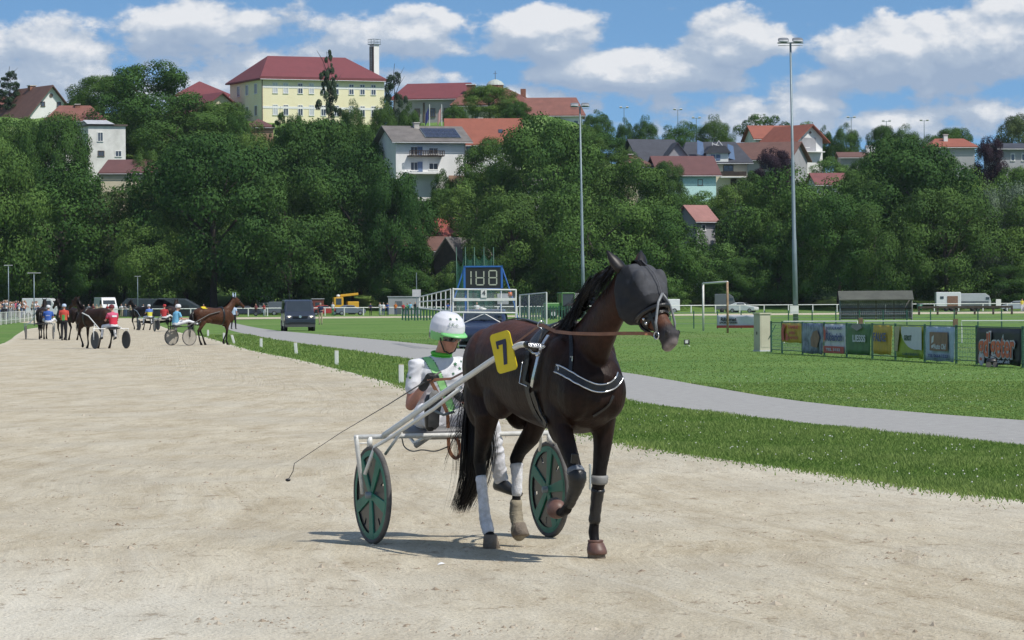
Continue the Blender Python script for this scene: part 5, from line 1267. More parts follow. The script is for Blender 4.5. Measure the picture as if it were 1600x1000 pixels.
# bridle
bvh_h = BVHTree.FromPolygons([v.co.copy() for v in body.data.vertices], [tuple(p.vertices) for p in body.data.polygons])
br = MB()
def face_ring(t, w, tilt=0, a0=0, a1=6.2832, gr=.010, mb=None):
    pts = []; nr = []
    for i in range(33):
        a = a0 + (a1 - a0) * i / 32; c = hP + hD * (t * hL) + hD * tilt * math.sin(a) * hL; d = hS * math.cos(a) + hF * math.sin(a)
        h = bvh_h.ray_cast(c + d * .3, -d)
        if h[0] is not None: pts.append(h[0] + h[1] * gr); nr.append(h[1])
    mb.ribbon(pts, w, nr, .006)
face_ring(.655, .030, 0, mb=br); face_ring(.60, .024, -.02, mb=br)
for s in (-1, 1):
    pts = []; nr = []
    for t, f in ((.50, .02), (.6, .012), (.7, 0), (.8, -.01), (.87, -.02)):
        c = hP + hD * t * hL + hF * f; h = bvh_h.ray_cast(c + hS * s * .3, -hS * s)
        if h[0] is not None: pts.append(h[0] + h[1] * .012); nr.append(h[1])
    br.ribbon(pts, .022, nr, .006)
br.build('bridle', LEATHER_B, hr)
q = MB()
for s in (-1, 1):
    top = hP + hD * (.50 * hL) + hF * .13; c = hP + hD * .66 * hL + hF * .075 + hS * s * .062; c2 = hP + hD * .84 * hL + hS * s * .075
    q.tube([top, top.lerp(c, .5) + hS * s * .012, c, c.lerp(c2, .6) + hS * s * .01, c2], .0085, 8)
q.build('overcheck_strap', mat('strap_grey', (.20, .21, .22), .4, .2, 20), hr, True)
for s in (-1, 1):
    q = MB(); c = hP + hD * .86 * hL - hF * .03 + hS * s * .066
    q.tube([c + hD * .024 * math.cos(i * .5236) + hF * .024 * math.sin(i * .5236) for i in range(12)], .005, 6, close=True)
    q.build('bit_ring', SILVER, hr, True)
    for t in (.52, .62, .68): MB().ball(hP + hD * t * hL - hF * .04 + hS * s * .088, .011, 8, 6).build('bridle_stud', SILVER, hr, True)
# black neck band hanging under the throat
q = MB(); q.tube([hP + hD * .42 * hL - hF * .14 + hS * -.04, hP + hD * .60 * hL - hF * .15 + hS * -.02, hP + hD * .78 * hL - hF * .10, hP + hD * .86 * hL - hF * .05 + hS * -.04], .012, 6); q.build('chin_strap', LEATHER_B, hr, True)
# mouth line, nostrils
for s in (-1, 1):
    c = hP + hD * (.925 * hL) + hF * .042 + hS * .050 * s; MB().ball(c, (.013, .010, .020), 10, 8, Matrix.Rotation(.3, 3, 'Y')).build('nostril', HAIRB, hr, True)
# breast collar: black padded, two bright edges
cp = []; cnr = []
for q in spline([(871, 576), (884, 582), (897, 591), (912, 600), (930, 606), (944, 606), (955, 602), (963, 595), (967, 588)], 6):
    a, b = surf(q[0], q[1], .004)
    if (a - Vector((.2, 0, 1.2))).length < .6: cp.append(a); cnr.append(b)
MB().ribbon(cp, .052, cnr, .016).build('breast_collar', LEATHER_B, hr)
for sg in (-1, 1):
    pts = []
    for i in range(len(cp)): t = (cp[min(i + 1, len(cp) - 1)] - cp[max(i - 1, 0)]).normalized(); pts.append(cp[i] + cnr[i].cross(t).normalized() * (.025 * sg) + cnr[i] * .016)
    MB().tube(pts, .0058, 6).build('collar_trim', SILVER, hr, True)
strap('neck_strap', [(892, 516), (893, 540), (893, 560), (892, 586)], .026, LEATHER_B, hr)
a, b = surf(894, 562, .012); MB().tube([a + Vector((.010, 0, .016)), a + Vector((.010, 0, -.016)), a + Vector((-.016, 0, -.016)), a + Vector((-.016, 0, .016))], .0035, 5, close=True).build('buckle', SILVER, hr)
a, b = surf(873, 577, .014); MB().tube([a + Vector((.024 * math.cos(i * .5236), 0, .024 * math.sin(i * .5236))) for i in range(12)], .0045, 5, close=True).build('collar_ring', SILVER, hr, True)
strap('breast_strap', [(958, 618), (950, 632), (938, 642), (926, 650)], .018, LEATHER_B, hr)
# saddle pad, girth and terrets
sx = -.14
def pad_pts(x0, x1, a0, a1, n, lift):
    pass
mb = MB(); A = []
for i in range(15):
    a = -1.05 + 2.1 * i / 14
    row = []
    for j, x in enumerate((sx - .075, sx - .03, sx + .03, sx + .075)):
        d = Vector((0, math.sin(a), math.cos(a))); h = bvh.ray_cast(Vector((x, 0, 1.25)) + d * .6, -d); row.append((h[0] + h[1] * .006, h[0] + h[1] * (.026 if j in (1, 2) else .020)))
    A.append(row)
vs = [q[1] for r_ in A for q in r_] + [q[0] for r_ in A for q in r_]; fs = []; n0 = 60
for i in range(14):
    for j in range(3): fs += [(i * 4 + j, i * 4 + j + 1, i * 4 + 5 + j, i * 4 + 4 + j)]
    fs += [(i * 4, i * 4 + 4, n0 + i * 4 + 4, n0 + i * 4), (i * 4 + 3, n0 + i * 4 + 3, n0 + i * 4 + 7, i * 4 + 7)]
fs += [(0, n0, n0 + 1, 1), (1, n0 + 1, n0 + 2, 2), (2, n0 + 2, n0 + 3, 3), (56, 57, n0 + 57, n0 + 56), (57, 58, n0 + 58, n0 + 57), (58, 59, n0 + 59, n0 + 58)]
MB().add(vs, fs).build('saddle_pad', LEATHER_B, hr, True)
ring_strap('girth', (sx - .02, 0, 1.2), (1, 0, .12), .055, LEATHER_B, hr)
g2 = strap('girth_guard', [(835, 612), (842, 632), (853, 655), (857, 664)], .05, LEATHER_B, hr, 5, .012, .010)
s2 = strap('saddle_strap', [(861, 527), (853, 540), (847, 555), (842, 575), (838, 592), (836, 604)], .030, SILVER, hr, 5, .008, .022); tag(s2, 'bright metal edged strap down the side of the saddle')
strap('saddle_strap', [(851, 520), (846, 533), (842, 545)], .022, LEATHER_B, hr, 4, .008, .02)
q = strap('saddle_flap', [(829, 560), (826, 578), (823, 596), (832, 603)], .035, LEATHER_B, hr, 4, .006, .016)
MB().tube([surf(*p, .028)[0] for p in ((822, 566), (820, 580), (817, 598), (829, 603))], .004, 5).build('flap_trim', SILVER, hr, True)
a, b = surf(848, 519, .02); a = a + Vector((0, 0, .035)); MB().tube([a + Vector((.012 * math.sin(i * .5236) * .5, .022 * math.cos(i * .5236), .024 * math.sin(i * .5236))) for i in range(12)], .0045, 6, close=True).build('terret_ring', SILVER, hr, True)
TERRET = HM @ a
a2 = near((.02, -.05, 1.62), .02)[0]; MB().tube([a2 + Vector((0, .022 * math.cos(i * .5236), .012 + .018 * math.sin(i * .5236))) for i in range(12)], .004, 6, close=True).build('terret_ring', SILVER, hr, True)
# back strap along the spine
pts = []; nr = []
for i in range(24):
    x = -1.40 + i * .055; h = bvh.ray_cast(Vector((x, 0, 2)), Vector((0, 0, -1)))
    if h[0] is not None: pts.append(h[0] + h[1] * .005); nr.append(h[1])
MB().ribbon(pts, .03, nr, .008).build('back_strap', LEATHER_B, hr)

# ---------------------------------------------------------------- the cart
CX = -2.08                                # axle position along the horse's axis
ct = empty('racing_cart', 'white framed two wheeled jog cart with green spoked disc wheels behind the dark horse', 'cart', HM @ Vector((CX, 0, 0)), math.atan2(HH.y, HH.x))
CI = Matrix.Translation((-CX, 0, 0))
def cl(px, py, lat): return CI @ loc(px, py, lat)
TYRE = mat('tyre_rubber_grey', (.10, .095, .09), .85, .25, 10, .3, 60)
DISC = mat('wheel_disc_dark', (.028, .030, .034), .30, .2, 5, spec=.6)
GREEN = mat('wheel_green', (.016, .165, .110), .45, .15, 8)
def wheel(px, py, rr, lat):
    c = cl(px, py, lat); c = Vector((c.x, lat, .352)); r = .352
    w = MB()
    w.tube([(c.x + (r - .019) * math.cos(i * 6.2832 / 48), c.y, c.z + (r - .019) * math.sin(i * 6.2832 / 48)) for i in range(48)], .0195, 10, close=True)
    t = w.build('wheel', TYRE, ct, True)
    ri = MB(); n = 48
    for s in (-1, 1):
        vs = []
        for i in range(n):
            a = i * 6.2832 / n
            for rad_, y in ((r - .034, .014), (r - .074, .016)): vs.append((c.x + rad_ * math.cos(a), c.y + s * y, c.z + rad_ * math.sin(a)))
        ri.add(vs, [(2 * i, 2 * i + 1, (2 * i + 3) % (2 * n), (2 * i + 2) % (2 * n)) for i in range(n)])
    ri.build('rim', GREEN, t)
    d = MB()
    # disc with five little slots: fan built as ring sectors
    hole = [(72 * k + rr) for k in range(5)]
    def ishole(a, rad_): return any(abs(((math.degrees(a) - h + 180) % 360) - 180) < 3.4 for h in hole) and .205 < rad_ < .262
    N = 120; RR = [0, .1, .2049, .2621, r - .036]; vs = []; fs = []
    for j, q in enumerate(RR):
        for i in range(N): a = i * 6.2832 / N; vs.append((c.x + q * math.cos(a), c.y, c.z + q * math.sin(a)))
    for j in range(4):
        for i in range(N):
            if j == 2 and ishole((i + .5) * 6.2832 / N, .23): continue
            fs.append((j * N + i, j * N + (i + 1) % N, (j + 1) * N + (i + 1) % N, (j + 1) * N + i))
    d.add(vs, fs); o = d.build('disc', DISC, t, fix=False); sm_ = o.modifiers.new('s', 'SOLIDIFY'); sm_.thickness = .012; sm_.offset = 0
    for k in range(5):
        a = rad(72 * k + rr + 36); dx, dz = math.cos(a), math.sin(a); nx, nz = -dz, dx
        sp = MB(); vs = []
        for y in (-.017, .017):
            for q, w_ in ((.02, .024), (r - .05, .046)):
                vs += [(c.x + dx * q - nx * w_, c.y + y, c.z + dz * q - nz * w_), (c.x + dx * q + nx * w_, c.y + y, c.z + dz * q + nz * w_)]
        sp.add(vs, [(0, 1, 3, 2), (4, 6, 7, 5), (0, 4, 5, 1), (2, 3, 7, 6), (0, 2, 6, 4), (1, 5, 7, 3)]).build('spoke', GREEN, t, bevel=.004)
    MB().tube([(c.x, c.y - .05, c.z), (c.x, c.y + .05, c.z)], .024, 12).build('hub', METAL, t, True)
    return c
wl = wheel(582, 775, 20, -.70); wr = wheel(858, 768, 45, .70)
X0 = wl.x
fr = MB(); zb = .765; xb = X0 - .05
fr.tube([(xb, -.815, zb), (xb, .815, zb)], .017, 12)
fr.build('crossbar', WHITEW, ct, True)
for s in (-1, 1):
    f = MB(); f.tube([(xb, .80 * s, zb + .012), (xb + .0, .80 * s, zb - .02), (X0, .775 * s, .36)], [.018, .018, .014], 10); f.build('fork_tube', WHITEW, ct, True)
    f = MB(); f.tube([(xb, .70 * s, zb), (xb, .70 * s, zb - .07)], .021, 10); f.tube([(xb, .70 * s, zb - .045), (xb, .80 * s, zb - .045)], .006, 6); f.build('fork_stub', WHITEP, ct, True)
    # inner fork brace running up to the shaft
    f = MB(); f.tube([(X0 + .02, .765 * s, .50), (X0 + .06, .70 * s, .70), (X0 + .18, .62 * s, .77), (X0 + .60, .46 * s, .98), (X0 + .95, .40 * s, 1.13)], .0135, 9); f.build('brace_tube', WHITEP, ct, True)
    f = MB(); f.tube([(X0 + .0, .60 * s, .64), (xb + .22, .545 * s, .80)], .011, 8); f.build('brace_tube', WHITEP, ct, True)
    # shaft
    if s < 0:
        A_ = [cl(600, 680, -.60), cl(640, 652, -.52), cl(690, 616, -.42), cl(735, 586, -.36), cl(772, 561, -.34), cl(800, 545, -.335), cl(812, 539, -.33), cl(822, 538, -.33)]
        shp = A_
    else: A_ = [Vector((p.x - .34 * i / 7, -p.y, p.z)) for i, p in enumerate(shp)]
    f = MB(); f.tube([Vector(q) for q in spline([tuple(p) for p in A_], 4)], .0205, 12); sh = f.build('shaft', WHITEP, ct, True)
    f = MB(); e0 = A_[-1]; e1 = cl(850, 541, -.325); e1 = Vector((e1.x - (.34 if s > 0 else 0), e1.y * -s, e1.z))
    f.tube([e0, e0.lerp(e1, .25)], .022, 10); f.build('shaft_cap', LEATHER_B, sh, True)
    # spring coupler to the saddle
    f = MB(); n = 7 * 10; pts = []
    for i in range(n + 1):
        t = i / n; c = e0.lerp(e1, .2 + .75 * t); a = t * 7 * 6.2832; pts.append(c + Vector((0, math.cos(a) * .014, math.sin(a) * .014)))
    f.tube(pts, .0038, 5); f.build('coupler_spring', SILVER, sh, True)
    f = MB(); f.tube([e0, e1], .006, 6); f.tube([e0 + Vector((0, 0, -.02)), e0.lerp(e1, .4) + Vector((0, 0, -.055)), e0.lerp(e1, .75) + Vector((0, 0, -.05))], .007, 6); f.ball(e0.lerp(e1, .7) + Vector((0, -.01, -.06)), .014, 8, 6); f.build('coupler', SILVER, sh, True)
# seat
seat = MB(); seat.loft([((xb - .58, 0, .80), (0, .20, 0), (0, 0, .02)), ((xb - .54, 0, .78), (0, .24, 0), (0, 0, .05)), ((xb - .33, 0, .77), (0, .26, 0), (0, 0, .05)), ((xb - .12, 0, .78), (0, .22, 0), (0, 0, .03))], 18, 3)
seat.build('seat', mat('seat_vinyl_grey', (.12, .12, .125), .5, .15, 6), ct, True)
f = MB(); f.tube([(xb, -.26, .76), (xb - .3, -.24, .70), (xb - .55, -.2, .76)], .012, 8); f.tube([(xb, .26, .76), (xb - .3, .24, .70), (xb - .55, .2, .76)], .012, 8); f.build('seat_frame', WHITEP, ct, True)
a = cl(650, 696, -.25); b = cl(672, 682, -.2); MB().tube([a, b], [.022, .018], 8).build('seat_handle', mat('worn_grey', (.3, .3, .29), .6), ct, True)
f = MB(); f.tube([Vector(q) for q in spline([tuple(cl(x, y, -.25)) for x, y in ((628, 685), (632, 698), (644, 705), (660, 703), (680, 705), (700, 698))], 5)], .005, 6); f.build('cable', LEATHER_B, ct, True)
# stirrup rests on the shafts
for s in (-1, 1):
    q = CI @ Vector((0, 0, 0)); MB().tube([(X0 + .50, .44 * s, .97), (X0 + .52, .36 * s, .93), (X0 + .52, .28 * s, .95)], .010, 7).build('foot_rest', METAL, ct, True)

# number plate riding on the shaft
c = loc(787, 550, -.385); e = empty('number_plate', 'yellow plate with a dark blue 7 hanging on the near shaft', 'number plate', HM @ c, 0)
YEL = mat('plate_yellow', (.66, .52, .015), .45, .08, 6); NAVY = mat('digit_navy', (.012, .018, .06), .5)
q = MB(); rr_ = .03; w2, h2 = .088, .136; poly = []
for cx_, cz_, a0 in ((w2 - rr_, h2 - rr_, 0), (-w2 + rr_, h2 - rr_, 90), (-w2 + rr_, -h2 + rr_, 180), (w2 - rr_, -h2 + rr_, 270)):
    for i in range(6): a = rad(a0 + i * 18); poly.append((cx_ + rr_ * math.cos(a), cz_ + rr_ * math.sin(a)))
q.prism(poly, -.004, .004); q.build('plate', YEL, e)
q = MB().prism([(-.042, .082), (.045, .082), (.045, .055), (.012, -.085), (-.018, -.085), (.012, .052), (-.030, .052), (-.030, .030), (-.045, .030)], -.008, -.0045); q.build('digit', NAVY, e)
e.rotation_euler = (rad(4), rad(-13), rad(-40))
MB().box((0, .02, 0), (.03, .03, .05)).build('clip', METAL, e)
# ---------------------------------------------------------------- people
SKIN = mat('skin', (.42, .22, .155), .55, .08, 8, col2=(.50, .27, .19))
SKIN_T = mat('skin_tanned', (.44, .19, .125), .5, .1, 10, col2=(.54, .26, .18))
def cloth(name, c): return mat(name, c, .85, .08, 5, .25, 30)
C_ = {n: cloth('cloth_' + n, c) for n, c in {'white': (.68, .68, .70), 'black': (.014, .014, .018), 'navy': (.02, .03, .085), 'red': (.40, .035, .04), 'pink': (.55, .10, .16), 'blue': (.035, .10, .38), 'light_blue': (.16, .42, .62),
     'grey': (.22, .22, .24), 'beige': (.42, .34, .24), 'green': (.06, .24, .10), 'yellow': (.62, .52, .06), 'orange': (.55, .16, .03), 'brown': (.10, .055, .035), 'denim': (.06, .09, .17), 'pale_blue': (.42, .52, .66), 'maroon': (.15, .03, .04)}.items()}
HAIR = {'brown': mat('hair_brown', (.045, .025, .015), .7), 'grey': mat('hair_grey', (.28, .27, .26), .7), 'blond': mat('hair_blond', (.30, .20, .10), .7), 'dark': mat('hair_dark', (.015, .011, .01), .6)}
SHOE = mat('shoe_black', (.014, .014, .015), .35, .2, 14)
def hand(mb, w, d, up, s=1.0, curl=.6, side=1):
    """palm and five separate bent fingers from the wrist w, pointing along d, back of the hand towards up"""
    d = Vector(d).normalized(); up = Vector(up); up = (up - d * up.dot(d)).normalized(); x = d.cross(up) * side; w = Vector(w)
    mb.loft([(w - d * .01 * s, x * .026 * s, up * .018 * s), (w + d * .03 * s, x * .034 * s, up * .017 * s), (w + d * .075 * s, x * .041 * s, up * .015 * s), (w + d * .092 * s, x * .038 * s, up * .011 * s)], 12, 2.6)
    for k, (off, L_) in enumerate(((-.030, .062), (-.010, .074), (.011, .070), (.031, .054))):
        p = w + d * .085 * s + x * off * s; a = 0; pts = [(p, .0092 * s)]
        for j, q in enumerate((.42, .32, .26)):
            a += curl * (1.0 + .12 * k) * (1, 1.25, .8)[j]; p = p + (d * math.cos(a) - up * math.sin(a)) * L_ * q * s; pts.append((p, (.0088, .0080, .0068)[j] * s))
        mb.limb(pts, 8)
    p = w + d * .025 * s - x * .030 * s; p1 = p + (d * .6 - x * .7 - up * .35).normalized() * .036 * s; p2 = p1 + (d * .75 - x * .1 - up * .65).normalized() * .030 * s; p3 = p2 + (d * .6 + x * .3 - up * .7).normalized() * .022 * s
    mb.limb([(p, .012 * s), (p1, .0105 * s), (p2, .0095 * s), (p3, .0078 * s)], 8)
def head_skin(mb, c, f, s=1.0, tilt=0.0):
    """head with face; c: centre of the skull, f: facing (horizontal)"""
    f = Vector(f).normalized(); u = Vector((0, 0, 1)); u = (u + f * tilt).normalized(); f = (f - u * f.dot(u)).normalized(); r = f.cross(u); c = Vector(c)
    P_ = lambda a, b, z: c + (f * a + r * b + u * z) * s
    mb.loft([(P_(-.005, 0, .118), f * .03 * s, r * .03 * s), (P_(-.008, 0, .095), f * .070 * s, r * .058 * s), (P_(-.004, 0, .05), f * .094 * s, r * .074 * s), (P_(.0, 0, 0), f * .096 * s, r * .074 * s), (P_(.012, 0, -.045), f * .082 * s, r * .066 * s), (P_(.026, 0, -.08), f * .064 * s, r * .052 * s), (P_(.040, 0, -.112), f * .040 * s, r * .034 * s), (P_(.044, 0, -.122), f * .022 * s, r * .022 * s)], 18, 2.2)
    mb.limb([(P_(.094, 0, .015), .008 * s), (P_(.106, 0, -.012), .011 * s), (P_(.112, 0, -.030), .014 * s)], 8)                        # nose
    mb.ball(P_(.100, .010, -.036), .009 * s, 8, 6); mb.ball(P_(.100, -.010, -.036), .009 * s, 8, 6)
    mb.ball(P_(.082, 0, -.058), (.012 * s, .012 * s, .006 * s), 10, 6); mb.ball(P_(.080, 0, -.070), (.012 * s, .012 * s, .007 * s), 10, 6)   # lips
    mb.ball(P_(.072, 0, -.100), .018 * s, 10, 8)
    for k in (-1, 1):
        mb.ball(P_(.078, .034 * k, .022), (.018 * s, .018 * s, .008 * s), 10, 6)          # brow
        mb.ball(P_(.066, .040 * k, -.028), .022 * s, 10, 8); mb.ball(P_(-.002, .076 * k, -.005), (.018 * s, .010 * s, .030 * s), 10, 8)
    return f, r, u
def seg(mb, a, b, ra, rb, n=12, mid=None):
    a, b = Vector(a), Vector(b); m = a.lerp(b, .45); mb.limb([(a, ra), (m, mid or (ra * .55 + rb * .45) * 1.04), (b, rb)], n)
class Fig:
    """a clothed person from joint positions (local metres)"""
    def __init__(s, root, J, shirt, trousers, hair, skin=SKIN, vox=.018, sleeve='short', shoes=SHOE, hands=True, coat=0.0, face=(1, 0, 0), tilt=0.0, curl=.5, hat=None):
        J = {k: Vector(v) for k, v in J.items()}; s.J = J; F_ = Vector(face).normalized(); s.up = (J['neck'] - J['pelvis']).normalized()
        rt = (J['shR'] - J['shL']).normalized(); fw = s.up.cross(rt).normalized()
        if fw.dot(F_) < 0: fw = -fw
        s.fw, s.rt = fw, rt
        mb = MB(); s.hf = head_skin(mb, J['head'], F_, 1, tilt)
        mb.limb([(J['neck'] - s.up * .06, .06), (J['neck'], .055), (J['head'] + Vector((0, 0, -.05)) - F_ * .012, .052)], 12)
        mb.loft([(J['neck'] - s.up * .02, rt * .10, fw * .06), (J['neck'] - s.up * .12, rt * .165, fw * .095), (J['pelvis'].lerp(J['neck'], .5), rt * .14, fw * .095), (J['pelvis'], rt * .15, fw * .10)], 16)
        for q in 'LR':
            seg(mb, J['sh' + q], J['el' + q], .043, .036); seg(mb, J['el' + q], J['ha' + q], .038, .024)
            if 'kn' + q in J: seg(mb, J['hip' + q], J['kn' + q], .07, .048); seg(mb, J['kn' + q], J['an' + q], .05, .034)
            d = (J['ha' + q] - J['el' + q]).normalized()
            if hands: hand(mb, J['ha' + q], d, J.get('hup', Vector((0, 0, 1))) if abs(d.z) < .8 else rt * (1 if q == 'R' else -1), 1, curl, 1 if q == 'R' else -1)
        s.body = mb.remesh('body', skin, root, vox, 2 if vox < .01 else 3, .5)
        def shirtmesh():
            m = MB(); w = lambda t: J['pelvis'].lerp(J['neck'], t)
            m.loft([(w(-.08 - coat) , rt * .165, fw * .120), (w(.02), rt * .170, fw * .125), (w(.25), rt * .165, fw * .122), (w(.5), rt * .175, fw * .125), (w(.75), rt * .19, fw * .130), (w(.90), rt * .165, fw * .10), (w(.985), rt * .085, fw * .070), (w(1.02), rt * .066, fw * .062)], 20, 2.3)
            for q in 'LR':
                e = J['sh' + q].lerp(J['el' + q], .60) if sleeve == 'short' else J['el' + q]
                m.limb([(w(.86).lerp(J['sh' + q], .55), .060), (J['sh' + q], .060), (e, .052 if sleeve == 'short' else .05)], 14)
                if sleeve == 'long': seg(m, J['el' + q], J['el' + q].lerp(J['ha' + q], .96), .05, .036)
            return m.remesh('shirt', shirt, root, vox, 3, .5)
        s.shirt = shirtmesh()
        m = MB(); m.loft([(J['pelvis'] + s.up * .10, rt * .158, fw * .115), (J['pelvis'], rt * .172, fw * .125), (J['pelvis'] - s.up * .09, rt * .165, fw * .12)], 16, 2.4)
        for q in 'LR':
            m.limb([(J['pelvis'].lerp(J['hip' + q], .8), .088), (J['hip' + q], .090), (J['hip' + q].lerp(J['kn' + q], .5), .080), (J['kn' + q], .062)], 14)
            m.limb([(J['kn' + q], .062), (J['kn' + q].lerp(J['an' + q], .35), .058), (J['an' + q], .047)], 14)
        s.trousers = m.remesh('trousers', trousers, root, vox, 3, .5)
        for q in 'LR':
            a = J['an' + q]; t = J['toe' + q]; d = (t - a).normalized(); dn = Vector((0, 0, -1)); dn = J['sole'] if 'sole' in J else dn
            sd = d.cross(dn).normalized(); dn = sd.cross(d).normalized()
            if dn.dot(J['sole'] if 'sole' in J else Vector((0, 0, -1))) < 0: dn = -dn
            m = MB(); m.loft([(a - d * .055 + dn * .045, sd * .022, dn * .03), (a - d * .04 + dn * .035, sd * .034, dn * .05), (a + d * .02 + dn * .03, sd * .040, dn * .055), (a + d * .10 + dn * .05, sd * .044, dn * .036), (a + d * .17 + dn * .056, sd * .042, dn * .028), (a + d * .205 + dn * .060, sd * .026, dn * .018)], 14, 2.3)
            m.build('shoe', shoes, root, True)
        f, r, u = s.hf; c = J['head']
        if hat is None:
            m = MB(); m.loft([(c + u * .128 - f * .01, f * .02, r * .02), (c + u * .118 - f * .012, f * .065, r * .055), (c + u * .08 - f * .016, f * .095, r * .080), (c + u * .03 - f * .035, f * .082, r * .083), (c - u * .03 - f * .052, f * .055, r * .074), (c - u * .06 - f * .058, f * .038, r * .055)], 14); m.build('hair', hair, root, True)
        elif hat == 'helmet':
            m = MB(); m.loft([(c + u * .145, f * .02, r * .02), (c + u * .135, f * .075, r * .065), (c + u * .10, f * .115, r * .10), (c + u * .04, f * .128, r * .112), (c - u * .005, f * .122, r * .108)], 16); m.build('helmet', hair, root, True)
def stand_J(arms='down', lean=0.0, stride=0.0):
    J = {'pelvis': (0, 0, .96), 'neck': (.02 + lean * .5, 0, 1.48), 'head': (.04 + lean * .62, 0, 1.63), 'shR': (.01 + lean * .45, -.18, 1.41), 'shL': (.01 + lean * .45, .18, 1.41), 'hipR': (0, -.09, .92), 'hipL': (0, .09, .92),
         'knR': (.03 + stride * .5, -.10, .50), 'knL': (.03 - stride * .3, .10, .50), 'anR': (stride, -.10, .09), 'anL': (-stride, .10, .09 + abs(stride) * .15), 'toeR': (stride + .2, -.11, .05), 'toeL': (-stride + .2, .11, .04)}
    if arms == 'down': J.update(elR=(-.02 - stride * .3, -.24, 1.13), elL=(-.02 + stride * .3, .24, 1.13), haR=(.08 - stride * .4, -.25, .90), haL=(.08 + stride * .4, .25, .90))
    elif arms == 'rail': J.update(elR=(.18 + lean * .4, -.24, 1.16), elL=(.18 + lean * .4, .24, 1.16), haR=(.36 + lean * .4, -.12, 1.12), haL=(.36 + lean * .4, .12, 1.14))
    elif arms == 'bent': J.update(elR=(-.02, -.23, 1.14), elL=(.0, .23, 1.14), haR=(.22, -.12, 1.30), haL=(.24, .10, 1.12))
    return J
def base_fig(name, J, **k):
    r = empty(name, 'person waiting by the fence', 'person'); Fig(r, J, C_['white'], C_['denim'], HAIR['brown'], vox=.022, **k); return r
BASES = [base_fig('person', stand_J('rail', .15)), base_fig('person', stand_J('down', .02)), base_fig('person', stand_J('bent', .04)), base_fig('person', stand_J('down', .05, .16))]
USED = set()
def person(b, x, y, az, shirt, trousers, hair, label, group=None, z=0.0, sc=1.0):
    label = label.replace(' behind the white picket fence', ' behind the picket fence').replace('spectator in a ', 'spectator in ')
    root = BASES[b]
    if b in USED: c = copy_tree(root)
    else: c = root; USED.add(b)
    c.location = (x, y, z); c.rotation_euler = (0, 0, az); c.scale = (sc, sc, sc); c['label'] = label; c['category'] = 'person'
    if group: c['group'] = group
    elif 'group' in c: del c['group']
    for ch in c.children:
        n = ch.name.split('.')[0]
        if n == 'shirt': setmat(ch, shirt)
        elif n == 'trousers': setmat(ch, trousers)
        elif n == 'hair': setmat(ch, hair)
    return c
_T = ['twenty', 'thirty', 'forty']; ORD = ['first', 'second', 'third', 'fourth', 'fifth', 'sixth', 'seventh', 'eighth', 'ninth', 'tenth', 'eleventh', 'twelfth', 'thirteenth', 'fourteenth', 'fifteenth', 'sixteenth', 'seventeenth', 'eighteenth', 'nineteenth', 'twentieth', 'twenty first', 'twenty second', 'twenty third', 'twenty fourth', 'twenty fifth', 'twenty sixth', 'twenty seventh', 'twenty eighth', 'twenty ninth', 'thirtieth'] + ['thirty ' + q for q in ('first', 'second', 'third', 'fourth', 'fifth', 'sixth', 'seventh', 'eighth', 'ninth')] + ['fortieth'] + ['forty ' + q for q in ('first', 'second', 'third', 'fourth')]
# spectators along the picket fence on the left
FA, FB = gnd(-14, 523), gnd(63, 499)
FA = Vector((-37.0, 236, 0)); FB = Vector((-54.6, 415, 0))
fd = (FB - FA).normalized(); fn = Vector((-fd.y, fd.x, 0))           # outward (away from the track)
if fn.x > 0: fn = -fn
cols_ = ['white', 'beige', 'red', 'white', 'grey', 'pink', 'black', 'white', 'navy', 'beige', 'orange', 'white', 'grey', 'black', 'pale_blue', 'white', 'maroon', 'navy', 'white', 'black', 'red', 'white', 'navy', 'beige', 'navy', 'white', 'grey', 'blue', 'white', 'red', 'beige', 'black', 'white', 'grey', 'pink', 'navy', 'white', 'brown', 'white', 'orange', 'beige', 'white', 'navy', 'white']
hn = ['brown', 'grey', 'blond', 'dark', 'grey', 'brown']
RR_ = random.Random(3)
ppl = []
for i in range(44):
    t = -.05 + 1.05 * (i / 43) ** .85; off = RR_.choice([.45, .5, .55, 1.2, 1.9, 2.4]); p = FA.lerp(FB, t) + fn * off + fd * RR_.uniform(-.6, .6); ppl.append((p, off))
ppl.sort(key=lambda q: q[0].x / q[0].y)
for i, (p, off) in enumerate(ppl):
    sh = cols_[i]
    person(0 if off < .6 else RR_.choice([1, 2]), p.x, p.y, math.atan2(-fn.y, -fn.x) + RR_.uniform(-.5, .3), C_[sh], C_[RR_.choice(['denim', 'black', 'beige', 'grey'])], HAIR[hn[i % 6]],
           'spectator in a %s top behind the white picket fence, %s from the left' % (sh.replace('_', ' '), ORD[i]), 'spectators along the picket fence', .42, RR_.uniform(.94, 1.04))
q = MB(); a_, b_ = FA - fd * 60, FB + fd * 5
q.add([a_ + fn * .15, b_ + fn * .15, b_ + fn * 6, a_ + fn * 6, a_ + fn * .3 + Vector((0, 0, .42)), b_ + fn * .3 + Vector((0, 0, .42)), b_ + fn * 6 + Vector((0, 0, .42)), a_ + fn * 6 + Vector((0, 0, .42))], [(4, 5, 6, 7), (0, 1, 5, 4), (1, 2, 6, 5), (2, 3, 7, 6), (3, 0, 4, 7)])
tag(q.build('bank', mat('bank_grass', (.07, .12, .035), .9, .3, 2, .4, 9), None), 'low grass bank behind the picket fence on which the spectators stand', None, kind='structure')
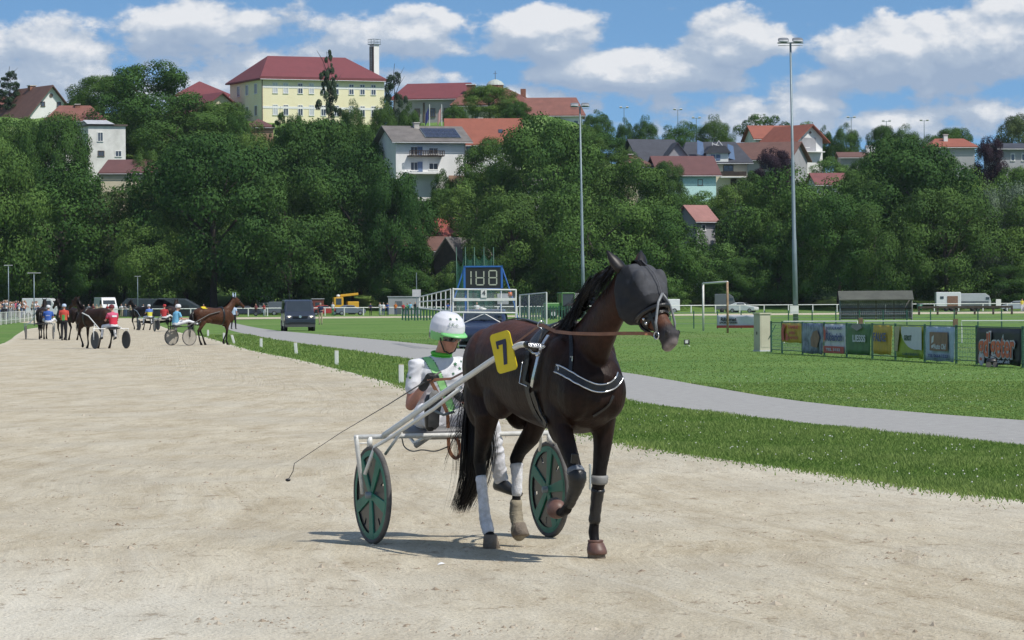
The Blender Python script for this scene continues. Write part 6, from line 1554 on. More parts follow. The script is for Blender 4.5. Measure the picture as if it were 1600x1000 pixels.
# people beyond the far rail
far = [(60, 'navy', 'beige'), (66, 'black', 'denim'), (131, 'white', 'black'), (139, 'grey', 'denim'), (146, 'maroon', 'black'), (151, 'beige', 'denim'), (158, 'beige', 'grey'), (168, 'red', 'denim'), (173, 'white', 'denim'), (190, 'white', 'beige'), (196, 'grey', 'denim'), (204, 'beige', 'black'), (212, 'white', 'denim'),
       (224, 'white', 'denim'), (318, 'red', 'white'), (413, 'red', 'white'), (400, 'maroon', 'black'), (520, 'white', 'green'), (579, 'navy', 'black'), (594, 'white', 'white'), (599, 'white', 'denim'), (606, 'blue', 'denim'), (618, 'orange', 'denim'), (630, 'red', 'black'), (636, 'green', 'denim'), (641, 'light_blue', 'beige'), (649, 'black', 'black'), (700, 'blue', 'white')]
for i, (px, a, b) in enumerate(far):
    p = at(px, 480, 489 + (i * 7) % 5); person([0, 2, 1][i % 3], p.x, p.y, -math.pi / 2 + RR_.uniform(-.6, .6), C_[a], C_[b], HAIR[hn[(i * 5) % 6]],
        'onlooker in %s top beyond the far rail, %s from the left' % (a.replace('_', ' '), ORD[i]), 'onlookers beyond the far rail', 0, RR_.uniform(.95, 1.05))
p = gnd(365, 514.5); person(3, p.x, p.y, rad(75), C_['pale_blue'], C_['black'], HAIR['brown'], 'man in pale blue shirt and black trousers walking away along the path')
p = gnd(501, 507); person(2, p.x, p.y, rad(-100), C_['navy'], C_['beige'], HAIR['grey'], 'person in navy top and pale trousers standing on the infield right of the van')
p = at(1597, 480, 486); person(1, p.x, p.y, rad(-90), C_['yellow'], C_['white'], HAIR['brown'], 'person in a yellow vest beyond the rail at the far right')
p = at(745, 480, 300); person(2, p.x, p.y, rad(-90), C_['white'], C_['black'], HAIR['brown'], 'person in white seen through the starting gate frame')

# ---------------------------------------------------------------- the driver of the big horse
dr = empty('person', 'driver in white and green racing colours seated behind the dark horse, holding a whip', 'person', HP0, math.atan2(HH.y, HH.x))
sR, sL = loc(648, 574, -.20), None
SH = attr_mat('racing_jacket', .75, .3, .05, 30)
nk = loc(690, 556, 0); pv = Vector((loc(684, 660, 0).x, 0, .885))
hdc = loc(699, 522, .01)
J = {'pelvis': pv, 'neck': nk, 'head': hdc, 'shR': (nk.x - .01, -.195, nk.z - .065), 'shL': (nk.x - .01, .195, nk.z - .065),
     'elR': loc(641, 634, -.25), 'haR': loc(664, 600, -.19), 'elL': loc(741, 636, .25), 'haL': loc(716, 618, .10),
     'hipR': pv + Vector((.04, -.10, -.02)), 'hipL': pv + Vector((.04, .10, -.02)),
     'knR': (pv.x + .44, -.29, .93), 'anR': loc(690, 656, -.36), 'toeR': loc(686, 600, -.37), 'knL': (pv.x + .42, .24, .87), 'anL': loc(783, 750, .36), 'toeL': loc(822, 762, .46)}
J['knR'] = Vector(J['knR']); a = J['anR']; J['anR'] = Vector((-1.72, a.y, a.z)); J['toeR'] = J['anR'] + Vector((.03, -.01, .2))
J['anR'] = J['anR'] + Vector((0, 0, -.02))
FD = Vector((.93, .30, 0)).normalized()
F1 = Fig(dr, J, SH, mat('racing_trousers', (.60, .60, .63), .85, .1, 6, .5, 22), HAIR['grey'], skin=SKIN_T, vox=.0075, face=FD, tilt=.22, hat='none', curl=.85, shoes=SHOE)
up_, rt_, fw_ = F1.up, F1.rt, F1.fw
for o_, am in ((F1.shirt, .0075), (F1.trousers, .009)):      # cloth folds
    nn_ = [v.normal.copy() for v in o_.data.vertices]
    for v, nv_ in zip(o_.data.vertices, nn_):
        q = v.co; f_n = mnoise.noise(Vector((q.x * 9 + q.z * 7, q.y * 9, q.z * 14 - q.y * 9))); v.co = q + nv_ * am * (1 - abs(f_n) * 2.2)
def jacket(p):
    d = p - pv; z = d.dot(up_) / (nk - pv).length; y = -d.dot(rt_); x = d.dot(fw_)
    y = d.y
    W, G, Dk = Vector((.66, .66, .69)), Vector((.33, .68, .27)), Vector((.03, .12, .06))
    c = W
    if x > -.02 and abs(y) < .17:
        e = abs(y - lerp(.10, -.13, z))
        if e < .029: c = G
        elif e < .034: c = Dk
    if z > 1.0: c = Vector((.10, .55, .05))
    return c
vcol(F1.shirt, jacket)
GSTAR = mat('star_dark_green', (.02, .12, .05), .7)
bs = BVHTree.FromPolygons([v.co.copy() for v in F1.shirt.data.vertices], [tuple(p.vertices) for p in F1.shirt.data.polygons])
def on_shirt(px, py, tree=bs, lift=.003):
    o = HMI @ EYE; d = (HMI.to_3x3() @ ray(px, py)).normalized(); h = tree.ray_cast(o, d); return (h[0] + h[1] * lift, h[1]) if h[0] is not None else None
def star(px, py, r, tree=bs, n=5, name='star'):
    h = on_shirt(px, py, tree)
    if not h: return
    c, nn = h; a = nn.cross(Vector((0, 0, 1))).normalized(); b = a.cross(nn); vs = [c + nn * .003]
    for i in range(2 * n): q = r if i % 2 == 0 else r * .42; t = math.pi / 2 + i * math.pi / n; vs.append(c + nn * .002 + a * q * math.cos(t) + b * q * math.sin(t))
    MB().add(vs, [(0, 1 + i, 1 + (i + 1) % (2 * n)) for i in range(2 * n)]).build(name, GSTAR, F1.shirt, fix=False)
star(637, 574, .024); star(636, 588, .018); star(641, 590, .014); star(711, 569, .020); star(718, 576, .017); star(708, 584, .014); star(720, 565, .012)
# gloves, helmet, visor, straps
GLOVE = mat('glove_black', (.016, .016, .018), .6, .2, 20)
for q, k in (('R', 1), ('L', -1)):
    d = (F1.J['ha' + q] - F1.J['el' + q]).normalized(); m = MB(); hand(m, F1.J['ha' + q], d, Vector((0, 0, 1)), 1.14, .9, k); m.limb([(F1.J['ha' + q] - d * .035, .034), (F1.J['ha' + q] + d * .01, .032)], 12); m.remesh('glove', GLOVE, dr, .0065, 1)
f, r, u = F1.hf; c = F1.J['head']
HEL = attr_mat('helmet_shell', .28, .5, .03, 10)
m = MB(); m.loft([(c + u * .163 - f * .01, f * .02, r * .02), (c + u * .155 - f * .01, f * .072, r * .060), (c + u * .125 - f * .01, f * .112, r * .095), (c + u * .08 - f * .008, f * .134, r * .116), (c + u * .035 - f * .008, f * .138, r * .121), (c + u * .015 - f * .008, f * .136, r * .120), (c - u * .012 - f * .028, f * .112, r * .116), (c - u * .045 - f * .045, f * .090, r * .108)], 28, 2.1)
hel = m.remesh('helmet', HEL, dr, .006, 4)
def helcol(p):
    d = p - c; x, y, z = d.dot(f), d.dot(r), d.dot(u)
    if z < .02 + .035 * max(0, -(y + .0) / .12) * (1 if abs(y) > .055 else 0) and abs(y) > .03 and x > -.06: return Vector((.22, .58, .20))
    if x < -.02 and z < .0: return Vector((.10, .10, .11))
    return Vector((.68, .68, .72))
vcol(hel, helcol)
m = MB(); rows = []
for i in range(13):
    a_ = -1.15 + 2.3 * i / 12; e0 = c + u * .032 + f * (.126 * math.cos(a_)) + r * (.116 * math.sin(a_)); e1 = e0 + (f * math.cos(a_) + r * math.sin(a_) * .5) * .045 * math.cos(a_ * .9) - u * .020; rows += [e0, e1, e1 - u * .008, e0 - u * .008]
m.add(rows, [(4 * i + k, 4 * i + (k + 1) % 4, 4 * i + 4 + (k + 1) % 4, 4 * i + 4 + k) for i in range(12) for k in range(4)] + [(3, 2, 1, 0), (48, 49, 50, 51)]).build('helmet_peak', mat('peak_green', (.20, .56, .20), .35), hel, True)
bh = BVHTree.FromPolygons([v.co.copy() for v in hel.data.vertices], [tuple(p.vertices) for p in hel.data.polygons])
def helstar(a, z, rr):
    d = (f * math.cos(a) + r * math.sin(a)); o = c + u * z; h = bh.ray_cast(o + d * .3, -d)
    if h[0] is None: return
    cc, nn = h[0], h[1]; aa = nn.cross(u).normalized(); bb = aa.cross(nn); vs = [cc + nn * .003]
    for i in range(10): q = rr if i % 2 == 0 else rr * .42; t = math.pi / 2 + i * math.pi / 5; vs.append(cc + nn * .0025 + aa * q * math.cos(t) + bb * q * math.sin(t))
    MB().add(vs, [(0, 1 + i, 1 + (i + 1) % 10) for i in range(10)]).build('star', GSTAR, hel, fix=False)
helstar(.62, .128, .015); helstar(.12, .130, .014)
d = (f * .93 + r * .37).normalized(); h = bh.ray_cast(c + u * .092 + d * .3, -d)
if h[0] is not None:
    nn = h[1]; zz = nn; xx = u.cross(nn).normalized(); yy = nn.cross(xx); M_ = Matrix((xx, yy, zz)).transposed()
    t_ = text('initials', 'S.K.o.', .034, mat('print_grey_green', (.16, .24, .18), .6), hel, h[0] + nn * .006, M_.to_euler(), ext=.001)
GOG = mat('visor_glass', (.012, .014, .016), .06, .2, 5, spec=1.0)
m = MB(); rows = []
for i in range(15):
    a_ = -1.1 + 2.2 * i / 14
    for z, q in ((.016, .106), (-.002, .113), (-.028, .110), (-.038, .100)): rows.append(c + u * z + f * (q * math.cos(a_) + .006) + r * ((q - .018) * math.sin(a_)))
o = m.add(rows, [(4 * i + k, 4 * i + k + 1, 4 * i + 5 + k, 4 * i + 4 + k) for i in range(14) for k in range(3)]).build('sunglasses', GOG, dr, True); s_ = o.modifiers.new('s', 'SOLIDIFY'); s_.thickness = .004
m = MB()
for k in (-1, 1): m.tube([c + r * .100 * k + u * .03 + f * .03, c + r * .082 * k - u * .05 + f * .035, c + r * .05 * k - u * .115 + f * .05, c - u * .135 + f * .055], .006, 6)
m.build('chin_strap', SHOE, dr, True)
MB().tube([nk + Vector((.075 * math.cos(i * .3927), .068 * math.sin(i * .3927), .02 + .010 * math.cos(i * .3927) * -1)) for i in range(16)], .012, 8, close=True).build('collar', mat('collar_green', (.10, .50, .05), .8), F1.shirt, True)
# soles of the right shoe (facing the camera)
m = MB(); a = F1.J['anR']; m.loft([(a + Vector((.052, 0, -.055)), Vector((0, .020, 0)), Vector((.012, 0, 0))), (a + Vector((.07, 0, -.03)), Vector((0, .042, 0)), Vector((.012, 0, 0))), (a + Vector((.085, 0, .05)), Vector((0, .042, 0)), Vector((.010, 0, 0))), (a + Vector((.105, 0, .13)), Vector((0, .052, 0)), Vector((.010, 0, 0))), (a + Vector((.105, 0, .20)), Vector((0, .042, 0)), Vector((.010, 0, 0))), (a + Vector((.085, 0, .225)), Vector((0, .018, 0)), Vector((.008, 0, 0)))], 16, 2.2)
m.build('shoe_sole', mat('sole_dusty_grey', (.12, .12, .12), .8, .3, 14), dr, True)
# whip
hr_ = F1.J['haR'] + Vector((.05, .0, .03)); tip = HMI @ at(460, 724, (HM @ hr_).y + .3)
wp = empty('whip', 'long thin driving whip held by the driver, its lash hanging over the sand', 'whip', (0, 0, 0)); wp.matrix_world = Matrix.Identity(4)
A = HM @ hr_; B_ = HM @ tip; d = (B_ - A)
MB().tube([A - d.normalized() * .12, A + d * .03, A + d * .3, A + d * .65 + Vector((0, 0, .012)), B_], [.008, .006, .0036, .0026, .0022], 7).build('shaft', mat('whip_grey', (.12, .12, .11), .5), wp, True)
C2 = at(450, 750, B_.y)
MB().tube([B_, B_.lerp(C2, .5) + Vector((.012, 0, 0)), C2], .0032, 6).build('lash', SHOE, wp, True); MB().ball(C2, (.020, .012, .012), 8, 6).build('lash_end', SHOE, wp, True)
# reins
rn = empty('reins', 'tan leather reins running from the bit through the ring to the hands of the driver', 'reins', (0, 0, 0))
b = at(1004, 521, (HM @ (hP + hD * .86 * hL)).y + .02); tw = HM @ (F1.J['haR'] + Vector((.07, .02, .03)))
pts = [at(x, y, lerp(TERRET.y - .0, b.y, t) - s_) for x, y, t, s_ in ((1023, 522, 1, -.03), (1004, 521, .97, 0), (975, 521, .85, .04), (935, 522, .62, .10), (893, 521, .33, .12), (868, 518, .15, .08))] + [TERRET]
MB().ribbon(pts, .022, [Vector((-.5, -.8, .2))] * len(pts), .003).build('front_rein', LEATHER_T, rn)
pts = [TERRET, at(800, 541, TERRET.y + .25), at(745, 571, TERRET.y + .75), at(705, 592, lerp(TERRET.y, tw.y, .9)), tw]
MB().ribbon(pts, .022, [Vector((-.6, -.7, .5))] * 5, .003).build('rear_rein', LEATHER_T, rn)
l0 = tw + Vector((0, 0, -.01)); pts = [l0, at(697, 640, l0.y + .02), at(700, 662, l0.y + .05), at(701, 690, l0.y + .05), at(703, 706, l0.y + .05), at(712, 716, l0.y + .05), at(719, 708, l0.y + .06), at(716, 690, l0.y + .07), at(706, 676, l0.y + .06)]
MB().ribbon([Vector(q) for q in spline([tuple(p) for p in pts], 4)], .026, Vector((-.3, -1, .1)), .004).build('rein_loop', LEATHER_T, rn)

# ---------------------------------------------------------------- background rigs
def simple_wheel(parent, y, r, mdisc, x=0.0):
    w = MB().tube([(x + (r - .02) * math.cos(i * .2618), y, r + (r - .02) * math.sin(i * .2618)) for i in range(24)], .022, 6, close=True).build('wheel', TYRE, parent, True)
    MB().tube([(x, y - .012, r), (x, y + .012, r)], r - .03, 24).build('disc', mdisc, w)
    return w
def rig_cart(label, p, az, mdisc, mframe, group='carts further back on the track'):
    e = empty('racing_cart', label, 'cart', (p.x, p.y, 0), az, group)
    for s in (-1, 1):
        simple_wheel(e, .68 * s, .35, mdisc)
        MB().tube([(-.02, .76 * s, .78), (0, .735 * s, .36)], .02, 6).build('fork_tube', mframe, e)
        MB().tube([(-.02, .5 * s, .78), (.5, .42 * s, .98), (1.2, .34 * s, 1.28), (1.75, .33 * s, 1.40)], .022, 6).build('shaft', mframe, e)
        MB().tube([(.0, .73 * s, .42), (.1, .66 * s, .72), (.5, .45 * s, .95)], .014, 6).build('brace_tube', mframe, e)
    MB().tube([(-.02, -.78, .78), (-.02, .78, .78)], .02, 6).build('crossbar', mframe, e)
    MB().loft([((-.45, 0, .80), (0, .2, 0), (0, 0, .03)), ((-.25, 0, .79), (0, .24, 0), (0, 0, .05)), ((-.05, 0, .80), (0, .2, 0), (0, 0, .03))], 12).build('seat', LEATHER_B, e)
    return e
GL = [
 [(.02, -.17, 1.12, .13, .08), (.08, -.165, .93, .10, .078), (.08, -.15, .75, .068, .058), (.07, -.135, .57, .056, .05), (.06, -.13, .40, .033, .03), (.04, -.13, .17, .042, .036), (.09, -.13, .06, .05, .05), (.11, -.13, .03, .06, .055)],
 [(.02, .17, 1.12, .13, .08), (.16, .165, .93, .10, .078), (.22, .15, .75, .068, .058), (.26, .135, .59, .056, .05), (.18, .13, .42, .033, .03), (.08, .13, .22, .042, .036), (.06, .13, .12, .05, .05), (.08, .13, .09, .06, .055)],
 [(-1.25, -.16, 1.05, .17, .10), (-1.1, -.165, .92, .12, .085), (-1.24, -.155, .76, .08, .06), (-1.36, -.14, .60, .06, .046), (-1.33, -.13, .42, .036, .03), (-1.28, -.13, .20, .042, .036), (-1.22, -.13, .07, .05, .05), (-1.2, -.13, .03, .06, .055)],
 [(-1.20, .16, 1.05, .17, .10), (-.95, .175, .92, .12, .085), (-1.0, .155, .78, .085, .06), (-1.1, .14, .62, .06, .046), (-1.0, .13, .44, .036, .03), (-.92, .13, .22, .042, .036), (-.86, .13, .08, .05, .05), (-.84, .13, .03, .06, .055)]]
GN = [(.0, 0, 1.30, .20, .14), (.15, 0, 1.40, .21, .125), (.32, 0, 1.56, .17, .10), (.45, 0, 1.74, .14, .082), (.53, 0, 1.90, .11, .07)]
def generic_horse(name, label, bayc, fac):
    e = empty(name, label, 'horse')
    Pq = Vector((.56, 0, 1.98)); Mq = Vector((1.02, 0, 1.58))
    def cf(p):
        c = Vector(bayc).lerp(Vector((.010, .008, .008)), smooth((.8 - p.z) / .3) * fac); return c * (1 + .3 * mnoise.noise(p * 3))
    horse_body('h', GL, GN, (Pq, Mq, (0, 1, 0), (.7, 0, .7)), e, cf, .022)
    rr = [];
    for i in range(200):
        c = Vector(spline([(0, 0, 1.6), (.2, 0, 1.72), (.38, 0, 1.9), (.53, 0, 2.03)], 8)[int(R.random() * 24)]); rr.append((c, c + Vector((-.03, .04, -.02)), c + Vector((-.06, .09, -.12)), c + Vector((-.08, .10, -.24))))
    strands('mane', rr, HAIRB, e, .012)
    rr = []
    for i in range(260):
        c = Vector((-1.48, R.gauss(0, .02), 1.40)); a = R.gauss(0, .05); b = R.gauss(0, .05); rr.append((c, c + Vector((-.12 + a * .4, b * .4, -.1)), c + Vector((-.16 + a, b, -.5)), c + Vector((-.14 + a * 1.2, b * 1.3, -1.0 + R.random() * .2))))
    strands('tail', rr, HAIRB, e, .012)
    q = MB()
    q.loft([((-.2, 0, 1.22), (0, .315, 0), (0, 0, .385)), ((-.12, 0, 1.22), (0, .305, 0), (0, 0, .39))], 24, 2.2); q.build('girth', LEATHER_B, e, True)
    MB().tube([(.78, .085 * math.cos(a), 1.76 + .09 * math.sin(a)) for a in [i * .5236 for i in range(12)]], .014, 6, close=True).build('noseband', LEATHER_B, e, True)
    return e
def place(e, p, az, label=None):
    e.location = (p.x, p.y, 0); e.rotation_euler = (0, 0, az)
    if label: e['label'] = label
    return e
SIT = {'pelvis': (-.25, 0, .92), 'neck': (-.16, 0, 1.42), 'head': (-.10, 0, 1.58), 'shR': (-.17, -.19, 1.35), 'shL': (-.17, .19, 1.35), 'elR': (-.08, -.26, 1.10), 'elL': (-.08, .26, 1.10), 'haR': (.20, -.14, 1.12), 'haL': (.20, .14, 1.12),
       'hipR': (-.2, -.1, .90), 'hipL': (-.2, .1, .90), 'knR': (.24, -.26, 1.02), 'knL': (.24, .26, 1.02), 'anR': (.62, -.34, .90), 'anL': (.62, .34, .90), 'toeR': (.74, -.35, 1.06), 'toeL': (.74, .35, 1.06)}
SITD = dict(SIT); SITD.update(knR=(.18, -.24, .88), anR=(.16, -.30, .46), toeR=(.36, -.32, .42), knL=(.18, .24, .88), anL=(.16, .30, .46), toeL=(.36, .32, .42))
def driver(label, p, az, shirt, pose, hat, trousers='white', back=None):
    e = empty('person', label, 'person', (p.x, p.y, 0), az)
    f_ = Fig(e, pose, shirt, C_[trousers], C_[hat], vox=.018, hat='helmet', sleeve='short')
    return e, f_
def two_tone(name, c1, c2, zc, c3=None, yc=.06):
    m = attr_mat(name, .8, .3, .06)
    return m, (lambda p: Vector(c1) if p.z > zc else (Vector(c3) if c3 and abs(p.y) < yc else Vector(c2)))
def fwd(az): return Vector((math.cos(az), math.sin(az), 0))
DARKD = mat('disc_dark_grey', (.045, .045, .052), .5); PALED = mat('disc_pale', (.34, .31, .26), .5); LBD = mat('disc_mauve_grey', (.16, .15, .15), .5)
FRD = mat('frame_dark', (.03, .03, .032), .4)
# nearest waiting rig (dark horse, pink and red driver)
az = rad(124); p = gnd(173, 545)
rig_cart('cart with dark disc wheels and white shafts under the pink and red vested driver', p, az, DARKD, WHITEP)
h = generic_horse('horse', 'dark brown horse with raised head harnessed before the pink and red vested driver', (.038, .018, .012), .8); place(h, p + fwd(az) * 2.05, az + rad(14))
sm_, fn_ = two_tone('vest_pink_red', (.55, .10, .18), (.55, .03, .06), 1.22)
e, f_ = driver('driver in pink and red vest and dark red helmet seen from behind', p, az, sm_, SITD, 'maroon'); vcol(f_.shirt, fn_)
MB().box((-.325, 0, 1.27), (.02, .20, .07)).build('back_band', C_['white'], e)
# bay horse rig on the right
az = rad(38); p = gnd(282, 540)
rig_cart('cart with pale and mauve grey disc wheels carrying the light blue shirted driver', p, az, PALED, FRD)
h = generic_horse('horse', 'lighter bay horse with pale blue ear covers and a yellow saddle cloth', (.070, .030, .016), 1.0); place(h, p + fwd(az) * 2.15, az)
MB().loft([((-1.05, -.05, 1.605), (.14, .02, 0), (0, 0, .012)), ((-1.05, -.21, 1.53), (.14, .02, 0), (0, 0, .012))], 4).build('saddle_cloth', YEL, h)
for s in (-1, 1): MB().limb([((.53, .065 * s, 2.0), .035), ((.53, .085 * s, 2.10), .03), ((.54, .10 * s, 2.19), .010)], 8).build('ear_cover', C_['pale_blue'], h, True)
driver('driver in light blue shirt and white helmet leaning back left of the bay horse', p, az, C_['light_blue'], SIT, 'white')
# blue driver far left
az = rad(92); p = gnd(62, 530.5)
rig_cart('cart of the blue shirted driver at the far left', p, az, LBD, METAL)
h = generic_horse('horse', 'black horse harnessed before the blue shirted driver at the far left', (.018, .011, .009), .8); place(h, p + fwd(az) * 2.15, az)
e, f_ = driver('driver in royal blue shirt and white helmet seen from behind at the far left', p + Vector((.45, 0, 0)), az, C_['blue'], SIT, 'white')
text('back_text', 'www', .09, C_['white'], e, (-.385, 0, 1.2), (math.pi / 2, 0, -math.pi / 2))
# red and green vest
az = rad(84); p = gnd(100, 532)
h = generic_horse('horse', 'dark horse in front of the man in a red and green vest', (.020, .012, .010), .7); place(h, p + fwd(az) * 2.0 + Vector((-.5, 0, 0)), rad(125))
e = empty('person', 'man in red and green vest, black trousers and pale blue helmet seen from behind', 'person', (p.x, p.y, 0), az)
sm_, fn_ = two_tone('vest_red_green', (.50, .07, .05), (.50, .10, .05), 1.25, (.08, .32, .08), .07)
f_ = Fig(e, stand_J('bent', .05), sm_, C_['black'], C_['pale_blue'], vox=.018, hat='helmet'); vcol(f_.shirt, fn_)
# blue and yellow vest
az = rad(118); p = gnd(232, 516)
rig_cart('cart of the driver in a blue and yellow vest behind the bay horse rig', p, az, DARKD, METAL)
h = generic_horse('horse', 'black horse with lowered head before the blue and yellow vested driver', (.014, .010, .010), .7); place(h, p + fwd(az) * 2.1, az + rad(18))
sm_, fn_ = two_tone('vest_blue_yellow', (.10, .18, .45), (.60, .56, .06), 1.2)
e, f_ = driver('driver in blue and yellow vest and white helmet seen from behind', p, az, sm_, SITD, 'white'); vcol(f_.shirt, fn_)
# red driver behind the light blue one
az = rad(80); p = gnd(258, 518)
rig_cart('cart of the red shirted driver partly hidden behind the light blue driver', p, az, LBD, METAL)
h = generic_horse('horse', 'dark horse mostly hidden behind the light blue shirted driver', (.03, .016, .012), .7); place(h, p + fwd(az) * 2.15, az)
driver('driver in red mostly hidden behind the light blue shirted driver', p, az, C_['red'], SIT, 'red')

# ---------------------------------------------------------------- masts, rails, fences
def mast(px, ptop, Y, label, lean, base_y=None):
    t = at(px, ptop, Y); b = Vector((t.x + lean, Y, 0)); e = empty('floodlight_mast', label, 'floodlight', b, 0, 'tall lighting masts of the field'); L_ = Vector((-lean, 0, t.z))
    q = MB(); q.tube([(0, 0, 0), L_ * .30, L_ * .302, L_ * .58, L_ * .582, L_], [.20, .165, .145, .125, .105, .075], 12); q.build('pole', METAL, e, True)
    q = MB().tube([L_ + Vector((-.95, 0, -.05)), L_ + Vector((.95, 0, -.05))], .05, 8); q.tube([L_ + Vector((-.9, .0, -.25)), L_ + Vector((.9, 0, -.25))], .025, 6); q.build('crossarm', METAL, e)
    for s in (-1, 1):
        for o_ in (.42,):
            c = L_ + Vector((s * .52, -.05, .17))
            hd = MB().loft([(c + Vector((0, .22, .10)), Vector((.30, 0, 0)), Vector((0, 0, .06))), (c + Vector((0, 0, .04)), Vector((.40, 0, 0)), Vector((0, .03, .13))), (c + Vector((0, -.28, -.10)), Vector((.40, 0, 0)), Vector((0, .05, .10)))], 12, 3).build('lamp_head', mat('lamp_housing', (.16, .17, .19), .5, .15, 3), e, True)
            MB().loft([(c + Vector((0, -.285, -.105)), Vector((.37, 0, 0)), Vector((0, .05, .085))), (c + Vector((0, -.30, -.115)), Vector((.35, 0, 0)), Vector((0, .05, .08)))], 12, 3).build('lens', TIN, hd, True)
            MB().box(c + Vector((0, .05, -.14)), (.06, .1, .2)).build('bracket', METAL, e)
    return e
mast(1235, 66, 264, 'tallest grey lighting mast with two lamp heads and a white box at its foot', .28)
MB().box((0, 0, 0), (.62, .3, .62)).build('sign_box', WHITEP, None).name = 'tmpbox'
_b = bpy.data.objects['tmpbox']; _b.name = 'notice_box'; _b.location = at(1241, 484, 263.6); tag(_b, 'white box fixed to the foot of the tallest lighting mast', 'box')
mast(906, 166, 350, 'second lighting mast with two lamp heads rising behind the dark horse', .25)
for px, pt, Y, lab in ((13, 415, 330, 'slim lamp post at the left picture edge'), (53, 427, 300, 'slim lamp post right of the one at the picture edge'), (215, 432, 470, 'slim lamp post above the distant blue and yellow driver')):
    t = at(px, pt, Y); e = empty('lamp_post', lab, 'lamp post', (t.x, Y, 0), 0, 'slim lamp posts by the crowd'); MB().tube([(0, 0, 0), (0, 0, t.z)], [.06, .04], 8).build('pole', METAL, e, True)
    MB().box((0, 0, t.z + .03), (1.1 if px == 53 else .8, .14, .06)).build('lamp_head', TIN, e)
# far white rail
e = empty('rail_fence', 'long white post and rail fence along the far side of the track', 'fence', (0, 0, 0))
pxs = []; x = 88.0
while x < 1660: pxs.append(x); x += 30 if x < 900 else 38
prev = None; rails = MB()
for x in pxs:
    Y = lerp(492, 505, min(1, max(0, (x - 300) / 900))); t = at(x, 480, Y); MB().box((t.x, Y, .52), (.14, .12, 1.06)).build('post', WHITEP, e)
    if prev is not None: rails.tube([(prev[0], prev[1], 1.08), (t.x, Y, 1.08)], .07, 6)
    prev = (t.x, Y)
rails.build('top_rail', WHITEP, e)
# picket fence on the left
e = empty('picket_fence', 'white picket fence in front of the spectators on the left', 'fence', (0, 0, 0))
L_ = (FB - FA).length; n = int(L_ / .9); q = MB()
for i in range(n + 1):
    p = FA.lerp(FB, i / n)
    if i % 12 == 0: MB().box((p.x, p.y, .56), (.08, .08, 1.14)).build('post', WHITEP, e)
for i in range(62):
    p = FA.lerp(FB, (i + .5) / 62); MB().box((p.x, p.y, .58), (.035, .03, 1.06)).build('picket', WHITEP, e)
for z in (.35, 1.1): q.tube([(FA.x, FA.y, z), (FB.x, FB.y, z)], .025, 5)
q.build('rails', WHITEP, e)
# white marker posts along the inner edge of the track
for px, yb, hh, ln, lab in ((627, 599, .40, 0, 'white marker post nearest to the driver, just behind his shoulder'), (526, 570, .40, 0, 'white marker post on the verge, second nearest to the camera'), (463, 554, .40, .03, 'white marker post third nearest to the camera'), (408, 543, .36, 0, 'white marker post fourth nearest to the camera'),
                            (366, 537, .38, .10, 'white marker post leaning to one side near the bay horse'), (350, 531, .34, 0, 'white marker post right in front of the bay horse'), (325, 525.5, .34, 0, 'small white marker post under the bay horse')):
    p = gnd(px, yb); e = empty('marker_post', lab, 'post', (p.x, p.y, 0), 0, 'white marker posts along the inner edge')
    MB().loft([((0, 0, 0), (.055, 0, 0), (0, .02, 0)), ((-ln, 0, hh - .02), (.055, 0, 0), (0, .02, 0)), ((-ln, 0, hh), (.05, 0, 0), (0, .016, 0))], 8, 4).build('post', WHITEP, e)
    MB().box((-ln, 0, hh + .006), (.10, .045, .014)).build('cap', mat('cap_yellowed', (.55, .52, .28), .6), e)
# goal
G = mat('goal_paint_rusty', (.55, .54, .50), .5, .2, 4, col2=(.72, .70, .66)); RU = mat('goal_rust', (.30, .20, .12), .8, .3, 4)
e = empty('goal_frame', 'old football goal frame seen almost edge on, one post rusty', 'goal', (0, 0, 0)); a = gnd(1099, 517); b = gnd(1137, 520.5)
MB().tube([(a.x, a.y, 0), (a.x, a.y, 2.72)], .06, 8).build('post', G, e, True); MB().tube([(b.x, b.y, 0), (b.x, b.y, 2.72)], .06, 8).build('post', RU, e, True); MB().tube([(a.x, a.y, 2.72), (b.x, b.y, 2.72)], .055, 8).build('crossbar', G, e, True)
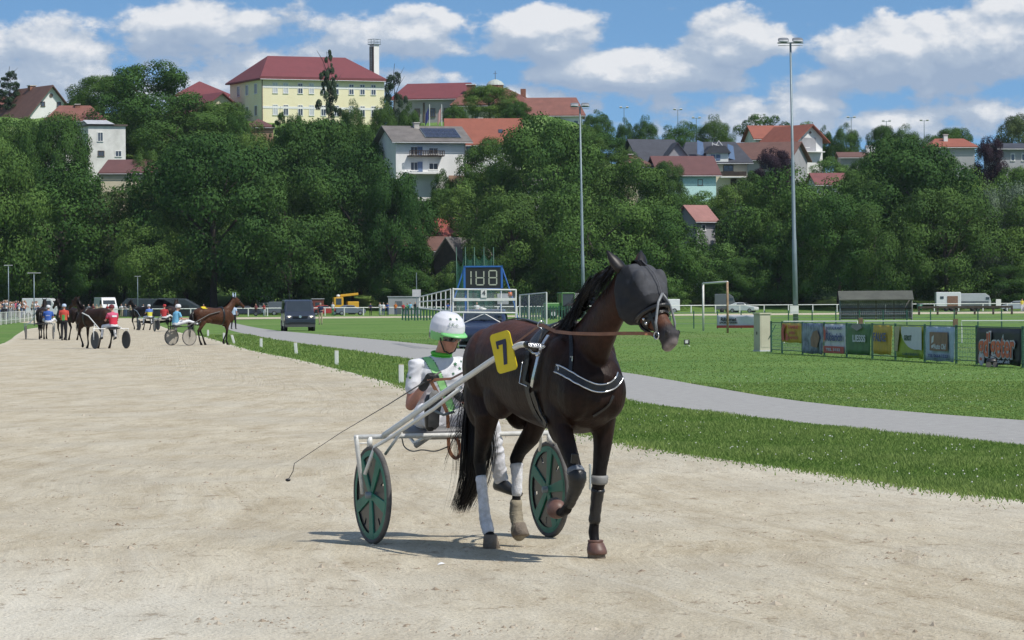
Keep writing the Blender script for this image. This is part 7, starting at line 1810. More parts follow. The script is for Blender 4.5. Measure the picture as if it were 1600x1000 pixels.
# dark wire fence posts across the infield
GRN = mat('fence_green', (.025, .085, .055), .5)
e = empty('wire_fence', 'low dark wire fence with thin posts crossing the infield', 'fence', (0, 0, 0)); prev = None; w = MB()
for i, px in enumerate(range(1010, 1680, 37)):
    Y = 224 + (px - 1010) * -.02; t = at(px, 500, Y); MB().box((t.x, Y, .55), (.07, .07, 1.12)).build('post', GRN, e)
    if prev: 
        for z in (.3, .65, 1.0): w.tube([(prev[0], prev[1], z), (t.x, Y, z)], .010, 4)
    prev = (t.x, Y)
w.build('wires', METAL, e)
def banner(name, label, a, b, z0, z1, m, texts=(), shapes=(), warp=.02, parent=None, group=None):
    """cloth banner between ground points a, b"""
    a = Vector(a); b = Vector(b); d = (b - a); L_ = d.length; az_ = math.atan2(d.y, d.x)
    e = empty(name, label, 'banner', (a.x, a.y, 0), az_, group); q = MB(); nx, nz = 16, 6
    wv = lambda i, j: -.02 - warp * (math.sin(i * .9 + j * .5) + math.sin(i * 1.7 + 2 * j) * .5)
    q.add([(L_ * i / nx, wv(i, j), lerp(z0, z1, j / nz) + .012 * math.sin(i * .7) * (j == 0)) for j in range(nz + 1) for i in range(nx + 1)], [(j * (nx + 1) + i, j * (nx + 1) + i + 1, (j + 1) * (nx + 1) + i + 1, (j + 1) * (nx + 1) + i) for j in range(nz) for i in range(nx)])
    o = q.build('cloth', m, e, True, fix=False); s_ = o.modifiers.new('s', 'SOLIDIFY'); s_.thickness = .006
    H = z1 - z0; off = -.045 - warp * 1.5
    for k, (nm, mm, pts) in enumerate(shapes):
        v = [(L_ * x, off + .002 * -k, z0 + H * z) for x, z in pts]; MB().add(v, [tuple(range(len(v)))]).build(nm, mm, e, fix=False)
    for t, x, z, sz, mm, sx_ in texts:
        o_ = text('lettering', t, sz, mm, e, (L_ * x, off - .012, z0 + H * z), ext=.002, bold=.006 * sz / .2)
        xs = [v.co.x for v in o_.data.vertices]; o_.scale = (sx_ * L_ / max(.01, max(xs) - min(xs)), 1, 1)
    return e
def rct(x0, z0, x1, z1): return [(x0, z0), (x1, z0), (x1, z1), (x0, z1)]
BW = mat('banner_white', (.55, .56, .60), .6, .05); BY = mat('banner_yellow', (.50, .33, .03), .6, .1); BR = mat('banner_red', (.45, .06, .05), .6); BG = mat('banner_green', (.055, .15, .05), .6, .25, 2); BB = mat('banner_black', (.014, .015, .018), .6); BLUE = mat('banner_pale_blue', (.33, .42, .52), .6); BRN = mat('banner_brown', (.22, .12, .08), .6, .2, 3); BLT = mat('banner_lettering_blue', (.05, .07, .2), .6); LIME = mat('banner_lime', (.30, .38, .03), .6); BGRY = mat('banner_photo_grey', (.06, .075, .10), .6, .4, 3.5, col2=(.30, .36, .45), detail=8); ORNG = mat('banner_orange_red', (.62, .11, .05), .5)
banner('banner', 'white banner with black lettering and red foot hanging behind the goal', gnd(1121, 515), gnd(1183, 515), .10, .86, BW, [('Ribamat', .30, .66, .30, BB, .40), ('SPORTVEREIN', .30, .40, .15, BB, .45)], [('red_strip', BR, rct(0, 0, 1, .2))])
# banner fence: from the cabinet towards the right edge, 1 m high
QA, QB = gnd(1200, 550.5), gnd(1640, 577)
def fp(px):                                   # ground point on the fence line seen at px
    d = ray(px, 540); n = (QB - QA); t = (QA.x * n.y - QA.y * n.x) / (d.x * n.y - d.y * n.x); return Vector((d.x * t, d.y * t, 0))
e = empty('mesh_fence', 'dark green mesh fence that carries the advertising banners', 'fence', (0, 0, 0)); w = MB()
fpx = [1205, 1222, 1254, 1288, 1323, 1363, 1399, 1445, 1494, 1526, 1598, 1640]
for x in fpx:
    p = fp(x); MB().box((p.x, p.y, .52), (.06, .06, 1.04)).build('post', GRN, e)
d = (fp(1640) - fp(1205)).normalized()
fr_ = MB()
for z in (1.0, .10): fr_.tube([fp(1205) + Vector((0, .03, z)), fp(1640) + Vector((0, .03, z))], .015, 6)
fr_.build('frame_rail', GRN, e)
for i in range(7): w.tube([fp(1205) + Vector((0, .03, .2 + i * .12)), fp(1640) + Vector((0, .03, .2 + i * .12))], .006, 4)
L_ = (fp(1640) - fp(1205)).length
for i in range(int(L_ / .16)): p = fp(1205) + d * i * .16; w.tube([p + Vector((0, .03, .1)), p + Vector((0, .03, 1.0))], .005, 4)
w.build('mesh', mat('wire_pale_green', (.12, .22, .16), .5), e)
gb = 'advertising banners on the mesh fence'
banner('banner', 'yellow banner with dark red figures, leftmost on the mesh fence', fp(1223), fp(1254), .36, .98, BY, [('FAMILIE', .66, .80, .14, BR, .5), ('WEIN', .6, .50, .13, BR, .3), ('GARTEN', .64, .25, .12, BR, .5)], [('figure', BR, [(.06, .1), (.2, .1), (.16, .55), (.24, .9), (.12, .98), (.04, .6)]), ('figure', BR, [(.26, .1), (.38, .1), (.36, .45), (.28, .5)])], group=gb)
banner('banner', 'grey blue photo banner with a brown dome shape, second from the left', fp(1255), fp(1287), .04, 1.0, BGRY, [], [('brown_patch', BRN, [(.5, .25), (.78, .2), (.92, .55), (.8, .78), (.6, .72), (.48, .5)])], group=gb)
banner('banner', 'white banner with dark script and a red foot, third from the left', fp(1290), fp(1322), .10, .98, BW, [('RESTAURANT', .55, .86, .12, BLT, .75), ('Ribarich', .54, .55, .34, BLT, .80), ('TEL 3152', .5, .12, .11, BW, .7)], [('red_strip', BR, rct(0, 0, 1, .24)), ('red_arc', BR, [(.02, .35), (.12, .5), (.12, .75), (.02, .95)])], group=gb)
banner('banner', 'dark green banner with pale letters, fourth from the left', fp(1325), fp(1361), .10, 1.0, BG, [('LIESSS', .60, .52, .28, BW, .55)], [('grey_blob', mat('banner_mauve', (.22, .20, .22), .6), [(.25, .9), (.5, .78), (.72, .88), (.66, .99), (.3, .99)])], group=gb)
banner('banner', 'narrow golden banner with dark letters, fifth from the left', fp(1366), fp(1394), .14, .98, BY, [('FALKE', .45, .58, .34, BLT, .7)], [], group=gb)
banner('banner', 'banner with a white scalloped cloud over lime green, sixth from the left', fp(1402), fp(1444), .08, .98, LIME, [('GEROT', .5, .62, .20, GRN, .28), ('GARTENBAU', .6, .12, .10, GRN, .6)],
       [('cloud', BW, [(.25, .98), (.24, .8), (.3, .62), (.4, .46), (.5, .36), (.62, .30), (.75, .27), (.88, .28), (1, .26), (1, .98)]), ('tan_strip', mat('banner_tan', (.42, .36, .22), .6), [(0, .2), (.1, .2), (.2, .98), (0, .98)])], group=gb)
banner('banner', 'pale blue banner with a brown square logo, seventh from the left', fp(1448), fp(1492), .04, .98, BLUE, [('Auto Old', .58, .42, .20, BW, .42), ('TEL 0664 1523', .5, .15, .12, BLT, .72)], [('brown_square', BRN, rct(.2, .3, .84, .84)), ('mark', BW, [(.26, .5), (.34, .56), (.36, .76), (.28, .70)]), ('mark', BW, [(.28, .36), (.36, .42), (.36, .5), (.26, .44)])], group=gb)
e = banner('banner', "big black banner with bulging red letters at the right end of the mesh fence", fp(1528), fp(1597), .04, .98, BB, [('geter.at', .60, .10, .13, BW, .4)], [], group=gb)
La = (fp(1597) - fp(1528)).length
for ext_, bold_, mm_, oy in ((.002, .055, BW, -.085), (.004, .016, ORNG, -.098)): o_ = text('lettering', "gd'geter", .84, mm_, e, (La * .5, oy, .50), ext=ext_, bold=bold_); w_ = .84 * 3.75; o_.scale = (La * .93 / w_, 1, 1)
# device lying in front of the black banner, box on the grass, cabinet
p = gnd(1550, 574); e = empty('pump_unit', 'small black wheeled machine standing in front of the big black banner', 'machine', (p.x, p.y, 0), 0, None, (.55, .55, .55))
MB().limb([((-.12, 0, .26), .16), ((.12, 0, .26), .15)], 12).build('motor', SHOE, e, True); MB().tube([(-.2, -.1, .42), (-.05, -.1, .55), (.2, -.1, .42)], .02, 6).build('handle', SHOE, e, True)
for s in (-1, 1): MB().tube([(.16 * s - .02, -.2, .13), (.16 * s - .02, -.14, .13)], .13, 14).build('wheel', TYRE, e)
p = gnd(1073, 541); e = empty('ground_light', 'small black and white spotlight standing on the infield grass', 'light', (p.x, p.y, 0))
MB().box((0, 0, .16), (.20, .14, .18), Matrix.Rotation(.3, 3, 'Z')).build('housing', SHOE, e, bevel=.02); MB().box((-.01, -.08, .17), (.12, .02, .11)).build('lens', WHITEP, e); MB().tube([(-.10, 0, .02), (0, 0, .08), (.12, 0, .0)], .012, 5).build('stand', WHITEP, e)
p = gnd(1191, 549); e = empty('utility_cabinet', 'tall beige utility cabinet at the left end of the banner fence', 'cabinet', (p.x, p.y, 0), rad(28))
BE = mat('cabinet_beige', (.42, .40, .30), .6, .08, 2, col2=(.50, .48, .37))
MB().box((0, 0, .64), (.42, .40, 1.22)).build('housing', BE, e, bevel=.01); MB().box((0, 0, 1.275), (.48, .46, .05)).build('lid', BE, e, bevel=.01); MB().box((0, 0, .02), (.46, .44, .04)).build('plinth', TIN, e)
MB().box((.0, -.204, .66), (.34, .012, 1.04)).build('door', BE, e); MB().box((-.214, .0, .62), (.012, .05, .10)).build('lock', SHOE, e)
MB().tube([(.12, -.22, .42), (.36, -.3, .9)], .015, 5).build('brace', GRN, e)
# frames and wooden posts behind the banner fence
for x, yt, lab in ((1345, 499, 'short wooden post behind the green banner'), (1493, 502, 'short wooden post behind the pale blue banner')):
    p = gnd(x, 540 + (x - 1345) * .04); o = MB().box((0, 0, .52), (.16, .12, 1.06)).build('wooden_post', mat('weathered_wood', (.16, .11, .07), .9, .3, 3), None); o.location = p; tag(o, lab, 'post')
for x0, x1, y, lab in ((1225, 1340, 503.5, 'white low goal frame behind the left banners'), (1351, 1490, 502.5, 'white low goal frame behind the middle banners'), (1503, 1640, 502, 'white low goal frame behind the black banner')):
    e = empty('training_goal', lab, 'goal', (0, 0, 0), 0, 'low white goal frames behind the banners'); a = gnd(x0, 536); b = gnd(x1, 536)
    f_ = MB(); f_.tube([(a.x, a.y, 0), (a.x, a.y, .87), (b.x, b.y, .87), (b.x, b.y, 0)], .028, 6); f_.build('frame', WHITEP, e)
# players' shelter
p = gnd(1369, 500); W = 6.1; e = empty('players_shelter', 'weathered grey timber shelter with a sloping shingle roof on the infield', 'shelter', (p.x, p.y, 0), rad(-2))
WG = mat('weathered_boards', (.20, .19, .20), .9, .35, 2.2, .4, 20, col2=(.34, .32, .33)); 
q = MB()
for i in range(34): q.box((-W / 2 + .09 + i * .178, .9, .95), (.165, .03, 1.75))
q.build('back_wall', WG, e)
for s in (-1, 1): MB().prismx([(-.25, .0), (1.0, .0), (1.0, 1.75), (-.25, 1.95)], s * W / 2 - .04, s * W / 2 + .04).build('side_wall', mat('grey_blue_board', (.13, .15, .17), .8) if s < 0 else WG, e)
for i in range(1, 4): MB().box((-W / 2 + i * W / 4, .1, .95), (.09, .09, 1.9)).build('post', FRAMED, e)
MB().box((0, .72, .98), (W - .1, .12, .10)).build('rail', FRAMED, e); MB().box((0, .6, .42), (W - .2, .32, .05)).build('bench', WG, e)
SHN = tile_mat('shingle_dark', (.095, .10, .08), 2.2, .3, 'Y', .5)
MB().prismx([(-.55, 1.68), (1.15, 2.42), (1.15, 2.5), (-.55, 1.76)], -W / 2 - .12, W / 2 + .12).build('roof', SHN, e)
MB().tube([(-W / 2 + .1, -.1, .50), (W / 2 - .4, -.1, .50)], .015, 5).build('wire', METAL, e)
p = gnd(1437, 492); e = empty('waste_bin', 'green bin on a stand right of the players shelter', 'bin', (p.x, p.y, 0)); MB().tube([(0, 0, .5), (0, 0, 1.2)], [.24, .32], 12).build('bucket', mat('bin_green', (.03, .12, .08), .5), e, True); MB().tube([(0, 0, 0), (0, 0, .5)], .05, 6).build('stand', GRN, e); MB().tube([(0, 0, 1.2), (0, 0, 1.26)], .34, 12).build('lid', TIN, e)
e = empty('wooden_fence', 'low dark wooden post and board fence in front of the horse trailer', 'fence', (0, 0, 0)); prev = None; q = MB(); DW = mat('dark_wood', (.06, .045, .035), .9, .3, 2)
for px in range(1436, 1600, 29):
    p = at(px, 490, 400); MB().box((p.x, 400, .5), (.22, .16, 1.0)).build('post', DW, e)
    if prev is not None: q.box(((p.x + prev) / 2, 399.9, .85), (p.x - prev, .06, .24))
    prev = p.x
q.build('board', DW, e)

# ---------------------------------------------------------------- scoreboard, netting, starting gate
Y = 310; c = at(755, 434, Y); e = empty('scoreboard', 'blue framed black scoreboard showing 188 on a trestle', 'scoreboard', (c.x, Y, 0)); k = Y / F
BLU = mat('blue_paint', (.035, .13, .42), .4, .1, 2); w2, h2 = 27.5 * k, 16.5 * k
MB().box((0, 0, c.z), (2 * w2, .3, 2 * h2)).build('panel', BB, e)
q = MB(); q.box((0, -.02, c.z + h2 + .06), (2 * w2 + .36, .36, .13)); q.box((0, -.02, c.z - h2 - .06), (2 * w2 + .36, .36, .13))
for s in (-1, 1): q.box((s * (w2 + .09), -.02, c.z), (.18, .36, 2 * h2 + .1))
q.build('frame', BLU, e)
for s in (-1, 1): MB().tube([(s * (w2 + .1), 0, c.z + h2), (s * (w2 + 1.05), -.3, 1.9), (s * (w2 + 1.5), -.4, 0)], .07, 6).build('trestle_leg', BLU, e)
for s in (-1, 1): MB().box((s * w2, .1, (c.z - h2) / 2), (.16, .16, c.z - h2)).build('post', BLU, e)
SEGM = mat('segment_pale', (.42, .43, .36), .6)
def digit(x, segs, w=12.0, h=22.0):
    q = MB(); w *= k; h *= k; t = .10
    S_ = {'a': ((0, h / 2), (w, t)), 'g': ((0, 0), (w, t)), 'd': ((0, -h / 2), (w, t)), 'f': ((-w / 2, h / 4), (t, h / 2 - .08)), 'b': ((w / 2, h / 4), (t, h / 2 - .08)), 'e': ((-w / 2, -h / 4), (t, h / 2 - .08)), 'c': ((w / 2, -h / 4), (t, h / 2 - .08))}
    for s in segs: (a, b), (sx, sz) = S_[s]; q.box((x * k + a, -.165, c.z + b), (sx - (.06 if sx > t else 0), .03, sz))
    q.build('digit', SEGM, e)
digit(-22, 'bc', 6); digit(-5, 'abcdefg'[1:] if False else 'fgbecd'); digit(15, 'abcdefg')
Y = 335; e = empty('netting', 'tall green netting on thin poles behind the scoreboard', 'netting', (0, 0, 0)); k = Y / F; NET = bpy.data.materials.new('net_green'); nt, N_, L_n, P_n = nodes_of(NET); P_n.inputs['Base Color'].default_value = (.02, .10, .07, 1); P_n.inputs['Alpha'].default_value = .62
xs_ = [713, 727, 741, 756, 771]; tops = []
for x in xs_:
    t = at(x, 386, Y); tops.append(t); MB().tube([(t.x, Y, 0), (t.x, Y, t.z)], .05, 6).build('pole', GRN, e, True)
q = MB(); n = 33
for i in range(n):
    u_ = i / (n - 1) * 4; j = min(3, int(u_)); fr2 = u_ - j; x = lerp(tops[j].x, tops[j + 1].x, fr2); sag = .75 * 4 * fr2 * (1 - fr2); zt = tops[0].z - .5 - (sag if j != 3 else sag * 1.0)
    if x < tops[0].x + .6: zt -= .6
    q.v += [(x, Y + .06 + .05 * math.sin(i), 0), (x, Y + .06 + .05 * math.sin(i), zt)]
q.f = [(2 * i, 2 * i + 2, 2 * i + 3, 2 * i + 1) for i in range(n - 1)]; q.build('net', NET, e, fix=False)
for x0, x1, lab in ((629, 700, 'low dark green barrier left of the starting gate'), (815, 905, 'low dark green barrier right of the starting gate')):
    e = empty('barrier', lab, 'barrier', (0, 0, 0), 0, 'low green barriers'); a = at(x0, 500, 345); b = at(x1, 500, 345); q = MB(); n = int((x1 - x0) / 4.5)
    for i in range(n + 1):
        x = lerp(a.x, b.x, i / n); q.box((x, 345 + .02 * (i % 2), .66), (.16, .04, 1.32 - .12 * (i % 3 == 0)))
    q.build('slats', GRN, e); MB().box(((a.x + b.x) / 2, 345.1, 1.1), (b.x - a.x, .05, .1)).build('rail', GRN, e)
# vehicles ---------------------------------------------------------
TY2 = mat('tyre_black', (.02, .02, .021), .8); RIMM = mat('rim_alloy', (.35, .36, .37), .35, metal=.6); LITE = mat('headlight_lit', (.9, .85, .7), .2, emit=(1, .88, .62, 2.2)); LENS = mat('lamp_lens', (.5, .5, .48), .2); REDL = mat('tail_lamp_red', (.35, .02, .02), .3)
AGL = mat('auto_glass', (.03, .038, .045), .08, .1, 2, spec=.9)
def paint(n, c, coat=.6): return mat(n, c, .35, .04, 2, coat=coat)
def vehicle(name, label, cat, p, az, prof, W, m, wheels, wr=.33, glass=(), side=(), lights=None, lit=False, plate=True, group=None, inset=.10):
    """prof: side outline (x forward, z); glass: quads on the front/rear slopes as (x0,z0,x1,z1, margin); side: side windows as (x0,x1,z0,z1)"""
    e = empty(name, label, cat, (p[0], p[1], p[2] if len(p) > 2 else 0), az, group)
    q = MB(); n = len(prof); zmax = max(z for x, z in prof); vs = []
    for s in (-1, 1):
        for x, z in prof: t = max(0, (z - zmax * .52) / (zmax * .48)); vs.append((x, s * (W / 2 - inset * t), z))
    q.add(vs, [tuple(range(n)), tuple(range(n, 2 * n))[::-1]] + [(i, i + n, (i + 1) % n + n, (i + 1) % n) for i in range(n)])
    b_ = q.build('body', m, e, bevel=.07)
    for x in wheels:
        for s in (-1, 1):
            w_ = MB().tube([(x, s * (W / 2 - .20), wr), (x, s * (W / 2 + .012), wr)], wr, 20).build('wheel', TY2, e, True); MB().tube([(x, s * (W / 2 + .0), wr), (x, s * (W / 2 + .02), wr)], wr * .6, 14).build('rim', RIMM, w_)
    for x0, z0, x1, z1, mg in glass:
        d = Vector((x1 - x0, 0, z1 - z0)); nn = Vector((d.z, 0, -d.x)).normalized()
        if nn.x * (x0 + x1 - (prof[0][0] + max(x for x, z in prof))) < 0: nn = -nn
        if nn.z < 0: nn = -nn
        t0 = max(0, (z0 - zmax * .52) / (zmax * .48)); t1 = max(0, (z1 - zmax * .52) / (zmax * .48)); y0 = W / 2 - inset * t0 - mg; y1 = W / 2 - inset * t1 - mg; o_ = nn * .015
        MB().add([Vector((x0, -y0, z0)) + o_, Vector((x0, y0, z0)) + o_, Vector((x1, y1, z1)) + o_, Vector((x1, -y1, z1)) + o_], [(0, 1, 2, 3)]).build('windscreen', AGL, e)
    for x0, x1, z0, z1 in side:
        for s in (-1, 1):
            y = lambda z: s * (W / 2 - inset * max(0, (z - zmax * .52) / (zmax * .48)) + .012)
            MB().add([(x0, y(z0), z0), (x1, y(z0), z0), (x1 - .12, y(z1), z1), (x0 + .10, y(z1), z1)], [(0, 1, 2, 3)]).build('side_window', AGL, e)
    if lights:
        x, z, yy, sw, sh = lights
        for s in (-1, 1): MB().loft([((x - .03, s * yy, z), (0, sw / 2, 0), (0, 0, sh / 2)), ((x + .035, s * yy, z), (0, sw / 2 * .9, 0), (0, 0, sh / 2 * .9))], 12, 3).build('headlight', LENS, e, True)
        if lit:
            for s in (-1, 1): MB().ball((x + .045, s * yy, z), (.02, .075, .065), 10, 8).build('lamp', LITE, e, True)
        if plate: MB().box((x + .06, 0, z - .28), (.02, .52, .12)).build('number_plate', mat('plate_white', (.6, .62, .66), .4), e)
    return e
VAN = [(-2.4, .30), (2.25, .28), (2.42, .45), (2.42, .78), (2.28, .98), (1.55, 1.18), (.92, 1.88), (.6, 1.95), (-2.3, 1.96), (-2.42, 1.5)]
p = gnd(462, 517.5); e = vehicle('van', 'dark blue van with its headlights on driving towards the camera on the path', 'van', (p.x, p.y + 2.3, 0), rad(-88 + 5), VAN, 1.90, paint('van_paint_dark', (.018, .024, .040)), (-1.5, 1.5), .33,
    [(1.52, 1.20, .95, 1.84, .16)], [(-.0, 1.2, 1.15, 1.75), (-1.1, -.1, 1.2, 1.75)], (2.30, .86, .68, .36, .22), True)
MB().box((2.44, 0, .88), (.03, .95, .10)).build('grille', SHOE, e); MB().tube([(2.44, 0, .90), (2.465, 0, .90)], .085, 14).build('emblem', SILVER, e); MB().box((2.43, 0, .48), (.06, 1.3, .16)).build('air_intake', SHOE, e)
MB().box((2.42, 0, .34), (.10, 1.86, .16)).build('bumper', mat('bumper_grey', (.06, .062, .065), .6), e)
for s in (-1, 1): MB().box((1.35, s * 1.06, 1.22), (.12, .20, .24)).build('mirror', SHOE, e, bevel=.03)
MB().tube([(.1, -.5, 1.95), (.0, -.52, 2.5)], .02, 5).build('aerial', SHOE, e)
# starting gate
Y = 133; p = at(757, 545, Y); CARP = [(-2.1, .3), (2.0, .28), (2.1, .5), (2.05, .82), (.95, 1.0), (.35, 1.42), (-.9, 1.46), (-1.7, 1.1), (-2.1, 1.02)]
e = vehicle('starting_car', 'dark blue car inside the white frame of the starting gate', 'car', (p.x, Y + 1.4, 0), rad(-92), CARP, 1.74, paint('car_paint_navy', (.016, .028, .075)), (-1.3, 1.3), .31, [(.92, 1.03, .38, 1.40, .14)], [(-.7, .6, 1.02, 1.36)], (2.0, .70, .64, .3, .16))
e = empty('starting_gate', 'white tubular starting gate with folded wings and a number 4 sign', 'starting gate', (0, 0, 0)); k = Y / F
def gp(px, py, Y_=Y): return at(px, py, Y_)
def bars(name, segs, r=.028, m=WHITEP):
    q = MB()
    for a, b in segs: q.tube([a, b], r, 6)
    q.build(name, m, e)
bars('front_frame', [(gp(708, 452), gp(806, 453)), (gp(708, 467), gp(806, 468)), (gp(708, 450), gp(707, 540)), (gp(806, 452), gp(806, 548)), (gp(709, 488), gp(806, 489))], .036)
MB().box(gp(757, 468, Y - .02), (98 * k, .05, .10)).build('sign_rail', WHITEP, e)
bars('lattice', [(gp(724, 505), gp(757, 490)), (gp(757, 490), gp(782, 504)), (gp(724, 488), gp(724, 545)), (gp(724, 516), gp(800, 518)), (gp(731, 452, Y - .05), gp(731, 488)), (gp(783, 452), gp(783, 488))], .020)
bars('sponsor_lights', [(gp(724, 515.5, Y - .1), gp(800, 517.5, Y - .1))], .03)
bars('bumper_bar', [(gp(716, 540, Y - .15), gp(802, 543, Y - .15))], .035)
c = gp(756, 458, Y - .06); MB().box(c, (.22, .03, .34)).build('number_sign', WHITEP, e); text('digit', '4', .26, SHOE, e, c + Vector((0, -.03, 0)), ext=.003)
# left wing folded back, right wing
q = MB(); L0, L1 = gp(704, 452), at(655, 464, 150); B0, B1 = gp(704, 486), at(655, 481, 150)
for i in range(8):
    t = i / 7; q.tube([L0.lerp(L1, t), B0.lerp(B1, t)], .024, 6)
for t in (0, .45, 1): q.tube([L0.lerp(B0, t), L1.lerp(B1, t)], .026, 6)
q.build('wing', WHITEP, e)
q = MB(); L0, L1 = at(812, 461, 136), at(854, 457, 131); B0, B1 = at(812, 505, 136), at(854, 508, 131)
for t in (0, .35, 1): q.tube([L0.lerp(L1, t), B0.lerp(B1, t)], .030, 6)
for t in (0,): q.tube([L0.lerp(B0, t), L1.lerp(B1, t)], .022, 6)
q.build('wing', WHITEP, e)
mp_ = mat('mesh_panel_grey', (.45, .47, .48), .6, alpha=.28); MB().add([L0, L1, B1, B0], [(0, 1, 2, 3)]).build('mesh_panel', mp_, e, fix=False)
MB().add([gp(708, 452, Y + .02), gp(806, 453, Y + .02), gp(806, 489, Y + .02), gp(708, 488, Y + .02)], [(0, 1, 2, 3)]).build('clear_screen', mat('perspex', (.6, .65, .68), .15, alpha=.16), e, fix=False)
c = gp(737, 463.5, Y + .4); 
q = MB().tube([at(750, 483, Y + .6), at(760, 483, Y + .6)], [.10, .03], 10); q.build('loudspeaker', WHITEP, e, True)
c = at(797, 463, Y + .3); MB().tube([c, c + Vector((0, 0, .16))], [.09, .07], 10).build('beacon', mat('beacon_orange', (.55, .12, .02), .3), e, True)
MB().box(at(786, 467, Y + .8), (.42, .1, .4)).build('control_panel', TIN, e)
# tractor
p = at(878, 490, 365); e = empty('tractor', 'bright green tractor parked behind the starting gate', 'tractor', (p.x, 365, 0), rad(200)); TG = paint('tractor_green', (.07, .20, .05), .3)
MB().box((1.0, 0, 1.25), (1.8, .8, .75)).build('bonnet', TG, e, bevel=.08); MB().box((-.45, 0, 2.6), (1.4, 1.4, .12)).build('cab_roof', TG, e, bevel=.04); MB().box((-.45, 0, 1.9), (1.3, 1.25, 1.3)).build('cab_glass', AGL, e, bevel=.05); MB().box((-.45, 0, 1.1), (1.5, 1.1, .5)).build('chassis', TG, e, bevel=.05)
q = MB()
for x in (-1.12, .22):
    for s in (-1, 1): q.tube([(x, .64 * s, 1.2), (x, .64 * s, 2.6)], .05, 6)
q.build('cab_frame', TG, e)
for s in (-1, 1):
    for x, r_w in ((-.75, .8), (1.35, .5)):
        w_ = MB().tube([(x, s * .75, r_w), (x, s * 1.1, r_w)], r_w, 22).build('wheel', TY2, e, True); MB().tube([(x, s * 1.09, r_w), (x, s * 1.12, r_w)], r_w * .5, 14).build('rim', TIN, w_)
def boxvan(name, label, cat, px, Y, az, L, W, H, m, **k): 
    p = at(px, 480, Y); return vehicle(name, label, cat, (p.x, Y, 0), az, [(-L / 2, .35), (L / 2, .35), (L / 2, H * .5), (L / 2 - .5, H * .62), (L / 2 - 1.1, H * .97), (L / 2 - 1.4, H), (-L / 2, H)], W, m, (-L * .32, L * .30), .34,
        [(L / 2 - .52, H * .64, L / 2 - 1.08, H * .94, .18)], [(L / 2 - 2.0, L / 2 - 1.0, H * .62, H * .86)], (L / 2 - .0, H * .40, W * .36, .3, .2), **k)
WPT = paint('white_vehicle_paint', (.66, .67, .68)); GPT = paint('grey_vehicle_paint', (.10, .11, .12)); DPT = mat('dark_tarpaulin', (.022, .034, .045), .7, .2, 1)
boxvan('camper_van', 'big white camper van behind the onlookers left of the distant drivers', 'camper', 165, 506, rad(-70), 5.6, 2.2, 2.75, WPT)
boxvan('camper_van', 'pale camper half in the tree shade left of the white camper', 'camper', 66, 512, rad(-10), 5.4, 2.2, 2.7, WPT)
boxvan('delivery_van', 'small white van parked beyond the rail right of the horse head', 'van', 1036, 515, rad(190), 4.6, 1.9, 2.0, WPT)
boxvan('camper_van', 'white camper in shade beyond the rail left of the dark van', 'camper', 414, 520, rad(-80), 5.2, 2.2, 2.9, WPT)
boxvan('delivery_van', 'dark van parked among the trees beyond the rail', 'van', 445, 512, rad(0), 4.6, 1.9, 2.0, GPT)
for px, L, lab in ((238, 8.5, 'long dark tent left part behind the blue and yellow driver'), (278, 7, 'dark tent with a sloping side behind the light blue driver')):
    p = at(px, 480, 508); e = empty('tent', lab, 'tent', (p.x, 508, 0)); MB().prism([(-L / 2, 0), (L / 2, 0), (L / 2 - .6, 1.5), (L / 2 - 2.4, 2.5), (-L / 2 + .8, 2.6), (-L / 2, 1.8)], -1.5, 2).build('canopy', DPT, e, bevel=.12); MB().box((.3, -1.52, .8), (L * .4, .04, 1.5)).build('opening', SHOE, e)
# yellow digger, red cabin, grey container
p = at(538, 480, 512); e = empty('digger', 'yellow construction machine standing under the trees beyond the rail', 'digger', (p.x, 512, 0), rad(10)); YM = paint('machine_yellow', (.62, .34, .02), .2)
MB().box((-.9, 0, 1.75), (1.4, 1.6, 1.6)).build('cab', YM, e, bevel=.1); MB().box((-.9, -.81, 1.95), (.8, .03, .9)).build('cab_window', AGL, e); MB().box((.7, 0, 2.9), (2.6, .5, .35), Matrix.Rotation(-.1, 3, 'Y')).build('boom', YM, e, bevel=.05); MB().box((.2, 0, .9), (3.2, 1.8, .5)).build('chassis', GPT, e, bevel=.05); MB().box((1.2, 0, 1.5), (1.6, 1.6, .9)).build('engine_cover', YM, e, bevel=.08)
for x in (-1, 1.1):
    for s in (-1, 1): MB().tube([(x, s * .8, .5), (x, s * 1.1, .5)], .5, 16).build('wheel', TY2, e, True)
MB().ball((-.9, -.2, 2.75), (.3, .3, .22), 8, 6).build('beacon', WHITEP, e, True)
p = at(497, 480, 514); e = empty('cabin', 'dull red cabin beyond the rail right of the dark van', 'cabin', (p.x, 514, 0)); MB().box((0, 0, 1.2), (1.6, 1.4, 2.2)).build('housing', mat('cabin_red', (.17, .045, .035), .7), e, bevel=.05); MB().box((0, -.71, 1.5), (.7, .03, .7)).build('window', AGL, e); MB().box((0, 0, 2.36), (1.8, 1.6, .1)).build('roof', TIN, e)
p = at(632, 480, 512); e = empty('container', 'grey container and shed beyond the rail left of the starting gate', 'container', (p.x, 512, 0)); q = MB().box((0, 0, 1.3), (4.6, 2, 2.5)); q.build('housing', W_GREY, e, bevel=.04); MB().box((-.8, -1.02, 1.0), (1.0, .04, 1.9)).build('door', GPT, e); MB().box((0, 0, 2.6), (4.8, 2.2, .1)).build('roof', TIN, e)
p = at(651, 480, 420); e = empty('notice_board', 'grey notice board on a thin pole above the left wing of the starting gate', 'sign', (p.x, 420, 0)); t = at(651, 458, 420); MB().tube([(0, 0, 0), (0, 0, t.z + 2.4)], .05, 6).build('pole', METAL, e); MB().box((0, -.06, t.z), (1.0, .04, .85)).build('board', TIN, e)
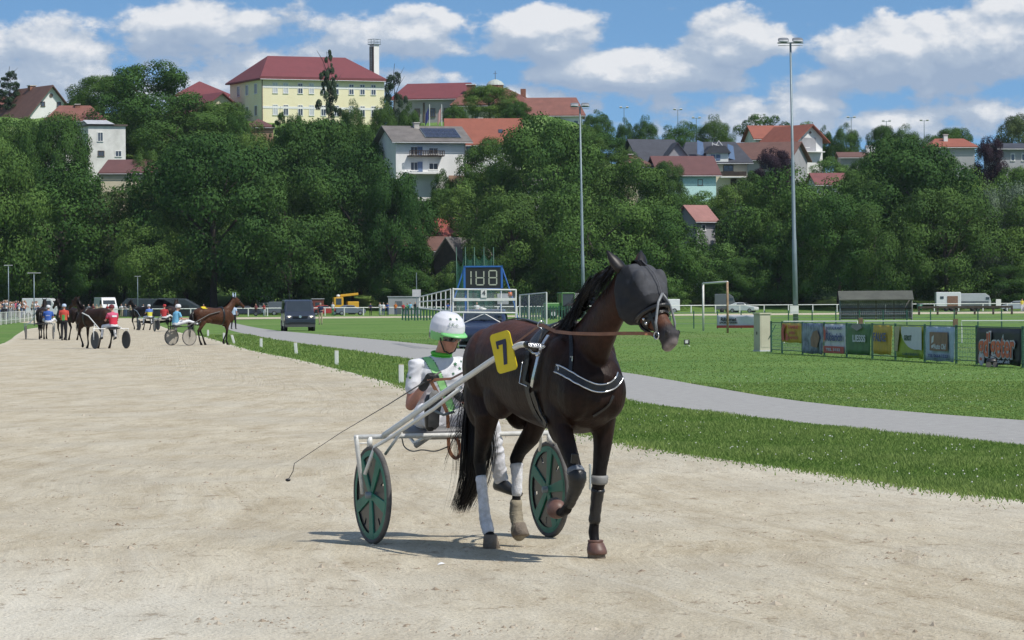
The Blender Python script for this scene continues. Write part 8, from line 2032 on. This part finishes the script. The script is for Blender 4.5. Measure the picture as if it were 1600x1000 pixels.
for px, m, lab in ((508, 'red', 'small red car beyond the rail right of the dull red cabin'), (548, 'grey', 'small grey car beyond the rail in front of the yellow machine'), (385, 'dk', 'small dark car beyond the rail above the walking man')):
    mm = {'red': paint('car_paint_red', (.35, .03, .02)), 'grey': paint('car_paint_grey', (.12, .14, .17)), 'dk': paint('car_paint_black', (.02, .02, .025))}[m]; p = at(px, 480, 503); vehicle('parked_car', lab, 'car', (p.x, 503, 0), rad(5), CARP, 1.74, mm, (-1.3, 1.3), .31, [(.92, 1.03, .38, 1.40, .14)], [(-.7, .6, 1.02, 1.36)], (2.0, .70, .64, .3, .16))
p = at(1161, 480, 508); vehicle('parked_car', 'white car parked beyond the rail right of the goal', 'car', (p.x, 508, 0), rad(-25), CARP, 1.74, WPT, (-1.3, 1.3), .31, [(.92, 1.03, .38, 1.40, .14)], [(-.7, .6, 1.02, 1.36)], (2.0, .70, .64, .3, .16))
p = at(1586, 480, 509); vehicle('parked_car', 'silver car parked beyond the rail at the far right', 'car', (p.x, 509, 0), rad(180), CARP, 1.74, paint('car_paint_silver', (.35, .38, .42)), (-1.3, 1.3), .31, [(.92, 1.03, .38, 1.40, .14)], [(-.7, .6, 1.02, 1.36)], (2.0, .70, .64, .3, .16))
# horse trailers
def trailer(label, px, Y, L, H, m, rounded, az=0.0, dark=False, opening=None):
    p = at(px, 480, Y); e = empty('horse_trailer', label, 'trailer', (p.x, Y, 0), az, None)
    pr = [(-L / 2, .45), (L / 2, .45), (L / 2, H * .55), (L / 2 - .25, H * .85), (L / 2 - .8, H), (-L / 2, H)] if rounded else [(-L / 2, .45), (L / 2, .45), (L / 2, H - .1), (L / 2 - .1, H), (-L / 2, H)]
    MB().prism(pr, -1, 1).build('body', m, e, bevel=.06)
    if dark: MB().box((-.1, -1.02, H * .42), (L - .5, .04, H * .3)).build('lower_panel', GPT, e)
    if opening: MB().box((opening[0], -1.03, H * .52), (opening[1], .05, H * .55)).build('doorway', BRN, e); 
    MB().box((L / 2 - .5 if rounded else -L / 2 + .8, -1.03, H * .72), (.5, .04, .35)).build('window', AGL, e)
    for x in (-.4, .4): MB().tube([(x, -1.08, .33), (x, -.85, .33)], .33, 16).build('wheel', TY2, e, True)
    MB().tube([(L / 2, 0, .5), (L / 2 + .9, 0, .45)], .05, 6).build('drawbar', METAL, e)
    return e
trailer('white box trailer with an open side door beyond the rail', 1481, 507, 3.5, 2.75, WPT, False, 0, False, (.55, 1.5))
trailer('silver horse trailer with a rounded front and dark lower side', 1522, 510, 4.6, 2.55, paint('trailer_silver', (.40, .42, .44)), True, 0, True)
trailer('dark horse trailer with a pale rounded top behind the goal', 1132, 512, 2.9, 2.7, paint('trailer_dark', (.09, .10, .10)), True, 0, False)
trailer('pale open trailer parked right of the green tractor', 902, 372, 1.7, 2.6, mat('trailer_pale', (.34, .35, .34), .6), False, 0, False, (0, 1.1))
p = at(1545, 480, 500); o = MB().box((0, 0, .95), (.7, .04, 1.0)).build('white_board', WHITEP, None); o.location = (p.x, 490, .25); tag(o, 'small white board on the rail beside the silver horse trailer', 'sign')
for i in range(0): pass
# the first copies' stand-ins that were never placed
for i, b in enumerate(BASES):
    if i not in USED: 
        for ch in list(b.children): bpy.data.objects.remove(ch)
        bpy.data.objects.remove(b)

# ---------------------------------------------------------------- summer haze over the whole valley
hz = MB().box((0, 2400, 28), (5400, 5600, 84)).build('haze', None, None)
hm = bpy.data.materials.new('haze_air'); hm.use_nodes = True; hn_ = hm.node_tree.nodes; hn_.clear(); ho = hn_.new('ShaderNodeOutputMaterial'); hv = hn_.new('ShaderNodeVolumePrincipled')
hv.inputs['Color'].default_value = (.80, .88, 1.0, 1); hv.inputs['Density'].default_value = 0.00004; hv.inputs['Anisotropy'].default_value = .2
hm.node_tree.links.new(hv.outputs[0], ho.inputs['Volume']); hz.data.materials.append(hm); tag(hz, 'faint blue summer haze over the valley', None, kind='stuff')
